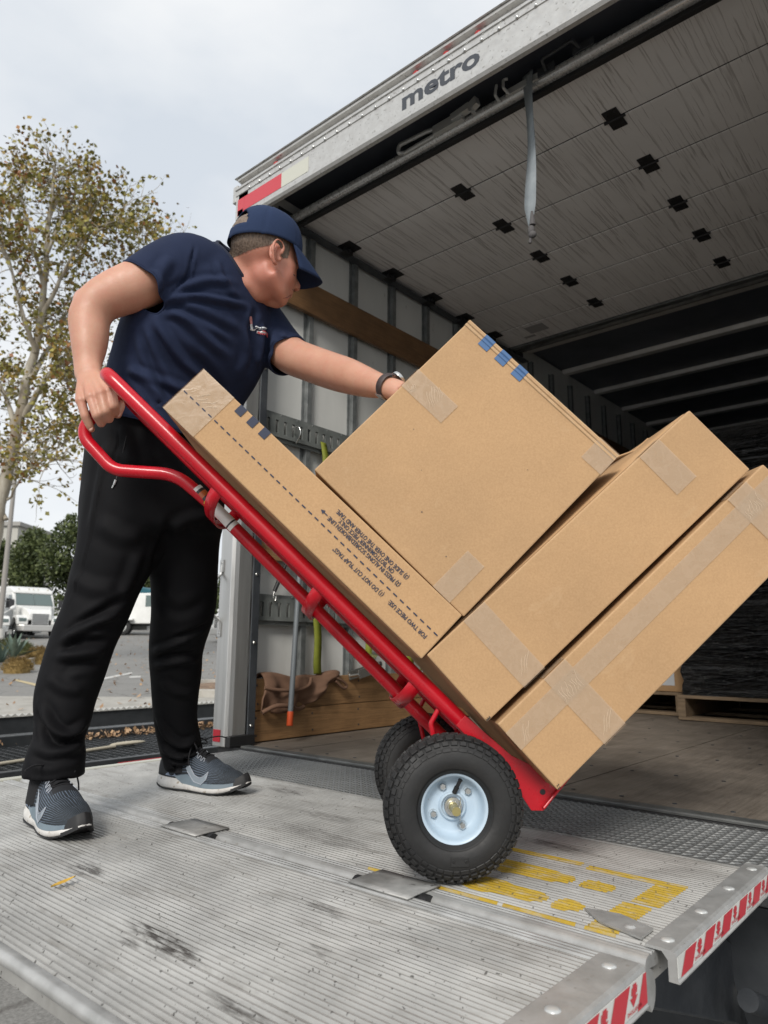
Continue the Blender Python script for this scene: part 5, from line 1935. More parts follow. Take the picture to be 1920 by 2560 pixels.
# collar band
sbm = bmesh.new()
sbm.from_mesh(sme)
bvh_shirt = BVHTree.FromBMesh(sbm)
# boundary loops become ribbed collar and hems
loops = []
be = {e for e in sbm.edges if e.is_boundary}
while be:
    e = be.pop()
    lp = [e.verts[0], e.verts[1]]
    while True:
        nx = next((x for x in lp[-1].link_edges if x in be), None)
        if nx is None: break
        be.discard(nx)
        lp.append(nx.other_vert(lp[-1]))
    if len(lp) > 20: loops.append([v.co.copy() + OFF[man] for v in lp])
def smooth_loop(lp, n=8):
    for _ in range(n):
        lp = [(lp[i - 1] + lp[i] * 2 + lp[(i + 1) % len(lp)]) / 4 for i in range(len(lp))]
    return lp
for lp in loops:
    if (lp[0] - lp[-1]).length < 1e-6: lp = lp[:-1]
    c = sum(lp, Vector()) / len(lp)
    if (c - P(602, 684, 1.848)).length < 0.07:
        L = smooth_loop(lp)[::2]
        def collar(m):
            m.tube(L, 0.0062, 8, closed=True)
        part('collar', M_SEAM, so_, collar, smooth=80)
    else:
        L = smooth_loop(lp, 4)[::2]
        part('hem', M_SHIRT, so_, lambda m: m.tube(L, 0.0026, 6, closed=True), smooth=80)
sbm.free()

# embroidered chest emblem: ball bat, script and swash, laid on the cloth
def on_shirt(px, py, lift=0.0022):
    d = (CAM_R @ Vector(((px - 960) / FOC, -(py - 1280) / FOC, -1))).normalized()
    loc, nn, ix, dist = bvh_shirt.ray_cast(CAM_P - OFF[man], d)
    if loc is None: return P(px, py, 1.8)
    if nn.dot(d) > 0: nn = -nn
    return loc + OFF[man] + nn * lift
EM = [material('white thread', (0.62, 0.64, 0.66), 0.8), material('navy thread', (0.012, 0.018, 0.04), 0.8), material('red thread', (0.50, 0.06, 0.07), 0.8), material('pale red thread', (0.52, 0.25, 0.25), 0.8)]
def emblem(m):
    def poly(pts, mi, lift):
        m.add([on_shirt(a, b, lift) for a, b in pts], [tuple(range(len(pts)))], mi)
    def stroke(pts, w, mi, lift):
        q = bez([Vector((a, b, 0)) for a, b in pts], 4)
        m.tube([on_shirt(p.x, p.y, lift) for p in q], w, 6, mi=mi)
    poly([(621.5, 793), (625, 790), (629, 792), (630, 799), (631, 811), (625.5, 811), (622.5, 800)], 3, 0.0020)
    poly([(625, 811), (631, 811), (633, 817), (638, 824), (634, 827), (627, 823), (625.5, 816)], 0, 0.0021)
    # script backing
    stroke([(626, 822), (634, 824), (640, 818), (648, 822), (657, 821), (664, 822)], 0.0042, 0, 0.0000)
    stroke([(641, 830), (650, 832), (658, 830), (666, 836)], 0.0042, 0, 0.0000)
    for a, b in (((631, 812), (633, 822)), ((636, 815), (633, 824))): stroke([a, ((a[0] + b[0]) / 2, (a[1] + b[1]) / 2), b], 0.0010, 1, 0.0042)
    def script(body, a, b, h, mi):
        v, f = text_mesh(body, 1.0, fat=0.02, shear=0.3, res=1)
        x1 = max(p.x for p in v)
        vv = []
        for p in v:
            u = p.x / x1
            vv.append(on_shirt(a[0] + (b[0] - a[0]) * u, a[1] + (b[1] - a[1]) * u + 2.0 * sin(pi * u) - p.y * h, 0.0050))
        m.add(vv, f, mi)
    script('Yankee', (632, 822), (666, 826), 11, 1)
    script('Moving', (641, 833), (668, 838), 9, 2)
    stroke([(655, 828), (664, 831), (667, 838), (667, 844)], 0.0012, 2, 0.0040)
part('emblem', EM, so_, emblem, weld=False, fix=False)

# ------------------------------------------------------------------ trousers
pants = MB()
PV = (P(420, 1050, 1.88) - P(400, 1330, 1.90)).normalized()
HIP = [((262, 1010), (545, 1075), 1.925, 40), ((246, 1070), (550, 1120), 1.93, 40), ((232, 1130), (553, 1170), 1.935, 38), ((224, 1200), (553, 1230), 1.94, 36), ((216, 1270), (550, 1290), 1.94, 36), ((214, 1330), (548, 1335), 1.94, 36)]
loft(pants, [torso_ring(l, r, d, ph, 1.25, 2.3, spine=PV) for l, r, d, ph in HIP])
def leg(rows, n=4):
    pts = []
    for l, r, d in rows:
        a, b = P(*l, d), P(*r, d)
        h = (b - a).length / 2
        pts.append(((a + b) / 2, h, h * 1.02))
    limb(pants, spline_sections(pts, n), 28)
def lerp(a, b, t): return a + (b - a) * t
leg([((l, y0), (r, y1), lerp(1.885, A1, t)) for l, y0, r, y1, t in (
    (219, 1215, 430, 1250, 0), (206, 1330, 396, 1385, 0.05), (187, 1421, 352, 1462, 0.12), (160, 1530, 314, 1540, 0.25), (136, 1590, 287, 1594, 0.36), (110, 1670, 260, 1672, 0.52),
    (92, 1740, 236, 1742, 0.66), (92, 1795, 223, 1798, 0.78), (90, 1840, 207, 1846, 0.88), (77, 1880, 210, 1878, 0.95), (66, 1925, 206, 1908, 1.0), (62, 1955, 205, 1928, 1.0))])
leg([((l, y0), (r, y1), lerp(1.99, A2, t)) for l, y0, r, y1, t in (
    (335, 1200, 550, 1230, 0), (352, 1310, 548, 1330, 0.05), (377, 1421, 543, 1421, 0.15), (383, 1512, 536, 1525, 0.3), (377, 1620, 507, 1612, 0.5), (380, 1693, 500, 1690, 0.65),
    (388, 1783, 490, 1792, 0.82), (400, 1856, 500, 1858, 0.95), (410, 1900, 507, 1886, 1.0), (418, 1932, 508, 1904, 1.0))])
pme = fuse(pants, 0.0060, 7, 0.5)
_c = coords(pme)
relax(pme, np.clip((0.24 - np.linalg.norm(_c - np.array(P(390, 1330, 1.92)), axis=1)) / 0.08, 0, 1), 40)
px_folds(pme, [
    ([(165, 1600), (220, 1562), (300, 1535)], 0.010, 0.0075), ([(150, 1622), (200, 1606), (275, 1598)], 0.010, -0.007), ([(140, 1640), (190, 1640), (265, 1625)], 0.010, 0.006),
    ([(190, 1570), (250, 1530), (320, 1490)], 0.010, -0.005), ([(150, 1680), (200, 1660), (255, 1655)], 0.012, -0.004),
    ([(100, 1755), (130, 1815), (170, 1838), (218, 1806)], 0.010, 0.0075), ([(95, 1790), (125, 1845), (165, 1858), (210, 1830)], 0.009, -0.006),
    ([(84, 1862), (120, 1886), (165, 1880), (206, 1862)], 0.010, 0.0042), ([(80, 1885), (125, 1903), (170, 1895), (205, 1886)], 0.010, -0.002), ([(72, 1912), (120, 1918), (165, 1906), (203, 1905)], 0.010, 0.0022),
    ([(120, 1690), (160, 1720), (215, 1725)], 0.012, 0.004), ([(175, 1440), (230, 1470), (300, 1475)], 0.016, 0.0035), ([(240, 1300), (300, 1340), (360, 1340)], 0.018, 0.004), ([(250, 1120), (330, 1150), (420, 1140)], 0.016, 0.003), ([(400, 1700), (440, 1730), (488, 1735)], 0.012, 0.0035), ([(390, 1500), (450, 1530), (520, 1500)], 0.016, -0.003),
    ([(384, 1628), (430, 1612), (478, 1590)], 0.009, 0.006), ([(384, 1648), (430, 1640), (490, 1628)], 0.009, -0.005), ([(384, 1668), (440, 1655), (498, 1650)], 0.009, 0.004), ([(440, 1600), (480, 1580), (520, 1560)], 0.010, -0.004),
    ([(392, 1790), (420, 1840), (455, 1862), (492, 1850)], 0.010, 0.0065), ([(404, 1850), (440, 1880), (500, 1872)], 0.009, -0.004), ([(406, 1872), (450, 1890), (504, 1880)], 0.008, 0.005), ([(416, 1895), (455, 1902), (505, 1890)], 0.007, -0.005),
    ([(300, 1060), (320, 1110), (330, 1180)], 0.014, 0.004), ([(270, 1100), (250, 1200), (225, 1330)], 0.012, 0.003), ([(350, 1380), (330, 1440), (300, 1500)], 0.014, 0.004), ([(380, 1420), (400, 1360), (440, 1300)], 0.014, -0.005), ([(420, 1330), (470, 1300), (530, 1290)], 0.014, 0.004),
    ([(265, 1170), (240, 1290), (205, 1430), (170, 1530)], 0.0035, -0.0022), ([(300, 1070), (290, 1130), (272, 1190)], 0.0035, -0.002),
], 0.0014, 9, 7.5)
cut(pme, [(P(134, 1942, A1), (P(130, 1975, A1) - P(142, 1890, A1)).normalized(), 0.12, 0.45, 0.03), (P(463, 1918, A2), (P(468, 1950, A2) - P(456, 1880, A2)).normalized(), 0.10, 0.45, 0.03),
          (P(404, 1043, 1.925), -PV, 0.3, 0.5, 0.05)])
po = finish('trousers', pme, M_PANTS, man)
k = po.modifiers.new('thick', 'SOLIDIFY')
k.thickness = 0.003
k.offset = 0
pbm = bmesh.new()
pbm.from_mesh(pme)
bvh_p = BVHTree.FromBMesh(pbm)
pbm.free()
def on_pants(px, py, lift=0.0025):
    d = (CAM_R @ Vector(((px - 960) / FOC, -(py - 1280) / FOC, -1))).normalized()
    loc, nn, ix, dist = bvh_p.ray_cast(CAM_P - OFF[man], d)
    if loc is None: return P(px, py, 1.75)
    if nn.dot(d) > 0: nn = -nn
    return loc + OFF[man] + nn * lift
part('pocket_zip', M_CHROME, po, lambda m: (m.tube([on_pants(291, 1201, 0.004), on_pants(287, 1213, 0.004)], 0.0035, 8), m.tube([on_pants(286, 1213, 0.004), on_pants(282, 1221, 0.004)], 0.0022, 8)))
part('pocket_seam', M_BLACK, po, lambda m: m.tube(bez([on_pants(a, b, 0.0012) for a, b in ((316, 1090), (308, 1130), (298, 1170), (291, 1198))], 3), 0.0014, 6))

# ------------------------------------------------------------------ trainers
def shoe_upper(t):
    uv = t.node('UVMap')
    uv.uv_map = 'UVMap'
    sp = t.node('SeparateXYZ')
    t.l.new(uv.outputs[0], sp.inputs[0])
    u, v = sp.outputs[0], sp.outputs[1]
    wob = t.math('MULTIPLY', t.noise(t.coord((8, 2, 1), 'UV'), 1.0, 2), 0.015)
    st = t.math('FRACT', t.math('MULTIPLY', t.math('ADD', t.math('ADD', v, wob), t.math('MULTIPLY', u, 0.18)), 34.0))
    jag = t.math('MULTIPLY', t.noise(t.coord((30, 60, 1), 'UV'), 1.0, 1), 0.4)
    width = t.ramp(t.math('ADD', u, jag), (0.42, 0.16), (0.72, 0.42), (1.05, 0.12))
    on = t.math('LESS_THAN', st, width)
    light = t.ramp(u, (0.30, (0.075, 0.095, 0.13)), (0.75, (0.125, 0.16, 0.215)), (1.0, (0.035, 0.045, 0.06)))
    c = t.mix(on, (0.016, 0.021, 0.026), light)
    dark = t.ramp(v, (0.30, 0.0), (0.36, 1.0), (0.64, 1.0), (0.70, 0.0))
    k = t.math('MULTIPLY', dark, t.math('LESS_THAN', u, 0.62))
    c = t.mix(k, c, (0.014, 0.015, 0.018))
    heel = t.math('LESS_THAN', u, 0.16)
    c = t.mix(heel, c, (0.020, 0.022, 0.025))
    return {'Base Color': c, 'Normal': t.bump(t.noise(t.coord((120, 120, 1), 'UV'), 1, 2), 0.2, 0.001)}


M_UPPER = material('striped knit shoe upper', fn=shoe_upper, rough=0.8)
M_FOAM = material('dirty white sole foam', fn=worn((0.55, 0.53, 0.50), (0.68, 0.67, 0.65), 30, (0.6, 0.8), 0.1, 90, (70, 0.62, (0.38, 0.34, 0.28))))
M_FOAMBLUE = material('grey blue sole foam', fn=worn((0.13, 0.17, 0.205), (0.175, 0.225, 0.26), 20, (0.5, 0.7)))
M_OUTSOLE = material('black outsole rubber', (0.014, 0.014, 0.015), 0.65)
M_HEELCUP = material('slate blue heel cup', (0.19, 0.235, 0.33), 0.45)
M_LACE = material('black lace', (0.010, 0.010, 0.012), 0.9)
M_SWOOSH = material('grey swoosh mark', (0.24, 0.28, 0.32), 0.4)
M_PIPING = material('pale shoe piping', (0.42, 0.45, 0.50), 0.5)


def outline(x):
    """half widths of the sole (left, right) at x in 0..1 along its length"""
    s = sin(pi * min(1, max(0, x)) ** 0.9) ** 0.45 if 0 < x < 1 else 0
    base = 0.038 + 0.018 * math.exp(-((x - 0.74) / 0.24) ** 2) - 0.005 * math.exp(-((x - 0.40) / 0.14) ** 2)
    return base * s, base * s


def shoe(heel, direction, mirror, label):
    """trainer: local x from heel to toe, y across, z up"""
    ex = Vector(direction).normalized()
    ez = Vector((0, 0, 1))
    ey = ez.cross(ex)
    Mx = Matrix.Translation(Vector(heel) - OFF[man]) @ Matrix((ex, ey, ez)).transposed().to_4x4()
    L = SHL
    NX, NA = 34, 40

    def zb(x): return 0.0005 + 0.030 * max(0, (x - 0.72) / 0.28) ** 2 + 0.012 * max(0, (0.10 - x) / 0.10) ** 2

    def zt(x): return 0.030 + 0.012 * (1 - x) + 0.010 * max(0, (x - 0.80) / 0.2) ** 1.5 - 0.006 * math.exp(-((x - 0.62) / 0.2) ** 2)

    def slab(f0, f1, grow0, grow1, xs=0.0, xe=1.0):
        m = MB()
        rings = []
        N = 56
        prof = [(0.0, grow0 - 0.004), (0.15, grow0), (0.5, (grow0 + grow1) / 2 + 0.002), (0.85, grow1), (1.0, grow1 - 0.004)]
        for h, g in prof:
            rg = []
            for k in range(N):
                a = 2 * pi * k / N
                x = 0.5 - 0.5 * cos(a)
                w = outline(x)[0]
                xx = xs + (xe - xs) * x
                px_ = (xx - 0.5) * (1 + g / 0.15) + 0.5
                y = (w + g * (1 if w > 0.004 else 0.2)) * (1 if sin(a) >= 0 else -1) * (0 if w == 0 else 1)
                z = f0(xx) + (f1(xx) - f0(xx)) * h
                rg.append(Vector((px_ * L, y, z)))
            rings.append(rg)
        loft(m, rings)
        return m
    mid = slab(lambda x: zb(x) + 0.003, lambda x: zt(x), 0.004, 0.000)
    me = mid.mesh('trainer', M_FOAM, Vector((0, 0, 0)), 60, True, True)
    so = bpy.data.objects.new('trainer', me)
    COL.objects.link(so)
    so.parent = man
    so.matrix_local = Mx
    so['label'] = label
    OFF[so] = Vector((0, 0, 0))
    part('outsole', M_OUTSOLE, so, lambda m: (m.v.extend(slab(lambda x: zb(x), lambda x: zb(x) + 0.004, 0.002, 0.003).v), m.f.extend(slab(lambda x: zb(x), lambda x: zb(x) + 0.004, 0.002, 0.003).f), m.m.extend([0] * 300)) and None, smooth=50)
    # blue foam layer, stops short of the heel
    def blue(m):
        N = 44
        for sg in (-1, 1):
            v = []
            for i in range(N + 1):
                x = 0.25 + 0.735 * i / N
                w = outline(min(x, 0.99))[0] + 0.0032
                z1 = zt(x) + 0.002
                z0 = zb(x) + 0.003 + (zt(x) - zb(x)) * (0.50 + 0.30 * max(0, 0.4 - x))
                sh = min(1, (x - 0.25) / 0.10)
                z0 = z1 - (z1 - z0) * sh
                v += [Vector((x * L + (0.002 if x > 0.95 else 0), sg * (w + 0.0012), z0)), Vector((x * L, sg * (w - 0.0015), z1 + 0.010 * math.exp(-((x - 0.40) / 0.09) ** 2)))]
            m.add(v, [(2 * i, 2 * i + 2, 2 * i + 3, 2 * i + 1) for i in range(N)])
    part('foam_layer', M_FOAMBLUE, so, blue, smooth=60)
    # toe bumper
    def bumper(m):
        N, K = 26, 7
        v = []
        for j in range(K):
            for i in range(N):
                t = -1 + 2 * i / (N - 1)
                x = 1 - 0.13 * abs(t) ** 2
                w = outline(min(x, 0.999))[0]
                top = zt(x) + 0.020 * (1 - abs(t) ** 1.6)
                z = zb(x) + 0.001 + (top - zb(x)) * j / (K - 1)
                back = 0.012 * (j / (K - 1)) ** 2
                v.append(Vector((x * L + 0.0045 - back, math.copysign(w + 0.0045, t) * min(1, abs(t) * 3.2) * (1 - 0.05 * j / K), z)))
        m.add(v, [(j * N + i, j * N + i + 1, (j + 1) * N + i + 1, (j + 1) * N + i) for j in range(K - 1) for i in range(N - 1)])
    part('toe_bumper', M_OUTSOLE, so, bumper, smooth=70)
    # upper
    def hgt(x):
        pts = [(0.0, 0.078), (0.06, 0.100), (0.14, 0.092), (0.24, 0.094), (0.33, 0.118), (0.42, 0.116), (0.55, 0.097), (0.70, 0.074), (0.84, 0.060), (0.93, 0.052), (1.0, 0.030)]
        for (a, b), (c, d) in zip(pts[:-1], pts[1:]):
            if a <= x <= c:
                t = (x - a) / (c - a)
                t = t * t * (3 - 2 * t)
                return b + (d - b) * t
        return 0.03
    v, f, uvs = [], [], []
    for i in range(NX + 1):
        x = i / NX
        xx = 0.012 + 0.974 * x
        w = max(0.004, outline(min(max(xx, 0.012), 0.988))[0] - 0.001)
        h = hgt(x)
        z0 = zt(xx) - 0.004
        for k in range(NA + 1):
            a = pi * k / NA
            cy, sz = cos(a), sin(a)
            ex_ = 2.6 if x > 0.45 else 2.2
            yy = w * math.copysign(abs(cy) ** (2 / ex_), cy)
            zz = z0 + (h - z0 + 0.0) * abs(sz) ** (2 / 2.3)
            if x < 0.34: yy *= 1 - 0.34 * sz ** 2 * (1 - x / 0.7)
            v.append(Vector((xx * L, yy, zz)))
            uvs.append((x, k / NA))
    for i in range(NX):
        for k in range(NA):
            x = (i + 0.5) / NX
            # ankle opening
            a = (k + 0.5) / NA
            if 0.06 < x < 0.36 and abs(a - 0.5) < 0.20 * sqrt(max(0, 1 - ((x - 0.21) / 0.15) ** 2)) + 0.02: continue
            f.append((i * (NA + 1) + k, i * (NA + 1) + k + 1, (i + 1) * (NA + 1) + k + 1, (i + 1) * (NA + 1) + k))
    um = bpy.data.meshes.new('upper')
    um.from_pydata(v, [], f)
    um.materials.append(M_UPPER)
    ul = um.uv_layers.new(name='UVMap')
    for lp in um.loops: ul.data[lp.index].uv = uvs[lp.vertex_index]
    um.polygons.foreach_set('use_smooth', [True] * len(um.polygons))
    uo = link('upper', um, so)
    k_ = uo.modifiers.new('thick', 'SOLIDIFY')
    k_.thickness = 0.003
    k_.offset = 1
    bb = BVHTree.FromPolygons(v, f)

    def on(x, side, a, lift=0.004):
        """point on the upper: x along, a from sole (0) to ridge (1), side -1 or 1"""
        i = min(NX, max(0, x * NX))
        k = (0.5 - 0.5 * (1 - a) * -side) if False else (0.5 * a if side > 0 else 1 - 0.5 * a)
        i0, k0 = int(min(i, NX - 1)), int(min(k * NA, NA - 1))
        fi, fk = i - i0, k * NA - k0
        g = lambda p, q: v[p * (NA + 1) + q]
        q = (g(i0, k0) * (1 - fi) + g(i0 + 1, k0) * fi) * (1 - fk) + (g(i0, k0 + 1) * (1 - fi) + g(i0 + 1, k0 + 1) * fi) * fk
        n = Vector((0, q.y, q.z - 0.03)).normalized()
        return q + n * lift
    # heel cup
    part('heel_cup', M_HEELCUP, so, lambda m: m.add([on(x, s, a, 0.0042) for s in (1, -1) for x, a in ((0.0, 0.02), (0.14, 0.02), (0.28, 0.02), (0.20, 0.20), (0.13, 0.38), (0.07, 0.55), (0.0, 0.60))], [tuple(range(7)), tuple(range(7, 14))]))
    # swoosh on either side
    def sw(m):
        for s in (1, -1):
            top = [(0.66, 0.40), (0.62, 0.20), (0.57, 0.12), (0.50, 0.14), (0.42, 0.26), (0.32, 0.46), (0.24, 0.60)]
            bot = [(0.66, 0.40), (0.655, 0.16), (0.60, 0.015), (0.50, 0.02), (0.40, 0.14), (0.31, 0.36), (0.24, 0.60)]
            a, b = [on(x, s, q, 0.0045) for x, q in top], [on(x, s, q, 0.0045) for x, q in bot]
            m.add(a + b, [(i, i + 1, 7 + i + 1, 7 + i) for i in range(6)])
    part('swoosh', M_SWOOSH, so, sw)
    part('piping', M_PIPING, so, lambda m: [m.tube([on(x, s, a, 0.0048) for x, a in ((0.66, 0.40), (0.62, 0.20), (0.57, 0.12), (0.50, 0.14), (0.42, 0.26), (0.32, 0.46))], 0.0011, 6) for s in (1, -1)] + [m.tube([on(x, s, a, 0.0048) for x, a in ((0.66, 0.40), (0.655, 0.16), (0.60, 0.015), (0.50, 0.02), (0.40, 0.14))], 0.0011, 6) for s in (1, -1)] and None, smooth=60)
    # lace eyelets zigzag and laces
    part('eyelet_trim', M_PIPING, so, lambda m: [m.tube([on(0.36 + 0.045 * i + dx, s, a, 0.0046) for i in range(5) for dx, a in ((0.0, 0.56), (0.012, 0.72), (0.030, 0.72), (0.036, 0.58))], 0.0011, 6) for s in (1, -1)] and None, smooth=60)
    def laces(m):
        for i in range(5):
            x = 0.375 + 0.045 * i
            a, b = on(x, 1, 0.74, 0.005), on(x + 0.01, -1, 0.74, 0.005)
            m.tube(bez([a, (a + b) / 2 + Vector((0, 0, 0.004)), b], 4), 0.0024, 8)
            if i < 4:
                c = on(x + 0.045, -1, 0.74, 0.006)
                m.tube(bez([a, (a + c) / 2 + Vector((0, 0, 0.006)), c], 4), 0.0022, 8)
        kx = Vector((0.36 * L, 0, hgt(0.36) + 0.010))
        m.ball(kx, 0.008, 0.007, 0.006, 10, 8)
        q = 1 if mirror else -1
        m.tube(bez([kx, kx + Vector((0.020, -q * 0.030, 0.016)), kx + Vector((0.042, -q * 0.034, -0.006)), kx + Vector((0.024, -q * 0.018, -0.006)), kx], 6), 0.0020, 8)
        m.tube(bez([kx, kx + Vector((0.004, q * 0.030, 0.014)), kx + Vector((0.018, q * 0.046, 0.000)), kx + Vector((0.010, q * 0.024, -0.002)), kx], 6), 0.0020, 8)
        m.tube(bez([kx, kx + Vector((0.022, q * 0.022, 0.012)), kx + Vector((0.045, q * 0.060, 0.018)), kx + Vector((0.060, q * 0.085, 0.012))], 6), 0.0020, 8)
        m.tube(bez([kx, kx + Vector((0.024, -q * 0.036, 0.000)), kx + Vector((0.026, -q * 0.050, -0.030)), kx + Vector((0.030, -q * 0.052, -0.052))], 6), 0.0020, 8)
    part('lace', M_LACE, so, laces, smooth=60)
    # tongue with a small label
    part('tongue', M_LACE, so, lambda m: m.grid(lambda a, b: Vector(((0.40 - 0.12 * b) * L, (a - 0.5) * 0.052, hgt(0.40) + 0.002 + 0.026 * b - 0.020 * (2 * a - 1) ** 2)), 9, 6), smooth=60)
    part('tongue_label', M_HEELCUP, so, lambda m: m.add([Vector(((0.335 + 0.05 * a) * L, -0.010 + 0.020 * b, hgt(0.40) + 0.004 + 0.018 * (1 - a))) for a, b in ((0, 0), (1, 0), (1, 1), (0, 1))], [(0, 1, 2, 3)]))
    return so


s1 = shoe(F1 + Z_AX * 0.001, D1, False, 'right trainer, toe towards the photographer')
s2 = shoe(F2 + Z_AX * 0.001, D2, True, 'left trainer seen from the side')
for q in (AN1, AN2): part('sock', M_LACE, man, lambda m: m.tube([q + Z_AX * 0.07, q, q - Z_AX * 0.05], [0.040, 0.039, 0.044], 20), smooth=60)

# ------------------------------------------------------------------ wristwatch
wc = P(972, 967, 1.658)
wt = (P(992, 973, 1.635) - P(950, 962, 1.69)).normalized()
wf = (A_AX - wt * A_AX.dot(wt)).normalized()
we = wt.cross(wf).normalized()
M_LEATHER = material('dark brown leather strap', fn=worn((0.035, 0.024, 0.024), (0.06, 0.042, 0.040), 60, (0.5, 0.7)))
def wband(m):
    n = 36
    v = []
    for h, g in ((-0.011, 0.0), (-0.008, 0.0028), (0.008, 0.0028), (0.011, 0.0)):
        for k in range(n):
            a = 2 * pi * k / n
            v.append(wc + wt * h + we * cos(a) * (0.0305 + g) + wf * sin(a) * (0.0295 + g))
    m.add(v, [(j * n + k, j * n + (k + 1) % n, (j + 1) * n + (k + 1) % n, (j + 1) * n + k) for j in range(3) for k in range(n)])
wo = part('wristwatch', M_LEATHER, man, wband, smooth=60)
up_ = we if we.z > 0 else -we
part('watch_case', M_CHROME, wo, lambda m: (m.lathe([(0, 0.008), (0.014, 0.008), (0.0175, 0.006), (0.019, 0.003), (0.019, -0.003), (0.0, -0.003)], wc + up_ * 0.033 + wf * 0.006, up_ + wf * 0.15, 28)), smooth=40)
part('buckle', M_CHROME, wo, lambda m: m.obox(wc - up_ * 0.033, wt, wf, up_, 0.012, 0.009, 0.0015))
# ================================================================== load inside the truck
M_PALLET = material('weathered pallet wood', fn=wood((0.30, 0.215, 0.135), (0.17, 0.115, 0.065), 'x'), rough=0.8)


def wrapfn(t):
    v = t.coord((1, 1, 1))
    m = t.node('Mapping')
    m.inputs['Rotation'].default_value = (0, radians(14), 0)
    m.inputs['Scale'].default_value = (1.1, 1.1, 26)
    c = t.node('TexCoord')
    t.l.new(c.outputs['Object'], m.inputs['Vector'])
    n = t.noise(m.outputs[0], 1.1, 5, 0.6, 0.9)
    n2 = t.noise(t.coord((1.4, 1.4, 44), rot=(0, radians(-5), 0)), 1.0, 4, 0.6, 0.6)
    h = t.math('ADD', t.math('POWER', n, 2.0), t.math('MULTIPLY', n2, 0.5))
    return {'Normal': t.bump(h, 0.9, 0.05)}


M_WRAP = material('black stretch film', (0.004, 0.005, 0.006), 0.10, fn=wrapfn, Specular_IOR_Level=0.8)
M_YELSTRAP = material('lime yellow webbing', fn=worn((0.14, 0.16, 0.012), (0.22, 0.24, 0.02), 20, (0.6, 0.8), 0.3, 400))
M_LABEL = material('white paper label', (0.62, 0.64, 0.66), 0.6)


def pallet(label, corner, rot, w, d):
    ex = Vector((cos(rot), sin(rot), 0))
    ey = Vector((-sin(rot), cos(rot), 0))
    c = Vector(corner)
    t = thing('pallet', label, 'pallet', tuple(c + ex * w / 2 + ey * d / 2), 'wooden pallets in the truck')
    ob = lambda m, a, b, z0, z1, la, lb: m.obox(c + ex * (a + la / 2) + ey * (b + lb / 2) + Vector((0, 0, (z0 + z1) / 2)), ex, ey, Z_AX, la / 2, lb / 2, (z1 - z0) / 2)
    for i in range(7):
        part('deck_board', M_PALLET, t, lambda m: ob(m, 0.004 * (i % 2), i * (d - 0.1) / 6, 0.126, 0.145, w - 0.006 * (i % 3), 0.098), bevel=0.002)
    for i in range(3):
        part('stringer', M_PALLET, t, lambda m: ob(m, i * (w - 0.045) / 2, 0.0, 0.0215, 0.125, 0.045, d), bevel=0.002)
    for i in range(3):
        part('bottom_board', M_PALLET, t, lambda m: ob(m, 0, i * (d - 0.1) / 2, 0.002, 0.021, w, 0.098), bevel=0.002)
    return c, ex, ey


RP = radians(-2)
c, ex, ey = pallet('right wooden pallet under the black wrapped load', (-1.545, 4.48, 0), RP, 1.2, 1.0)
wl = thing('wrapped_load', 'tall pallet load wrapped in shiny black stretch film', 'wrapped load', tuple(c + ex * 0.6 + ey * 0.5 + Vector((0, 0, 0.147))))
def film(m):
    o = c + ex * 0.03 + ey * 0.02 + Vector((0, 0, 0.1465))
    w, d, h = 1.14, 0.94, 1.58
    NU, NV = 96, 60
    def fn(u, v):
        s = (u % 1) * 4
        k, f = int(s), s - int(s)
        f2 = f
        pts = [(0, 0), (1, 0), (1, 1), (0, 1), (0, 0)]
        a, b = pts[k], pts[k + 1]
        x, y = a[0] + (b[0] - a[0]) * f2, a[1] + (b[1] - a[1]) * f2
        p = o + ex * x * w + ey * y * d + Z_AX * v * h
        nrm = ((ex * (x - 0.5) + ey * (y - 0.5))).normalized()
        q = Vector((x * 2 + y * 2, 0, v * 9 + (x + y) * 1.1))
        g = noise.noise(Vector((q.x * 1.3, 1, q.z * 3.3))) * 0.018 + abs(noise.noise(Vector((q.x * 2.0, 7, q.z * 6)))) * 0.014
        return p + nrm * (g - 0.012 * (1 - abs(2 * v - 1) ** 6) * 0)
    m.grid(fn, NU, NV, wrap=True)
    b = len(m.v)
    m.add([o + Z_AX * h, o + ex * w + Z_AX * h, o + ex * w + ey * d + Z_AX * h, o + ey * d + Z_AX * h], [(0, 1, 2, 3)])
part('film', M_WRAP, wl, film, smooth=60)
rp_ = random.Random(12)
def pleats(m):
    """stretched folds of the film standing proud of the load's near and left sides"""
    for _ in range(95):
        z = rp_.uniform(0.05, 1.5)
        x0 = rp_.uniform(-0.05, 0.75)
        L = rp_.uniform(0.15, 0.65)
        sl = rp_.uniform(0.02, 0.20) * (1 if rp_.random() < 0.85 else -0.6)
        r = rp_.uniform(0.0025, 0.0075)
        pts = []
        for i in range(7):
            t = i / 6
            xx = max(0.01, min(1.13, x0 + L * t))
            pts.append(c + ex * (0.03 + xx) + ey * (0.012 + 0.002 * sin(t * 5 + z * 9)) + Z_AX * (0.147 + min(1.56, z + sl * L * t + 0.006 * sin(t * 7 + z * 20))))
        m.tube(pts, [r * (0.08 + sin(pi * i / 6) ** 0.7) for i in range(7)], 8)
tag(part('film_pleats', M_WRAP, wl, pleats, smooth=80), kind='stuff')
band = thing('cargo_strap', 'lime yellow strap drawn level across the black wrapped load', 'strap', tuple(c + ex * 0.6 + Vector((0, 0, 0.9))))
part('webbing', M_YELSTRAP, band, lambda m: m.obox(c + ex * 0.45 - ey * 0.004 + Z_AX * 0.845, ex, ey, Z_AX, 0.85, 0.0015, 0.025))

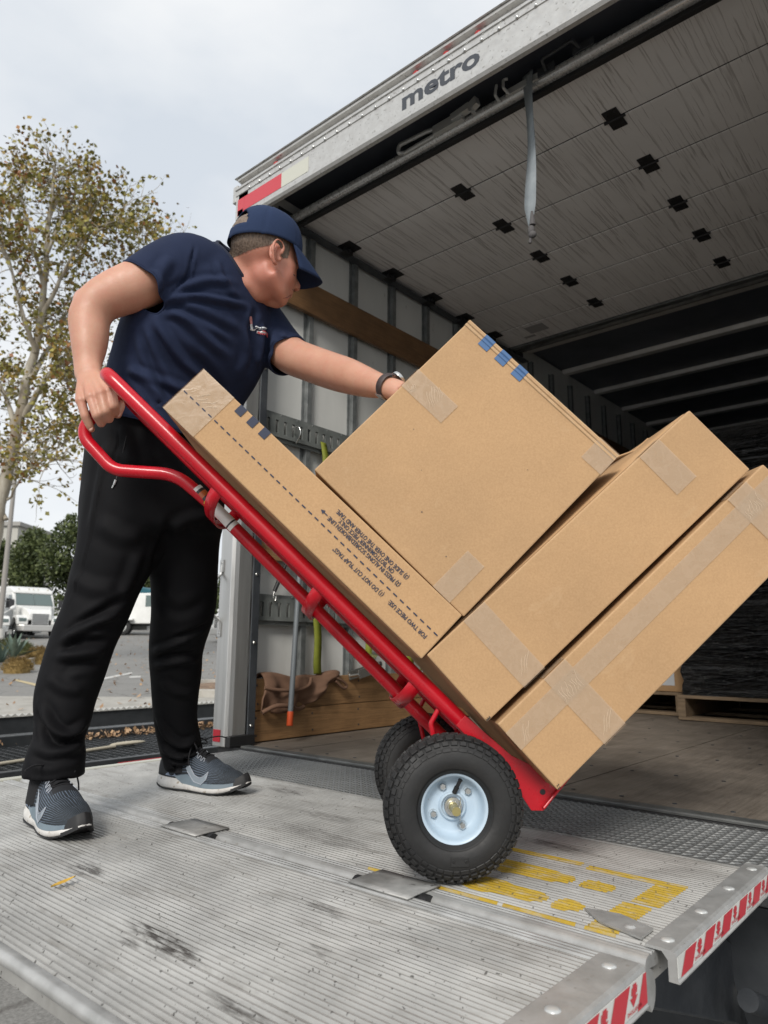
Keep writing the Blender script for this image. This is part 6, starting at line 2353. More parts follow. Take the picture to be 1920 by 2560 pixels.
c2, ex2, ey2 = pallet('left wooden pallet carrying the labelled brown carton', (-2.54, 4.74, 0), RP, 0.95, 1.0)
ct = thing('carton', 'brown carton with a white paper label standing on the left pallet', 'box', tuple(c2 + ex2 * 0.5 + ey2 * 0.5 + Vector((0, 0, 0.147))))
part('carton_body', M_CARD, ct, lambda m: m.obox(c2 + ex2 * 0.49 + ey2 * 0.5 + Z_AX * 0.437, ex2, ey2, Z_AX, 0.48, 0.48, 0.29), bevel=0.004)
def label(m):
    o = c2 + ex2 * 0.60 + ey2 * 0.0186 + Z_AX * 0.185
    m.add([o, o + ex2 * 0.30, o + ex2 * 0.30 + Z_AX * 0.19, o + Z_AX * 0.19], [(0, 1, 2, 3)])
part('paper_label', M_LABEL, ct, label)
def lprint(m):
    o = c2 + ex2 * 0.60 + ey2 * 0.0182 + Z_AX * 0.185
    for x, z, w, h in ((0.03, 0.035, 0.07, 0.03), (0.12, 0.048, 0.06, 0.006), (0.12, 0.036, 0.05, 0.006), (0.03, 0.02, 0.2, 0.003), (0.03, 0.07, 0.24, 0.003)):
        m.add([o + ex2 * x + Z_AX * z, o + ex2 * (x + w) + Z_AX * z, o + ex2 * (x + w) + Z_AX * (z + h), o + ex2 * x + Z_AX * (z + h)], [(0, 1, 2, 3)])
part('label_print', M_INK, ct, lprint)
w2 = thing('stacked_load', 'dark covered goods stacked on the brown carton deep in the truck', 'load', tuple(c2 + Vector((0.4, 0.4, 0.73))))
part('cover', M_WRAP, w2, lambda m: m.obox(c2 + ex2 * 0.5 + ey2 * 0.5 + Z_AX * 1.06, ex2, ey2, Z_AX, 0.47, 0.47, 0.33), bevel=0.01)

# ------------------------------------------------------------------ things on the left wall
pole = thing('cargo_bar', 'grey steel bar with an orange tip leaning against the wall planks', 'bar', tuple(survey(726, 1818, x=XL + 0.075)))
pa, pb = survey(724, 1815, x=XL + 0.150), survey(748, 1440, x=XL + 0.085)
part('tube', material('grey powder coat', (0.14, 0.155, 0.165), 0.5), pole, lambda m: m.tube([pa.lerp(pb, 0.085), pa.lerp(pb, 1.18)], 0.0122, 14), smooth=60)
part('tip', material('orange plastic', (0.62, 0.085, 0.02), 0.5), pole, lambda m: m.tube([pa, pa.lerp(pb, 0.004), pa.lerp(pb, 0.09)], [0.012, 0.0142, 0.0142], 14), smooth=60)

jk = thing('jacket', 'brown work garment slung over the top wall plank', 'jacket', tuple(survey(690, 1760, x=XL + 0.07)))
def jacket(m):
    y0, y1 = 2.115, 2.60
    NU, NV = 40, 26
    def fn(u, v):
        y = y0 + (y1 - y0) * u
        s = v * 0.33
        drop = 0.17 - 0.035 * u - 0.11 * max(0, u - 0.55) * 2.0 + 0.012 * sin(u * 9)
        ztop = 0.283 + 0.016 * sin(u * 7 + 1) + 0.014 * (1 if 0.4 < u < 0.7 else 0) * sin((u - 0.4) / 0.3 * pi)
        if v < 0.25:
            t = v / 0.25
            return Vector((XL + 0.018 + 0.045 * t, y, ztop - 0.02 * (1 - t) ** 2 + 0.006 * sin(pi * t)))
        t = (v - 0.25) / 0.75
        f = 0.010 * sin(u * 16 + t * 3) + 0.008 * sin(u * 31 - t * 5) + 0.006 * noise.noise(Vector((u * 9, t * 5, 1)))
        x = XL + 0.068 + f * (0.4 + t) + 0.018 * sin(pi * t)
        return Vector((x, y + 0.01 * sin(t * 6), ztop - drop * t))
    m.grid(fn, NU, NV)
M_DUCK = material('brown duck canvas', fn=cloth((0.14, 0.075, 0.045), (0.19, 0.105, 0.065), 500, 0.9))
jo = part('shell', M_DUCK, jk, jacket, smooth=80)
k = jo.modifiers.new('thick', 'SOLIDIFY')
k.thickness = 0.006
part('cuff', M_DUCK, jk, lambda m: (m.tube(bez([Vector((XL + 0.085, 2.12, 0.235)), Vector((XL + 0.100, 2.20, 0.222)), Vector((XL + 0.102, 2.30, 0.219)), Vector((XL + 0.09, 2.38, 0.236)), Vector((XL + 0.085, 2.40, 0.27))], 5), 0.008, 8),
                                    m.tube(bez([Vector((XL + 0.085, 2.11, 0.13)), Vector((XL + 0.104, 2.17, 0.155)), Vector((XL + 0.11, 2.24, 0.152)), Vector((XL + 0.098, 2.31, 0.135)), Vector((XL + 0.08, 2.36, 0.14))], 5), 0.010, 8),
                                    m.tube(bez([Vector((XL + 0.075, 2.53, 0.275)), Vector((XL + 0.085, 2.60, 0.255)), Vector((XL + 0.085, 2.645, 0.225)), Vector((XL + 0.085, 2.62, 0.215)), Vector((XL + 0.08, 2.57, 0.25))], 5), 0.007, 8)), smooth=80)

def ribbon(m, pts, w, wdir=(0, 1, 0), twist=0.0):
    q = bez(pts, 6)
    n = len(q)
    d0 = Vector(wdir)
    v = []
    for i, p in enumerate(q):
        a = twist * i / n
        d = (d0 * cos(a) + Vector((1, 0, 0)) * sin(a)) * w / 2
        v += [p - d, p + d]
    m.add(v, [(2 * i, 2 * i + 1, 2 * i + 3, 2 * i + 2) for i in range(n - 1)])
def hang(label, y, z0, z1, w, gr, tw=0.0, sway=0.01):
    t = thing('ratchet_strap', label, 'strap', (XL + 0.06, y, z0), gr)
    o = part('webbing', M_YELSTRAP, t, lambda m: ribbon(m, [Vector((XL + 0.056, y, z1)), Vector((XL + 0.062 + sway, y + 0.004, z1 - (z1 - z0) * 0.4)), Vector((XL + 0.070 + sway, y - 0.006, z0 + (z1 - z0) * 0.2)), Vector((XL + 0.066, y + 0.006, z0))], w, twist=tw), smooth=80)
    k = o.modifiers.new('thick', 'SOLIDIFY')
    k.thickness = 0.003
    return t
G = 'yellow straps on the left wall'
hang('wide yellow strap behind the grey bar, hanging from the lower track', 2.455, 0.285, 0.56, 0.046, G, 0.12, 0.004)
hang('narrow yellow strap beside the silver buckle', 2.815, 0.36, 0.56, 0.036, G, 1.0)
hang('left one of two yellow straps under the red rails', 3.16, 0.285, 0.62, 0.05, G, 0.3)
hang('right one of two yellow straps under the red rails', 3.265, 0.285, 0.60, 0.05, G, -0.5)
hang('yellow strap looped on the upper track beside the square box', 2.475, 1.22, 1.44, 0.038, G, 0.8)
bk = thing('buckle', 'silver ratchet buckle resting on the top wall plank', 'buckle', (XL + 0.07, 2.83, 0.28))
bx_, by_, bz_ = XL + 0.075, 2.80, 0.300
part('frame', M_CHROME, bk, lambda m: (m.obox((bx_, by_ - 0.05, bz_ - 0.012), (0.2, 1, 0.25), (1, -0.2, 0), (0, -0.25, 1), 0.07, 0.004, 0.022), m.obox((bx_ + 0.05, by_ - 0.03, bz_ - 0.004), (0.2, 1, 0.25), (1, -0.2, 0), (0, -0.25, 1), 0.07, 0.004, 0.022),
                                      m.tube([(bx_ - 0.01, by_ - 0.11, bz_ - 0.03), (bx_ + 0.07, by_ - 0.13, bz_ - 0.02)], 0.008, 10), m.tube([(bx_ - 0.01, by_ + 0.03, bz_ + 0.02), (bx_ + 0.07, by_ + 0.03, bz_ + 0.03)], 0.014, 12)), bevel=0.002)
part('handle', M_CHROME, bk, lambda m: m.grid(lambda u, v: Vector((bx_ - 0.015 + 0.08 * u, by_ - 0.02 + 0.11 * v, bz_ + 0.035 + 0.055 * sin(pi * v * 0.8))), 5, 9), smooth=60)
hk = thing('hook', 'small steel hook on the upper slotted track', 'hook', tuple(survey(690, 1085, x=XL + 0.06)))
part('wire', M_CHROME, hk, lambda m: m.tube(bez([Vector((XL + 0.055, 2.26, 1.46)), Vector((XL + 0.09, 2.27, 1.465)), Vector((XL + 0.10, 2.275, 1.43)), Vector((XL + 0.07, 2.275, 1.39))], 5), 0.004, 8), smooth=60)
bg = thing('bungee_cord', 'black bungee cord with a wire hook stretched to the lower slotted track', 'cord', tuple(survey(684, 1490, x=XL + 0.06)))
ba, bb_ = survey(716, 1408, x=XL + 0.062), survey(686, 1478, x=XL + 0.062)
part('cord', M_BLACK, bg, lambda m: (m.tube([ba + (ba - bb_) * 0.8, ba, ba.lerp(bb_, 0.55), bb_], [0.004, 0.005, 0.010, 0.009], 10)), smooth=60)
part('wire_hook', M_CHROME, bg, lambda m: m.tube(bez([bb_, bb_ + Vector((0, -0.006, -0.03)), bb_ + Vector((0, 0.006, -0.045)), bb_ + Vector((0, 0.012, -0.025))], 5), 0.0028, 8), smooth=60)
# ================================================================== the yard behind
def on_lot(px, py, lift=0.0):
    lo = 3.0
    while lo < 250:
        p = P(px, py, lo)
        if p.z <= lot_z(p): break
        lo += 0.05 if lo < 40 else 0.2
    p.z = lot_z(p) + lift
    return p


# concrete apron near the truck
M_CONC = material('pale concrete', fn=worn((0.29, 0.275, 0.245), (0.38, 0.365, 0.33), 3, (0.8, 0.9), 0.2, 60, (40, 0.66, (0.20, 0.18, 0.15))), rough=0.85)
ap = MB()
def apron(u, v):
    d = 6.5 + 9.3 * v
    s = -14 + 24 * u
    p = A_AX * d + U_AX * s
    return Vector((p.x, p.y, lot_z(p) + 0.006))
ap.grid(apron, 24, 40)
tag(ap.build('concrete_apron', M_CONC, None, smooth=60), kind='structure')
M_LINE = material('worn white road paint', fn=worn((0.36, 0.355, 0.335), (0.55, 0.545, 0.52), 9, (0.7, 0.9), 0.1, 60))
M_LINEY = material('worn yellow road paint', fn=worn((0.42, 0.34, 0.19), (0.50, 0.41, 0.24), 9, (0.7, 0.9), 0.1, 60))
for q, mm in (([(243, 1698), (330, 1681), (331, 1685), (246, 1703)], M_LINE), ([(322, 1692), (352, 1690), (352, 1695), (324, 1696)], M_LINE), ([(40, 1699), (95, 1711), (93, 1717), (36, 1702)], M_LINEY)):
    m = MB()
    m.add([on_lot(a, b, 0.008) for a, b in q], [(0, 1, 2, 3)])
    tag(m.build('parking_line', mm, None), kind='structure')

# ------------------------------------------------------------------ planter islands
M_KERB = material('concrete kerb', fn=worn((0.34, 0.32, 0.28), (0.42, 0.40, 0.36), 5, (0.8, 0.9), 0.2, 60))
M_SOIL = material('dry mulch soil', fn=worn((0.13, 0.085, 0.055), (0.24, 0.165, 0.11), 4, (0.9, 1.0), 0.5, 30, (12, 0.6, (0.33, 0.22, 0.13))))
def island(cd, cs, rd, rs, name):
    """kerbed oval island: centre distance and side, half sizes"""
    n = 40
    def at(k, r, z): 
        a = 2 * pi * k / n
        ca, sa = cos(a), sin(a)
        p = A_AX * (cd + (rd + r) * math.copysign(abs(ca) ** 0.6, ca)) + U_AX * (cs + (rs + r) * math.copysign(abs(sa) ** 0.6, sa))
        return Vector((p.x, p.y, lot_z(p) + z))
    m = MB()
    v = []
    for r, z in ((0.0, -0.1), (0.0, 0.15), (-0.15, 0.16), (-0.15, 0.05)): v += [at(k, r, z) for k in range(n)]
    m.add(v, [(j * n + k, j * n + (k + 1) % n, (j + 1) * n + (k + 1) % n, (j + 1) * n + k) for j in range(3) for k in range(n)])
    tag(m.build('kerb', M_KERB, None, smooth=30), kind='structure')
    m = MB()
    cpt = A_AX * cd + U_AX * cs
    m.add([at(k, -0.14, 0.08) for k in range(n)] + [Vector((cpt.x, cpt.y, lot_z(cpt) + 0.22))], [(k, (k + 1) % n, n) for k in range(n)])
    tag(m.build('planting_soil', M_SOIL, None, smooth=60), kind='structure')
k0 = P(118, 1650, 25.5)
island(25.5, k0.dot(U_AX) - 4.2, 5.3, 4.2, 'planter')
k1 = on_lot(560, 1728)
island(k1.dot(A_AX), k1.dot(U_AX), 1.2, 1.05, 'ring')

M_AGAVE = material('blue green agave leaf', fn=worn((0.07, 0.11, 0.085), (0.14, 0.19, 0.15), 4, (0.5, 0.7)))
M_DRY = material('golden dry grass', fn=worn((0.16, 0.105, 0.03), (0.27, 0.18, 0.06), 20, (0.8, 0.9)))
M_OLIVE = material('olive shrub leaf', fn=worn((0.045, 0.055, 0.015), (0.10, 0.105, 0.03), 20, (0.6, 0.8)))
def agave(px, py, h, label, seed):
    rnd = random.Random(seed)
    b = on_lot(px, py, 0.08)
    t = thing('agave', label, 'plant', tuple(b), 'agaves in the planter')
    for i in range(13):
        a = 2 * pi * i * 0.382 + rnd.random()
        el = rnd.uniform(0.45, 1.35)
        L = h * rnd.uniform(0.8, 1.1)
        d = Vector((cos(a) * cos(el), sin(a) * cos(el), sin(el)))
        w = d.cross(Z_AX).normalized()
        def leaf(m):
            v = []
            N = 7
            for j in range(N):
                s = j / (N - 1)
                c = b + d * L * s + Z_AX * (-0.25 * L * s * s * (1 - sin(el))) 
                ww = 0.055 * h * 1.2 * (0.6 + 0.9 * sin(pi * min(1, s * 0.9 + 0.1))) * (1 - s ** 3)
                up = w.cross(d).normalized()
                v += [c - w * ww + up * ww * 0.5, c, c + w * ww + up * ww * 0.5]
            m.add(v, [(3 * j + q, 3 * j + q + 1, 3 * j + q + 4, 3 * j + q + 3) for j in range(N - 1) for q in (0, 1)])
        part('leaf', M_AGAVE, t, leaf, smooth=80)
def tussock(px, py, r, hgt_, label, mat, gr, seed, cat='plant', name='grass_tussock'):
    rnd = random.Random(seed)
    b = on_lot(px, py, 0.06)
    t = thing(name, label, cat, tuple(b), gr)
    def f(m):
        for i in range(900):
            a = rnd.uniform(0, 2 * pi)
            z = rnd.random() ** 0.7
            n = Vector((cos(a) * sqrt(1 - z * z), sin(a) * sqrt(1 - z * z), z))
            p = b + Vector((n.x * r, n.y * r, n.z * hgt_)) * rnd.uniform(0.75, 1.0)
            d = (n + Vector((rnd.uniform(-.5, .5), rnd.uniform(-.5, .5), rnd.uniform(-.2, .5)))).normalized()
            w = d.cross(Vector((rnd.random(), rnd.random(), rnd.random()))).normalized() * r * 0.03
            m.add([p - w, p + w, p + d * r * 0.28], [(0, 1, 2)])
        m.ball(b, r * 0.86, r * 0.86, hgt_ * 0.86, 14, 10)
    part('blades', mat, t, f, weld=False, fix=False)
agave(33, 1655, 1.05, 'tall agave with upright grey green blades beside the white trucks', 3)
agave(-2, 1668, 0.8, 'low spreading agave at the left edge of the planter', 4)
tussock(42, 1682, 0.42, 0.36, 'front golden grass tussock near the kerb', M_DRY, 'golden grass tussocks', 5)
tussock(95, 1652, 0.42, 0.42, 'left of two golden grass tussocks beside the man', M_DRY, 'golden grass tussocks', 6)
tussock(112, 1660, 0.36, 0.38, 'right of two golden grass tussocks beside the man', M_DRY, 'golden grass tussocks', 7)
tussock(52, 1645, 0.5, 0.5, 'olive shrub behind the tall agave', M_OLIVE, None, 8, 'shrub', 'shrub')
tussock(10, 1640, 0.55, 0.55, 'reddish olive shrub left of the tall agave', M_OLIVE, None, 9, 'shrub', 'shrub')

# ------------------------------------------------------------------ lamp post
lp_t = P(28, 1250, 31)
lp_b = on_lot(6, 1600)
lp_b = P(3, 1560, 31)
lp_b.x, lp_b.y = P(14, 1420, 31).x, P(14, 1420, 31).y
post_ = thing('lamp_post', 'slim grey lamp post standing beside the plane tree trunk', 'lamp post', (lp_b.x, lp_b.y, lot_z(lp_b)))
part('pole', material('grey painted pole', (0.27, 0.255, 0.235), 0.6), post_, lambda m: m.tube([(lp_b.x, lp_b.y, lot_z(lp_b) + 0.9), (lp_b.x, lp_b.y, lot_z(lp_b) + 9.5)], [0.12, 0.075], 14), smooth=60)
part('foot', material('pale pole foot', (0.55, 0.55, 0.52), 0.7), post_, lambda m: m.tube([(lp_b.x, lp_b.y, lot_z(lp_b)), (lp_b.x, lp_b.y, lot_z(lp_b) + 0.9)], [0.26, 0.22], 18), smooth=60)
part('arm', material('grey painted pole', (0.27, 0.255, 0.235), 0.6), post_, lambda m: m.tube([(lp_b.x, lp_b.y, lot_z(lp_b) + 9.4), (lp_b.x - 1.6, lp_b.y - 0.6, lot_z(lp_b) + 9.7)], 0.05, 10), smooth=60)

# ------------------------------------------------------------------ lorries parked at the back
M_WHITE = material('white truck paint', fn=worn((0.66, 0.66, 0.64), (0.74, 0.74, 0.72), 2, (0.25, 0.4)))
M_TEAL = material('dark teal truck paint', (0.012, 0.085, 0.115), 0.3)
M_GLASS = material('dark windscreen glass', (0.10, 0.135, 0.13), 0.06, Specular_IOR_Level=0.8)
M_GRILLE = material('dark grille', (0.03, 0.03, 0.032), 0.5)
M_DKTYRE = material('truck tyre', (0.02, 0.02, 0.02), 0.75)
def lorry(label, pos, fwd, paint, cat='truck', roof=3.05, low=None, grille_chrome=True, cabp=None):
    low = low or paint
    cabp = cabp or paint
    f = Vector(fwd).normalized()
    l = Z_AX.cross(f)
    o = Vector(pos)
    t = thing('semi_truck', label, cat, tuple(o), 'lorries parked at the back of the yard')
    q = lambda x, y, z: o + f * x + l * y + Z_AX * z
    def solid(m, prof, y0, y1, inset=0.0):
        """side profile (x, z) pushed across from y0 to y1"""
        m.prism([q(x, y0, z) for x, z in prof], l * (y1 - y0))
    # cab with raked screen and roof fairing, narrower hood in front
    def cab(m): solid(m, [(0.0, 0.95), (0.0, 1.85), (-0.55, 2.62), (-0.75, 2.66), (-2.3, 2.66), (-2.3, 0.7), (-0.2, 0.7)], -1.13, 1.13)
    part('cab', cabp, t, cab, bevel=0.06, segs=3)
    def fair(m): solid(m, [(-0.42, 2.58), (-0.50, 2.80), (-0.95, roof - 0.12), (-1.5, roof), (-2.28, roof + 0.03), (-2.28, 2.6)], -1.10, 1.10)
    part('roof_fairing', paint, t, fair, bevel=0.10, segs=3)
    def hood(m):
        pr = [(1.42, 1.00), (1.40, 1.38), (1.15, 1.62), (-0.05, 1.90), (-0.05, 0.9)]
        a = [q(x, -0.62 if x > 1 else -0.98, z) for x, z in pr]
        b = [q(x, 0.62 if x > 1 else 0.98, z) for x, z in pr]
        m.add(a + b, [tuple(range(5)), tuple(range(9, 4, -1))] + [(i, 5 + i, 5 + (i + 1) % 5, (i + 1) % 5) for i in range(5)])
    part('hood', low, t, hood, bevel=0.08, segs=3)
    for s in (-1, 1):
        part('fender', low, t, lambda m: m.prism([q(x, s * 0.62, z) for x, z in [(1.40, 0.75), (1.40, 1.05), (1.05, 1.28), (0.35, 1.28), (0.0, 0.95), (0.0, 0.7), (0.12, 0.75), (0.3, 1.05), (0.6, 1.15), (0.95, 1.05), (1.15, 0.75)]], l * s * 0.58), bevel=0.05, segs=2)
        part('headlight', M_GLASS, t, lambda m: m.obox(q(1.36, s * 0.92, 1.02), f, l, Z_AX, 0.06, 0.20, 0.10), bevel=0.03)
        mi = part('mirror', M_GRILLE, t, lambda m: (m.obox(q(0.05, s * 1.42, 1.98), f, l, Z_AX, 0.07, 0.11, 0.26), m.tube([q(-0.1, s * 1.1, 2.15), q(0.05, s * 1.4, 2.18)], 0.025, 8), m.tube([q(-0.1, s * 1.1, 1.8), q(0.05, s * 1.4, 1.78)], 0.025, 8)), bevel=0.03)
        part('hood_mirror', paint, t, lambda m: (m.ball(q(0.9, s * 1.32, 1.72), 0.10, 0.14, 0.10, 12, 8), m.tube([q(0.7, s * 0.95, 1.45), q(0.9, s * 1.3, 1.68)], 0.02, 8)), smooth=60)
        part('side_window', M_GLASS, t, lambda m: m.prism([q(x, s * 1.135, z) for x, z in [(-0.12, 1.80), (-0.58, 2.50), (-1.15, 2.50), (-1.15, 1.78)]], l * s * 0.012))
        part('side_skirt', low, t, lambda m: m.obox(q(-3.0, s * 1.05, 0.62), f, l, Z_AX, 0.75, 0.10, 0.28), bevel=0.03)
    part('windscreen', M_GLASS, t, lambda m: [m.prism([q(0.045, y0, 1.90), q(0.045, y1, 1.90), q(-0.475, y1 * 0.96, 2.56), q(-0.475, y0 * 0.96, 2.56)], f * 0.012 + Z_AX * 0.008) for y0, y1 in ((-1.0, -0.012), (0.012, 1.0))])
    gr = part('grille', M_CHROME if grille_chrome else M_GRILLE, t, lambda m: m.obox(q(1.405, 0, 1.05), f, l, Z_AX, 0.02, 0.46, 0.32), bevel=0.02)
    for i in range(7):
        part('slat', M_GRILLE, gr, lambda m: m.obox(q(1.428, 0, 0.78 + 0.09 * i), f, l, Z_AX, 0.004, 0.42, 0.026))
    part('bumper', M_CHROME if not grille_chrome else M_GALV, t, lambda m: m.prism([q(1.52, -0.85, 0.38), q(1.52, 0.85, 0.38), q(1.30, 1.18, 0.40), q(1.10, 1.18, 0.40), q(1.10, -1.18, 0.40), q(1.30, -1.18, 0.40)], Z_AX * 0.36), bevel=0.05)
    part('cab_light', M_LINEY, t, lambda m: [m.ball(q(-0.52, y, 2.86), 0.035) for y in (-0.8, -0.25, 0, 0.25, 0.8)])
    part('chassis', M_STEEL, t, lambda m: (m.box(0, 0, 0, 0, 0, 0) and None) or m.obox(q(-2.6, 0, 0.72), f, l, Z_AX, 3.6, 0.42, 0.13))
    for x, yy in ((0.62, 0.98), (-3.9, 0.95), (-5.2, 0.95)):
        for s in (-1, 1):
            w = part('wheel', M_DKTYRE, t, lambda m: m.lathe([(0.28, 0.14), (0.42, 0.16), (0.50, 0.12), (0.52, 0.0), (0.50, -0.12), (0.42, -0.16), (0.28, -0.14)], q(x, s * yy, 0.52), l * s, 28), smooth=50)
            part('rim', M_CHROME, w, lambda m: m.lathe([(0.0, 0.06), (0.10, 0.07), (0.12, 0.03), (0.22, 0.02), (0.26, 0.10), (0.285, 0.145)], q(x, s * yy, 0.52), l * s, 24), smooth=50)
    for x in (-3.9, -5.2):
        for s in (-1, 1):
            part('mudguard', low, t, lambda m: m.tube([q(x + 0.62 * cos(a), s * 0.95, 0.55 + 0.62 * sin(a)) for a in [pi * (0.1 + 0.8 * i / 8) for i in range(9)]], 0.03, 6), smooth=60)
    return t
TOCAM = (-A_AX * 0.76 + U_AX * 0.65).normalized()
bp = on_lot(66, 1596)
lorry('white semi truck with a slatted chrome grille, facing forward by the dark trees', bp + A_AX * 0.6, TOCAM, M_WHITE)
bp = on_lot(-52, 1599)
lorry('white semi truck with a dark grille at the left edge of the yard', bp, (-A_AX * 0.80 + U_AX * 0.6).normalized(), M_WHITE, grille_chrome=False)
bp = on_lot(415, 1588)
lorry('white semi truck with a teal roof fairing, seen side on between the man\'s legs', bp + U_AX * 0.2, (U_AX * 0.97 - A_AX * 0.25), M_TEAL, low=M_WHITE, cabp=M_WHITE)
bp = on_lot(600, 1606)
lorry('white semi truck half hidden behind the truck\'s corner post', bp + A_AX * 0.5, (-U_AX * 0.86 - A_AX * 0.5), M_WHITE)
bp = on_lot(290, 1588)
fb = thing('flatbed_trailer', 'low white flatbed trailer parked behind the man\'s knee', 'trailer', tuple(bp))
part('bed', M_WHITE, fb, lambda m: m.obox(bp + Z_AX * 1.45 + A_AX * 1.2, U_AX, A_AX, Z_AX, 2.6, 1.1, 0.55), bevel=0.05)
part('rail', material('brown rail', (0.12, 0.07, 0.045), 0.7), fb, lambda m: m.obox(bp + Z_AX * 2.08 + A_AX * 1.2, U_AX, A_AX, Z_AX, 2.6, 1.12, 0.07))
for x in (-1.2, 0.4):
    w = part('wheel', M_DKTYRE, fb, lambda m: m.lathe([(0.28, 0.14), (0.42, 0.16), (0.50, 0.12), (0.52, 0.0), (0.50, -0.12), (0.42, -0.16), (0.28, -0.14)], bp + U_AX * x + Z_AX * 0.52, -A_AX, 28), smooth=50)
    part('rim', M_CHROME, w, lambda m: m.lathe([(0.0, 0.06), (0.10, 0.07), (0.12, 0.03), (0.22, 0.02), (0.26, 0.10), (0.285, 0.145)], bp + U_AX * x + Z_AX * 0.52, -A_AX, 24), smooth=50)
part('fender', M_WHITE, fb, lambda m: m.obox(bp + Z_AX * 1.0 - A_AX * 0.05 + U_AX * -0.4, U_AX, A_AX, Z_AX, 1.5, 0.35, 0.06), bevel=0.03)

# ------------------------------------------------------------------ trees
def leafmat(name, a, b):
    def f(t):
        oi = t.node('NewGeometry')
        c = t.ramp(oi.outputs['Random Per Island'], (0.0, a), (1.0, b))
        return {'Base Color': c}
    return material(name, a, 0.6, fn=f, Transmission_Weight=0.0)
ML_OLIVE = leafmat('olive plane leaf', (0.12, 0.112, 0.018), (0.25, 0.215, 0.04))
ML_OCHRE = leafmat('ochre plane leaf', (0.20, 0.13, 0.022), (0.30, 0.20, 0.035))
ML_RUST = leafmat('rust plane leaf', (0.20, 0.075, 0.022), (0.30, 0.14, 0.035))
ML_GREEN = leafmat('dark evergreen leaf', (0.028, 0.045, 0.013), (0.115, 0.14, 0.045))
def barkfn(t):
    v = t.coord((1, 1, 0.35))
    c = t.ramp(t.noise(v, 2.6, 5, 0.6), (0.32, (0.17, 0.135, 0.095)), (0.5, (0.27, 0.235, 0.18)), (0.7, (0.40, 0.37, 0.31)))
    return {'Base Color': c, 'Normal': t.bump(t.noise(v, 9, 4), 0.4, 0.03)}
M_BARK = material('mottled plane bark', fn=barkfn, rough=0.85)
M_BARK2 = material('dark bark', (0.07, 0.055, 0.04), 0.9)

DT = 22.0
tr = thing('plane_tree', 'tall autumn plane tree with a pale mottled trunk and sparse yellowing leaves', 'tree', tuple(P(-25, 1680, DT)))
rt = random.Random(21)
wood_ = MB()
tips = []
def limb_px(pts, r0, r1):
    q = bez([P(a, b, DT + c) for a, b, c in pts], 6)
    n = len(q)
    q = [p + Vector((rt.uniform(-1, 1), rt.uniform(-1, 1), rt.uniform(-1, 1))) * 0.03 for p in q]
    rs_ = [r0 + (r1 - r0) * (i / (n - 1)) ** 0.8 for i in range(n)]
    wood_.tube(q, rs_, 10)
    return q, rs_
trunk, _ = limb_px([(-52, 1690, 0), (-34, 1500, 0), (0, 1260, 0), (32, 1120, 0), (66, 960, 0.1), (97, 830, 0), (112, 700, 0), (120, 560, 0.2), (133, 480, 0), (137, 405, 0)], 0.27, 0.035)
MAIN = []
for pts, r0 in ((([(45, 1120, 0), (20, 1010, 0.4), (-30, 900, 0.8), (-70, 760, 1.0)]), 0.12), ([(60, 1040, 0), (120, 940, -0.5), (190, 880, -0.9), (250, 840, -1.0)], 0.11), ([(75, 950, 0), (130, 860, 0.6), (185, 770, 1.0), (240, 690, 1.2)], 0.11),
                ([(90, 880, 0), (55, 780, -0.6), (20, 650, -1.0), (-10, 520, -1.2)], 0.10), ([(100, 800, 0), (150, 700, -0.5), (200, 600, -0.8), (230, 500, -0.9)], 0.09), ([(110, 720, 0), (80, 600, 0.5), (60, 510, 0.9), (45, 435, 1.0)], 0.08),
                ([(115, 640, 0), (160, 540, 0.4), (188, 480, 0.6), (186, 425, 0.7)], 0.07), ([(185, 770, 1.0), (270, 700, 1.2), (350, 650, 1.2), (420, 600, 1.1)], 0.06), ([(120, 940, -0.5), (180, 960, -1.0), (230, 990, -1.4)], 0.05),
                ([(20, 1250, 0), (60, 1190, -0.5), (110, 1150, -1.0), (150, 1150, -1.2)], 0.04), ([(45, 1120, 0), (100, 1080, 0.6), (160, 1060, 0.9), (205, 1080, 1.0)], 0.05), ([(-30, 900, 0.8), (-80, 850, 1.2), (-140, 760, 1.4)], 0.06),
                ([(200, 600, -0.8), (270, 560, -0.9), (310, 520, -0.8)], 0.04), ([(20, 650, -1.0), (-40, 560, -1.2), (-80, 460, -1.3)], 0.05), ([(97, 830, 0), (160, 800, 1.2), (230, 790, 1.6), (290, 760, 1.7)], 0.06), ([(15, 1300, 0), (-40, 1200, 0.4), (-90, 1120, 0.7)], 0.07)):
    q, rs_ = limb_px(pts, r0, 0.012)
    MAIN.append(q)
MAIN.append(trunk[30:])
def twig(p, d, L, r, lev):
    n = 5
    q = [p]
    for i in range(n):
        d = (d + Vector((rt.uniform(-1, 1), rt.uniform(-1, 1), rt.uniform(-0.7, 1.0))) * 0.28).normalized()
        q.append(q[-1] + d * L / n)
    wood_.tube(q, [r * (1 - 0.75 * i / n) for i in range(n + 1)], 5, caps=False)
    if lev > 0:
        for _ in range(3):
            k = rt.randint(1, n)
            twig(q[k], (d + Vector((rt.uniform(-1, 1), rt.uniform(-1, 1), rt.uniform(-0.6, 1.0)))).normalized(), L * rt.uniform(0.5, 0.8), r * 0.55, lev - 1)
    else:
        tips.extend(q[1:])
for q in MAIN:
    n = len(q)
    for i in range(n):
        if i < n * 0.25: continue
        for _ in range(2):
            out = Vector((rt.uniform(-1, 1), rt.uniform(-1, 1), rt.uniform(-0.5, 1.2))).normalized()
            twig(q[i], out, rt.uniform(0.8, 1.5), 0.018, 1)
wood_.build('trunk', M_BARK, tr, smooth=70, weld=False, fix=False)
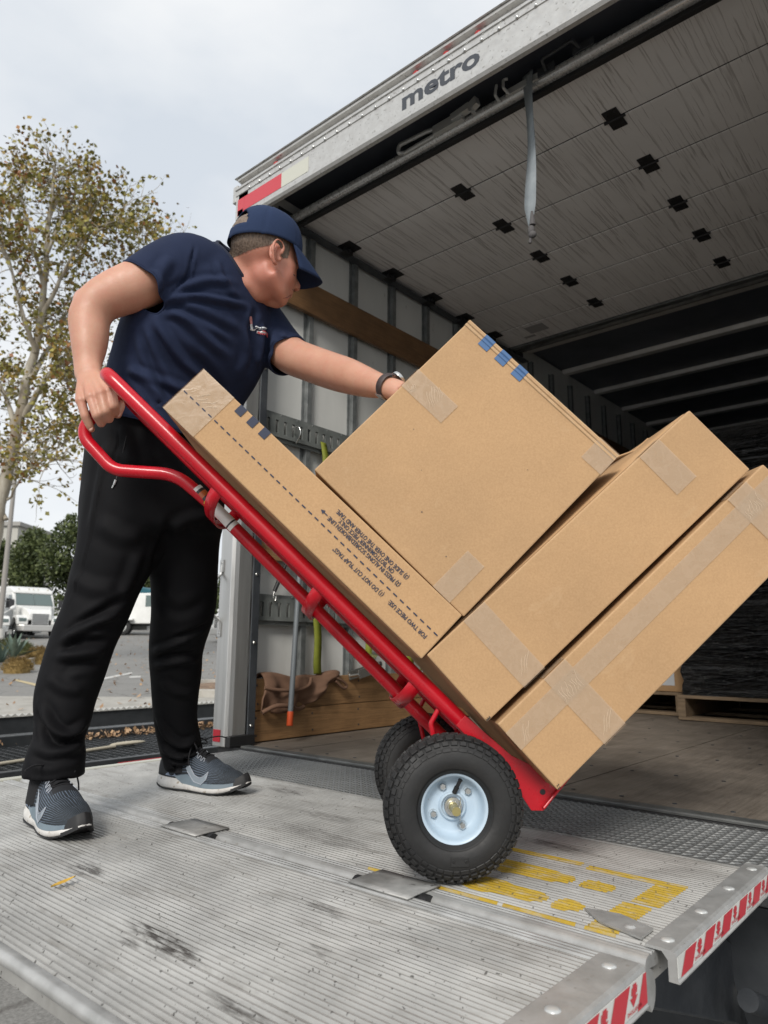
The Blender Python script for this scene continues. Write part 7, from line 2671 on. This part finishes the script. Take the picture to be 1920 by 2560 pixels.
def leaves(m):
    for p in tips:
        dens = noise.noise(p * 0.55 + Vector((3, 1, 8)))
        for _ in range(3 if dens > 0.0 else 1):
            c = p + Vector((rt.gauss(0, 0.14), rt.gauss(0, 0.14), rt.gauss(0, 0.13)))
            d = Vector((rt.uniform(-1, 1), rt.uniform(-1, 1), rt.uniform(-1.2, 0.4))).normalized()
            w = d.cross(Vector((rt.uniform(-1, 1), rt.uniform(-1, 1), rt.uniform(-1, 1)))).normalized()
            s = rt.uniform(0.06, 0.115)
            u = w.cross(d)
            k = rt.random() + 0.35 * noise.noise(p * 0.8)
            mi = 0 if k < 0.66 else (1 if k < 0.94 else 2)
            m.add([c, c + d * s * 0.7 + w * s * 0.75, c + d * s * 1.7 + u * s * 0.25, c + d * s * 0.7 - w * s * 0.75], [(0, 1, 2), (0, 2, 3)], mi)
tag(part('crown', [ML_OLIVE, ML_OCHRE, ML_RUST], tr, leaves, weld=False, fix=False), kind='stuff')

def evergreen(label, px, pyb, pyt, wpx, D, seed, n=5200):
    r = random.Random(seed)
    b = P(px, pyb, D)
    b.z = lot_z(b)
    top = P(px, pyt, D)
    H = top.z - b.z
    Wd = wpx / FOC * D / 2
    t = thing('evergreen_tree', label, 'tree', tuple(b), 'dense dark trees behind the parked lorries')
    part('trunk', M_BARK2, t, lambda m: m.tube([b, b + Z_AX * H * 0.55], [0.28, 0.14], 10), smooth=60)
    lobes = []
    for i in range(22):
        a = r.uniform(0, 2 * pi)
        z = r.uniform(0.16, 0.88)
        prof = (sin(pi * min(1, z * 0.85 + 0.12)) ** 0.7)
        rad = Wd * prof * r.uniform(0.35, 0.75)
        lobes.append((b + Vector((cos(a) * rad, sin(a) * rad, H * z)), Wd * r.uniform(0.30, 0.46)))
    lobes.append((b + Z_AX * H * 0.9, Wd * 0.3))
    lobes.append((b + Z_AX * H * 0.5, Wd * 0.55))
    def crown(m):
        for _ in range(n):
            c, rr = lobes[r.randrange(len(lobes))]
            v = Vector((r.gauss(0, 1), r.gauss(0, 1), r.gauss(0, 1))).normalized()
            p = c + v * rr * (r.random() ** 0.35) * Vector((1, 1, 0.9)).length / 1.68
            if p.z < b.z + 0.3: continue
            d = (v + Vector((r.uniform(-1, 1), r.uniform(-1, 1), r.uniform(-0.6, 1)))).normalized()
            w = d.cross(Vector((r.uniform(-1, 1), r.uniform(-1, 1), r.uniform(-1, 1)))).normalized()
            s = r.uniform(0.09, 0.19)
            u = w.cross(d)
            m.add([p, p + d * s + w * s * 0.7 , p + d * s * 2.0 + u * s * 0.3, p + d * s - w * s * 0.7], [(0, 1, 2), (0, 2, 3)])
    tag(part('crown', ML_GREEN, t, crown, weld=False, fix=False), kind='stuff')
evergreen('tallest dark evergreen tree, its tip above the others', 165, 1560, 1283, 170, 56, 1, 8000)
evergreen('bushy evergreen tree behind the white truck with the slatted grille', 70, 1560, 1318, 150, 58, 2, 7000)
evergreen('evergreen tree at the left edge behind the lamp post', -20, 1560, 1350, 150, 60, 3, 5000)
evergreen('evergreen tree showing beside the man\'s right knee', 250, 1560, 1330, 160, 60, 4, 6000)
evergreen('evergreen tree above the white flatbed trailer', 340, 1560, 1375, 150, 62, 5, 6000)
evergreen('evergreen tree hidden mostly by the man\'s left leg', 430, 1560, 1400, 150, 62, 6, 3000)
evergreen('low far tree between the man and the corner post', 560, 1560, 1445, 110, 75, 7, 3000)
bw = P(22, 1330, 75)
bl = thing('building', 'pale flat roofed building showing past the trees', 'building', (bw.x, bw.y, lot_z(bw)))
M_STUCCO = material('cream stucco', (0.42, 0.41, 0.37), 0.9)
part('wall', M_STUCCO, bl, lambda m: m.obox(Vector((bw.x, bw.y, lot_z(bw) + (bw.z - lot_z(bw)) / 2)) - U_AX * 2, U_AX, A_AX, Z_AX, 5.0, 4, (bw.z - lot_z(bw)) / 2))
part('roof', material('grey roof edge', (0.30, 0.29, 0.27), 0.8), bl, lambda m: m.obox(Vector((bw.x, bw.y, bw.z + 0.2)) - U_AX * 2, U_AX, A_AX, Z_AX, 5.3, 4.3, 0.2))

# ------------------------------------------------------------------ car trailer beside the lift
M_BLKSTEEL = material('satin black steel', fn=worn((0.018, 0.020, 0.022), (0.032, 0.035, 0.038), 8, (0.35, 0.55), 0.1, 40))
M_SERR = material('worn serrated steel edge', fn=worn((0.33, 0.32, 0.29), (0.50, 0.49, 0.46), 12, (0.5, 0.7)))
tl = thing('equipment_trailer', 'black steel trailer with a mesh deck parked beside the lift', 'trailer', (-5.4, 2.5, -1.1))
Y0, Y1 = -0.6, 6.6
part('side_beam', M_BLKSTEEL, tl, lambda m: (m.box(-4.42, -4.36, Y0, Y1, -0.50, -0.292), m.box(-4.47, -4.42, Y0, Y1, -0.33, -0.318)), bevel=0.004)
def mesh_deck(m):
    x = -5.42
    while x <= -4.44:
        m.box(x, x + 0.008, Y0, Y1, -0.325, -0.296)
        x += 0.062
    y = Y0
    k = 0
    while y < Y1:
        m.box(-5.42, -4.44, y, y + 0.007, -0.312, -0.295)
        y += 0.062
part('mesh_deck', M_BLKSTEEL, tl, mesh_deck, weld=False)
part('side_beam', M_BLKSTEEL, tl, lambda m: m.box(-5.66, -5.52, Y0, Y1, -0.42, -0.235), bevel=0.004)
part('side_beam', M_BLKSTEEL, tl, lambda m: m.box(-6.78, -6.62, Y0, Y1, -0.40, -0.205), bevel=0.004)
def teeth(m):
    m.box(-6.80, -6.60, Y0, Y1, -0.2045, -0.196)
    y = Y0
    while y < Y1:
        m.prism([(-6.60, y, -0.196), (-6.60, y + 0.05, -0.196), (-6.60, y + 0.025, -0.175)], (-0.012, 0, 0))
        y += 0.06
tag(part('serrated_edge', M_SERR, tl, teeth, weld=False), kind='stuff')
for y in (0.2, 1.9, 3.6, 5.3):
    part('cross_member', M_BLKSTEEL, tl, lambda m: m.box(-6.62, -4.42, y, y + 0.07, -0.50, -0.43))
part('brace', M_BLKSTEEL, tl, lambda m: (m.prism([(-6.6, 3.3, -0.36), (-5.7, 3.9, -0.36), (-5.7, 3.98, -0.36), (-6.6, 3.38, -0.36)], (0, 0, 0.03)), m.prism([(-6.6, 4.4, -0.36), (-5.7, 3.98, -0.36), (-5.7, 3.9, -0.36), (-6.6, 4.32, -0.36)], (0, 0, 0.03))))
for y in (1.6, 2.5):
    for x in (-4.75, -6.25):
        w = part('wheel', M_DKTYRE, tl, lambda m: m.lathe([(0.18, 0.09), (0.27, 0.11), (0.33, 0.08), (0.34, 0.0), (0.33, -0.08), (0.27, -0.11), (0.18, -0.09)], (x, y, -0.80), (1, 0, 0), 24), smooth=50)
part('tail_light', M_REDTAPE, tl, lambda m: m.box(-4.359, -4.355, 2.50, 2.82, -0.40, -0.315), bevel=0.001)
part('lock', M_CHROME, tl, lambda m: (m.box(-4.355, -4.30, 2.70, 2.86, -0.41, -0.345), m.box(-4.31, -4.27, 2.84, 2.90, -0.40, -0.355)), bevel=0.01)
# stick and fallen leaves on the trailer
sk = thing('stick', 'pale stick lying on the black mesh deck', 'stick', (-4.7, 2.1, -0.29))
part('wood', material('bleached wood', (0.40, 0.36, 0.28), 0.8), sk, lambda m: (m.tube([(-4.62, 1.75, -0.286), (-4.85, 2.75, -0.285)], [0.010, 0.012], 8), m.ball((-4.87, 2.86, -0.275), 0.03, 0.14, 0.014)), smooth=60)
rl = random.Random(9)
def litter(m):
    for _ in range(620):
        x = -5.48 + abs(rl.gauss(0, 0.05)) - 0.01
        y = rl.uniform(2.6, 5.2) if rl.random() < 0.85 else rl.uniform(-0.4, 6)
        z = -0.295 + abs(rl.gauss(0, 0.018))
        d = Vector((rl.uniform(-1, 1), rl.uniform(-1, 1), rl.uniform(-.4, .9))).normalized()
        w = d.cross(Vector((rl.uniform(-1, 1), rl.uniform(-1, 1), 1))).normalized()
        s = rl.uniform(0.012, 0.028)
        c = Vector((x, y, z))
        m.add([c, c + d * s + w * s * 0.6, c + d * s * 1.8, c + d * s - w * s * 0.6], [(0, 1, 2), (0, 2, 3)])
lt = MB()
litter(lt)
lo = lt.build('leaf_litter', leafmat('brown fallen leaf', (0.16, 0.085, 0.04), (0.42, 0.27, 0.15)), None, weld=False, fix=False)
tag(lo, 'brown fallen leaves piled along the black trailer beam', 'leaves', kind='stuff')
# leaves strewn over the yard
ly = MB()
for _ in range(900):
    p = on_lot(rl.uniform(-60, 640), 1600 + 150 * rl.random() ** 1.0 + 30 * rl.random()) if False else None
    d_ = 8 + 40 * rl.random() ** 1.4
    s_ = (rl.uniform(-0.62, -0.12)) * d_
    p = A_AX * d_ + U_AX * s_
    p = Vector((p.x, p.y, lot_z(p) + 0.02))
    d = Vector((rl.uniform(-1, 1), rl.uniform(-1, 1), rl.uniform(-.1, .5))).normalized()
    w = d.cross(Z_AX).normalized()
    s = rl.uniform(0.04, 0.085)
    ly.add([p, p + d * s + w * s * 0.6, p + d * s * 1.8 + Z_AX * 0.02, p + d * s - w * s * 0.6], [(0, 1, 2), (0, 2, 3)])
lo = ly.build('fallen_leaves', MATS['brown fallen leaf'], None, weld=False, fix=False)
tag(lo, 'dry leaves scattered across the grey yard', 'leaves', kind='stuff')

# single yellow leaf on the lift
yl = thing('leaf', 'single narrow yellow leaf lying on the ribbed platform', 'leaf', tuple(survey(157, 2212, z=0.002)))
l0, l1 = survey(126, 2222, z=0.002), survey(188, 2203, z=0.002)
def yleaf(m):
    d = l1 - l0
    w = d.cross(Z_AX).normalized()
    N = 12
    v = []
    for i in range(N + 1):
        s = i / N
        ww = 0.0085 * sin(pi * s ** 0.85) ** 0.8 * (1 + 0.12 * sin(i * 2.6)) if 0 < i < N else 0
        c = l0 + d * s + Z_AX * (0.002 + 0.006 * s * s)
        v += [c - w * ww + Z_AX * 0.0015, c, c + w * ww + Z_AX * 0.003]
    m.add(v, [(3 * i + q, 3 * i + q + 1, 3 * i + q + 4, 3 * i + q + 3) for i in range(N) for q in (0, 1)])
part('blade', material('yellow leaf', fn=worn((0.50, 0.28, 0.03), (0.62, 0.40, 0.06), 60, (0.5, 0.7))), yl, yleaf, smooth=60)
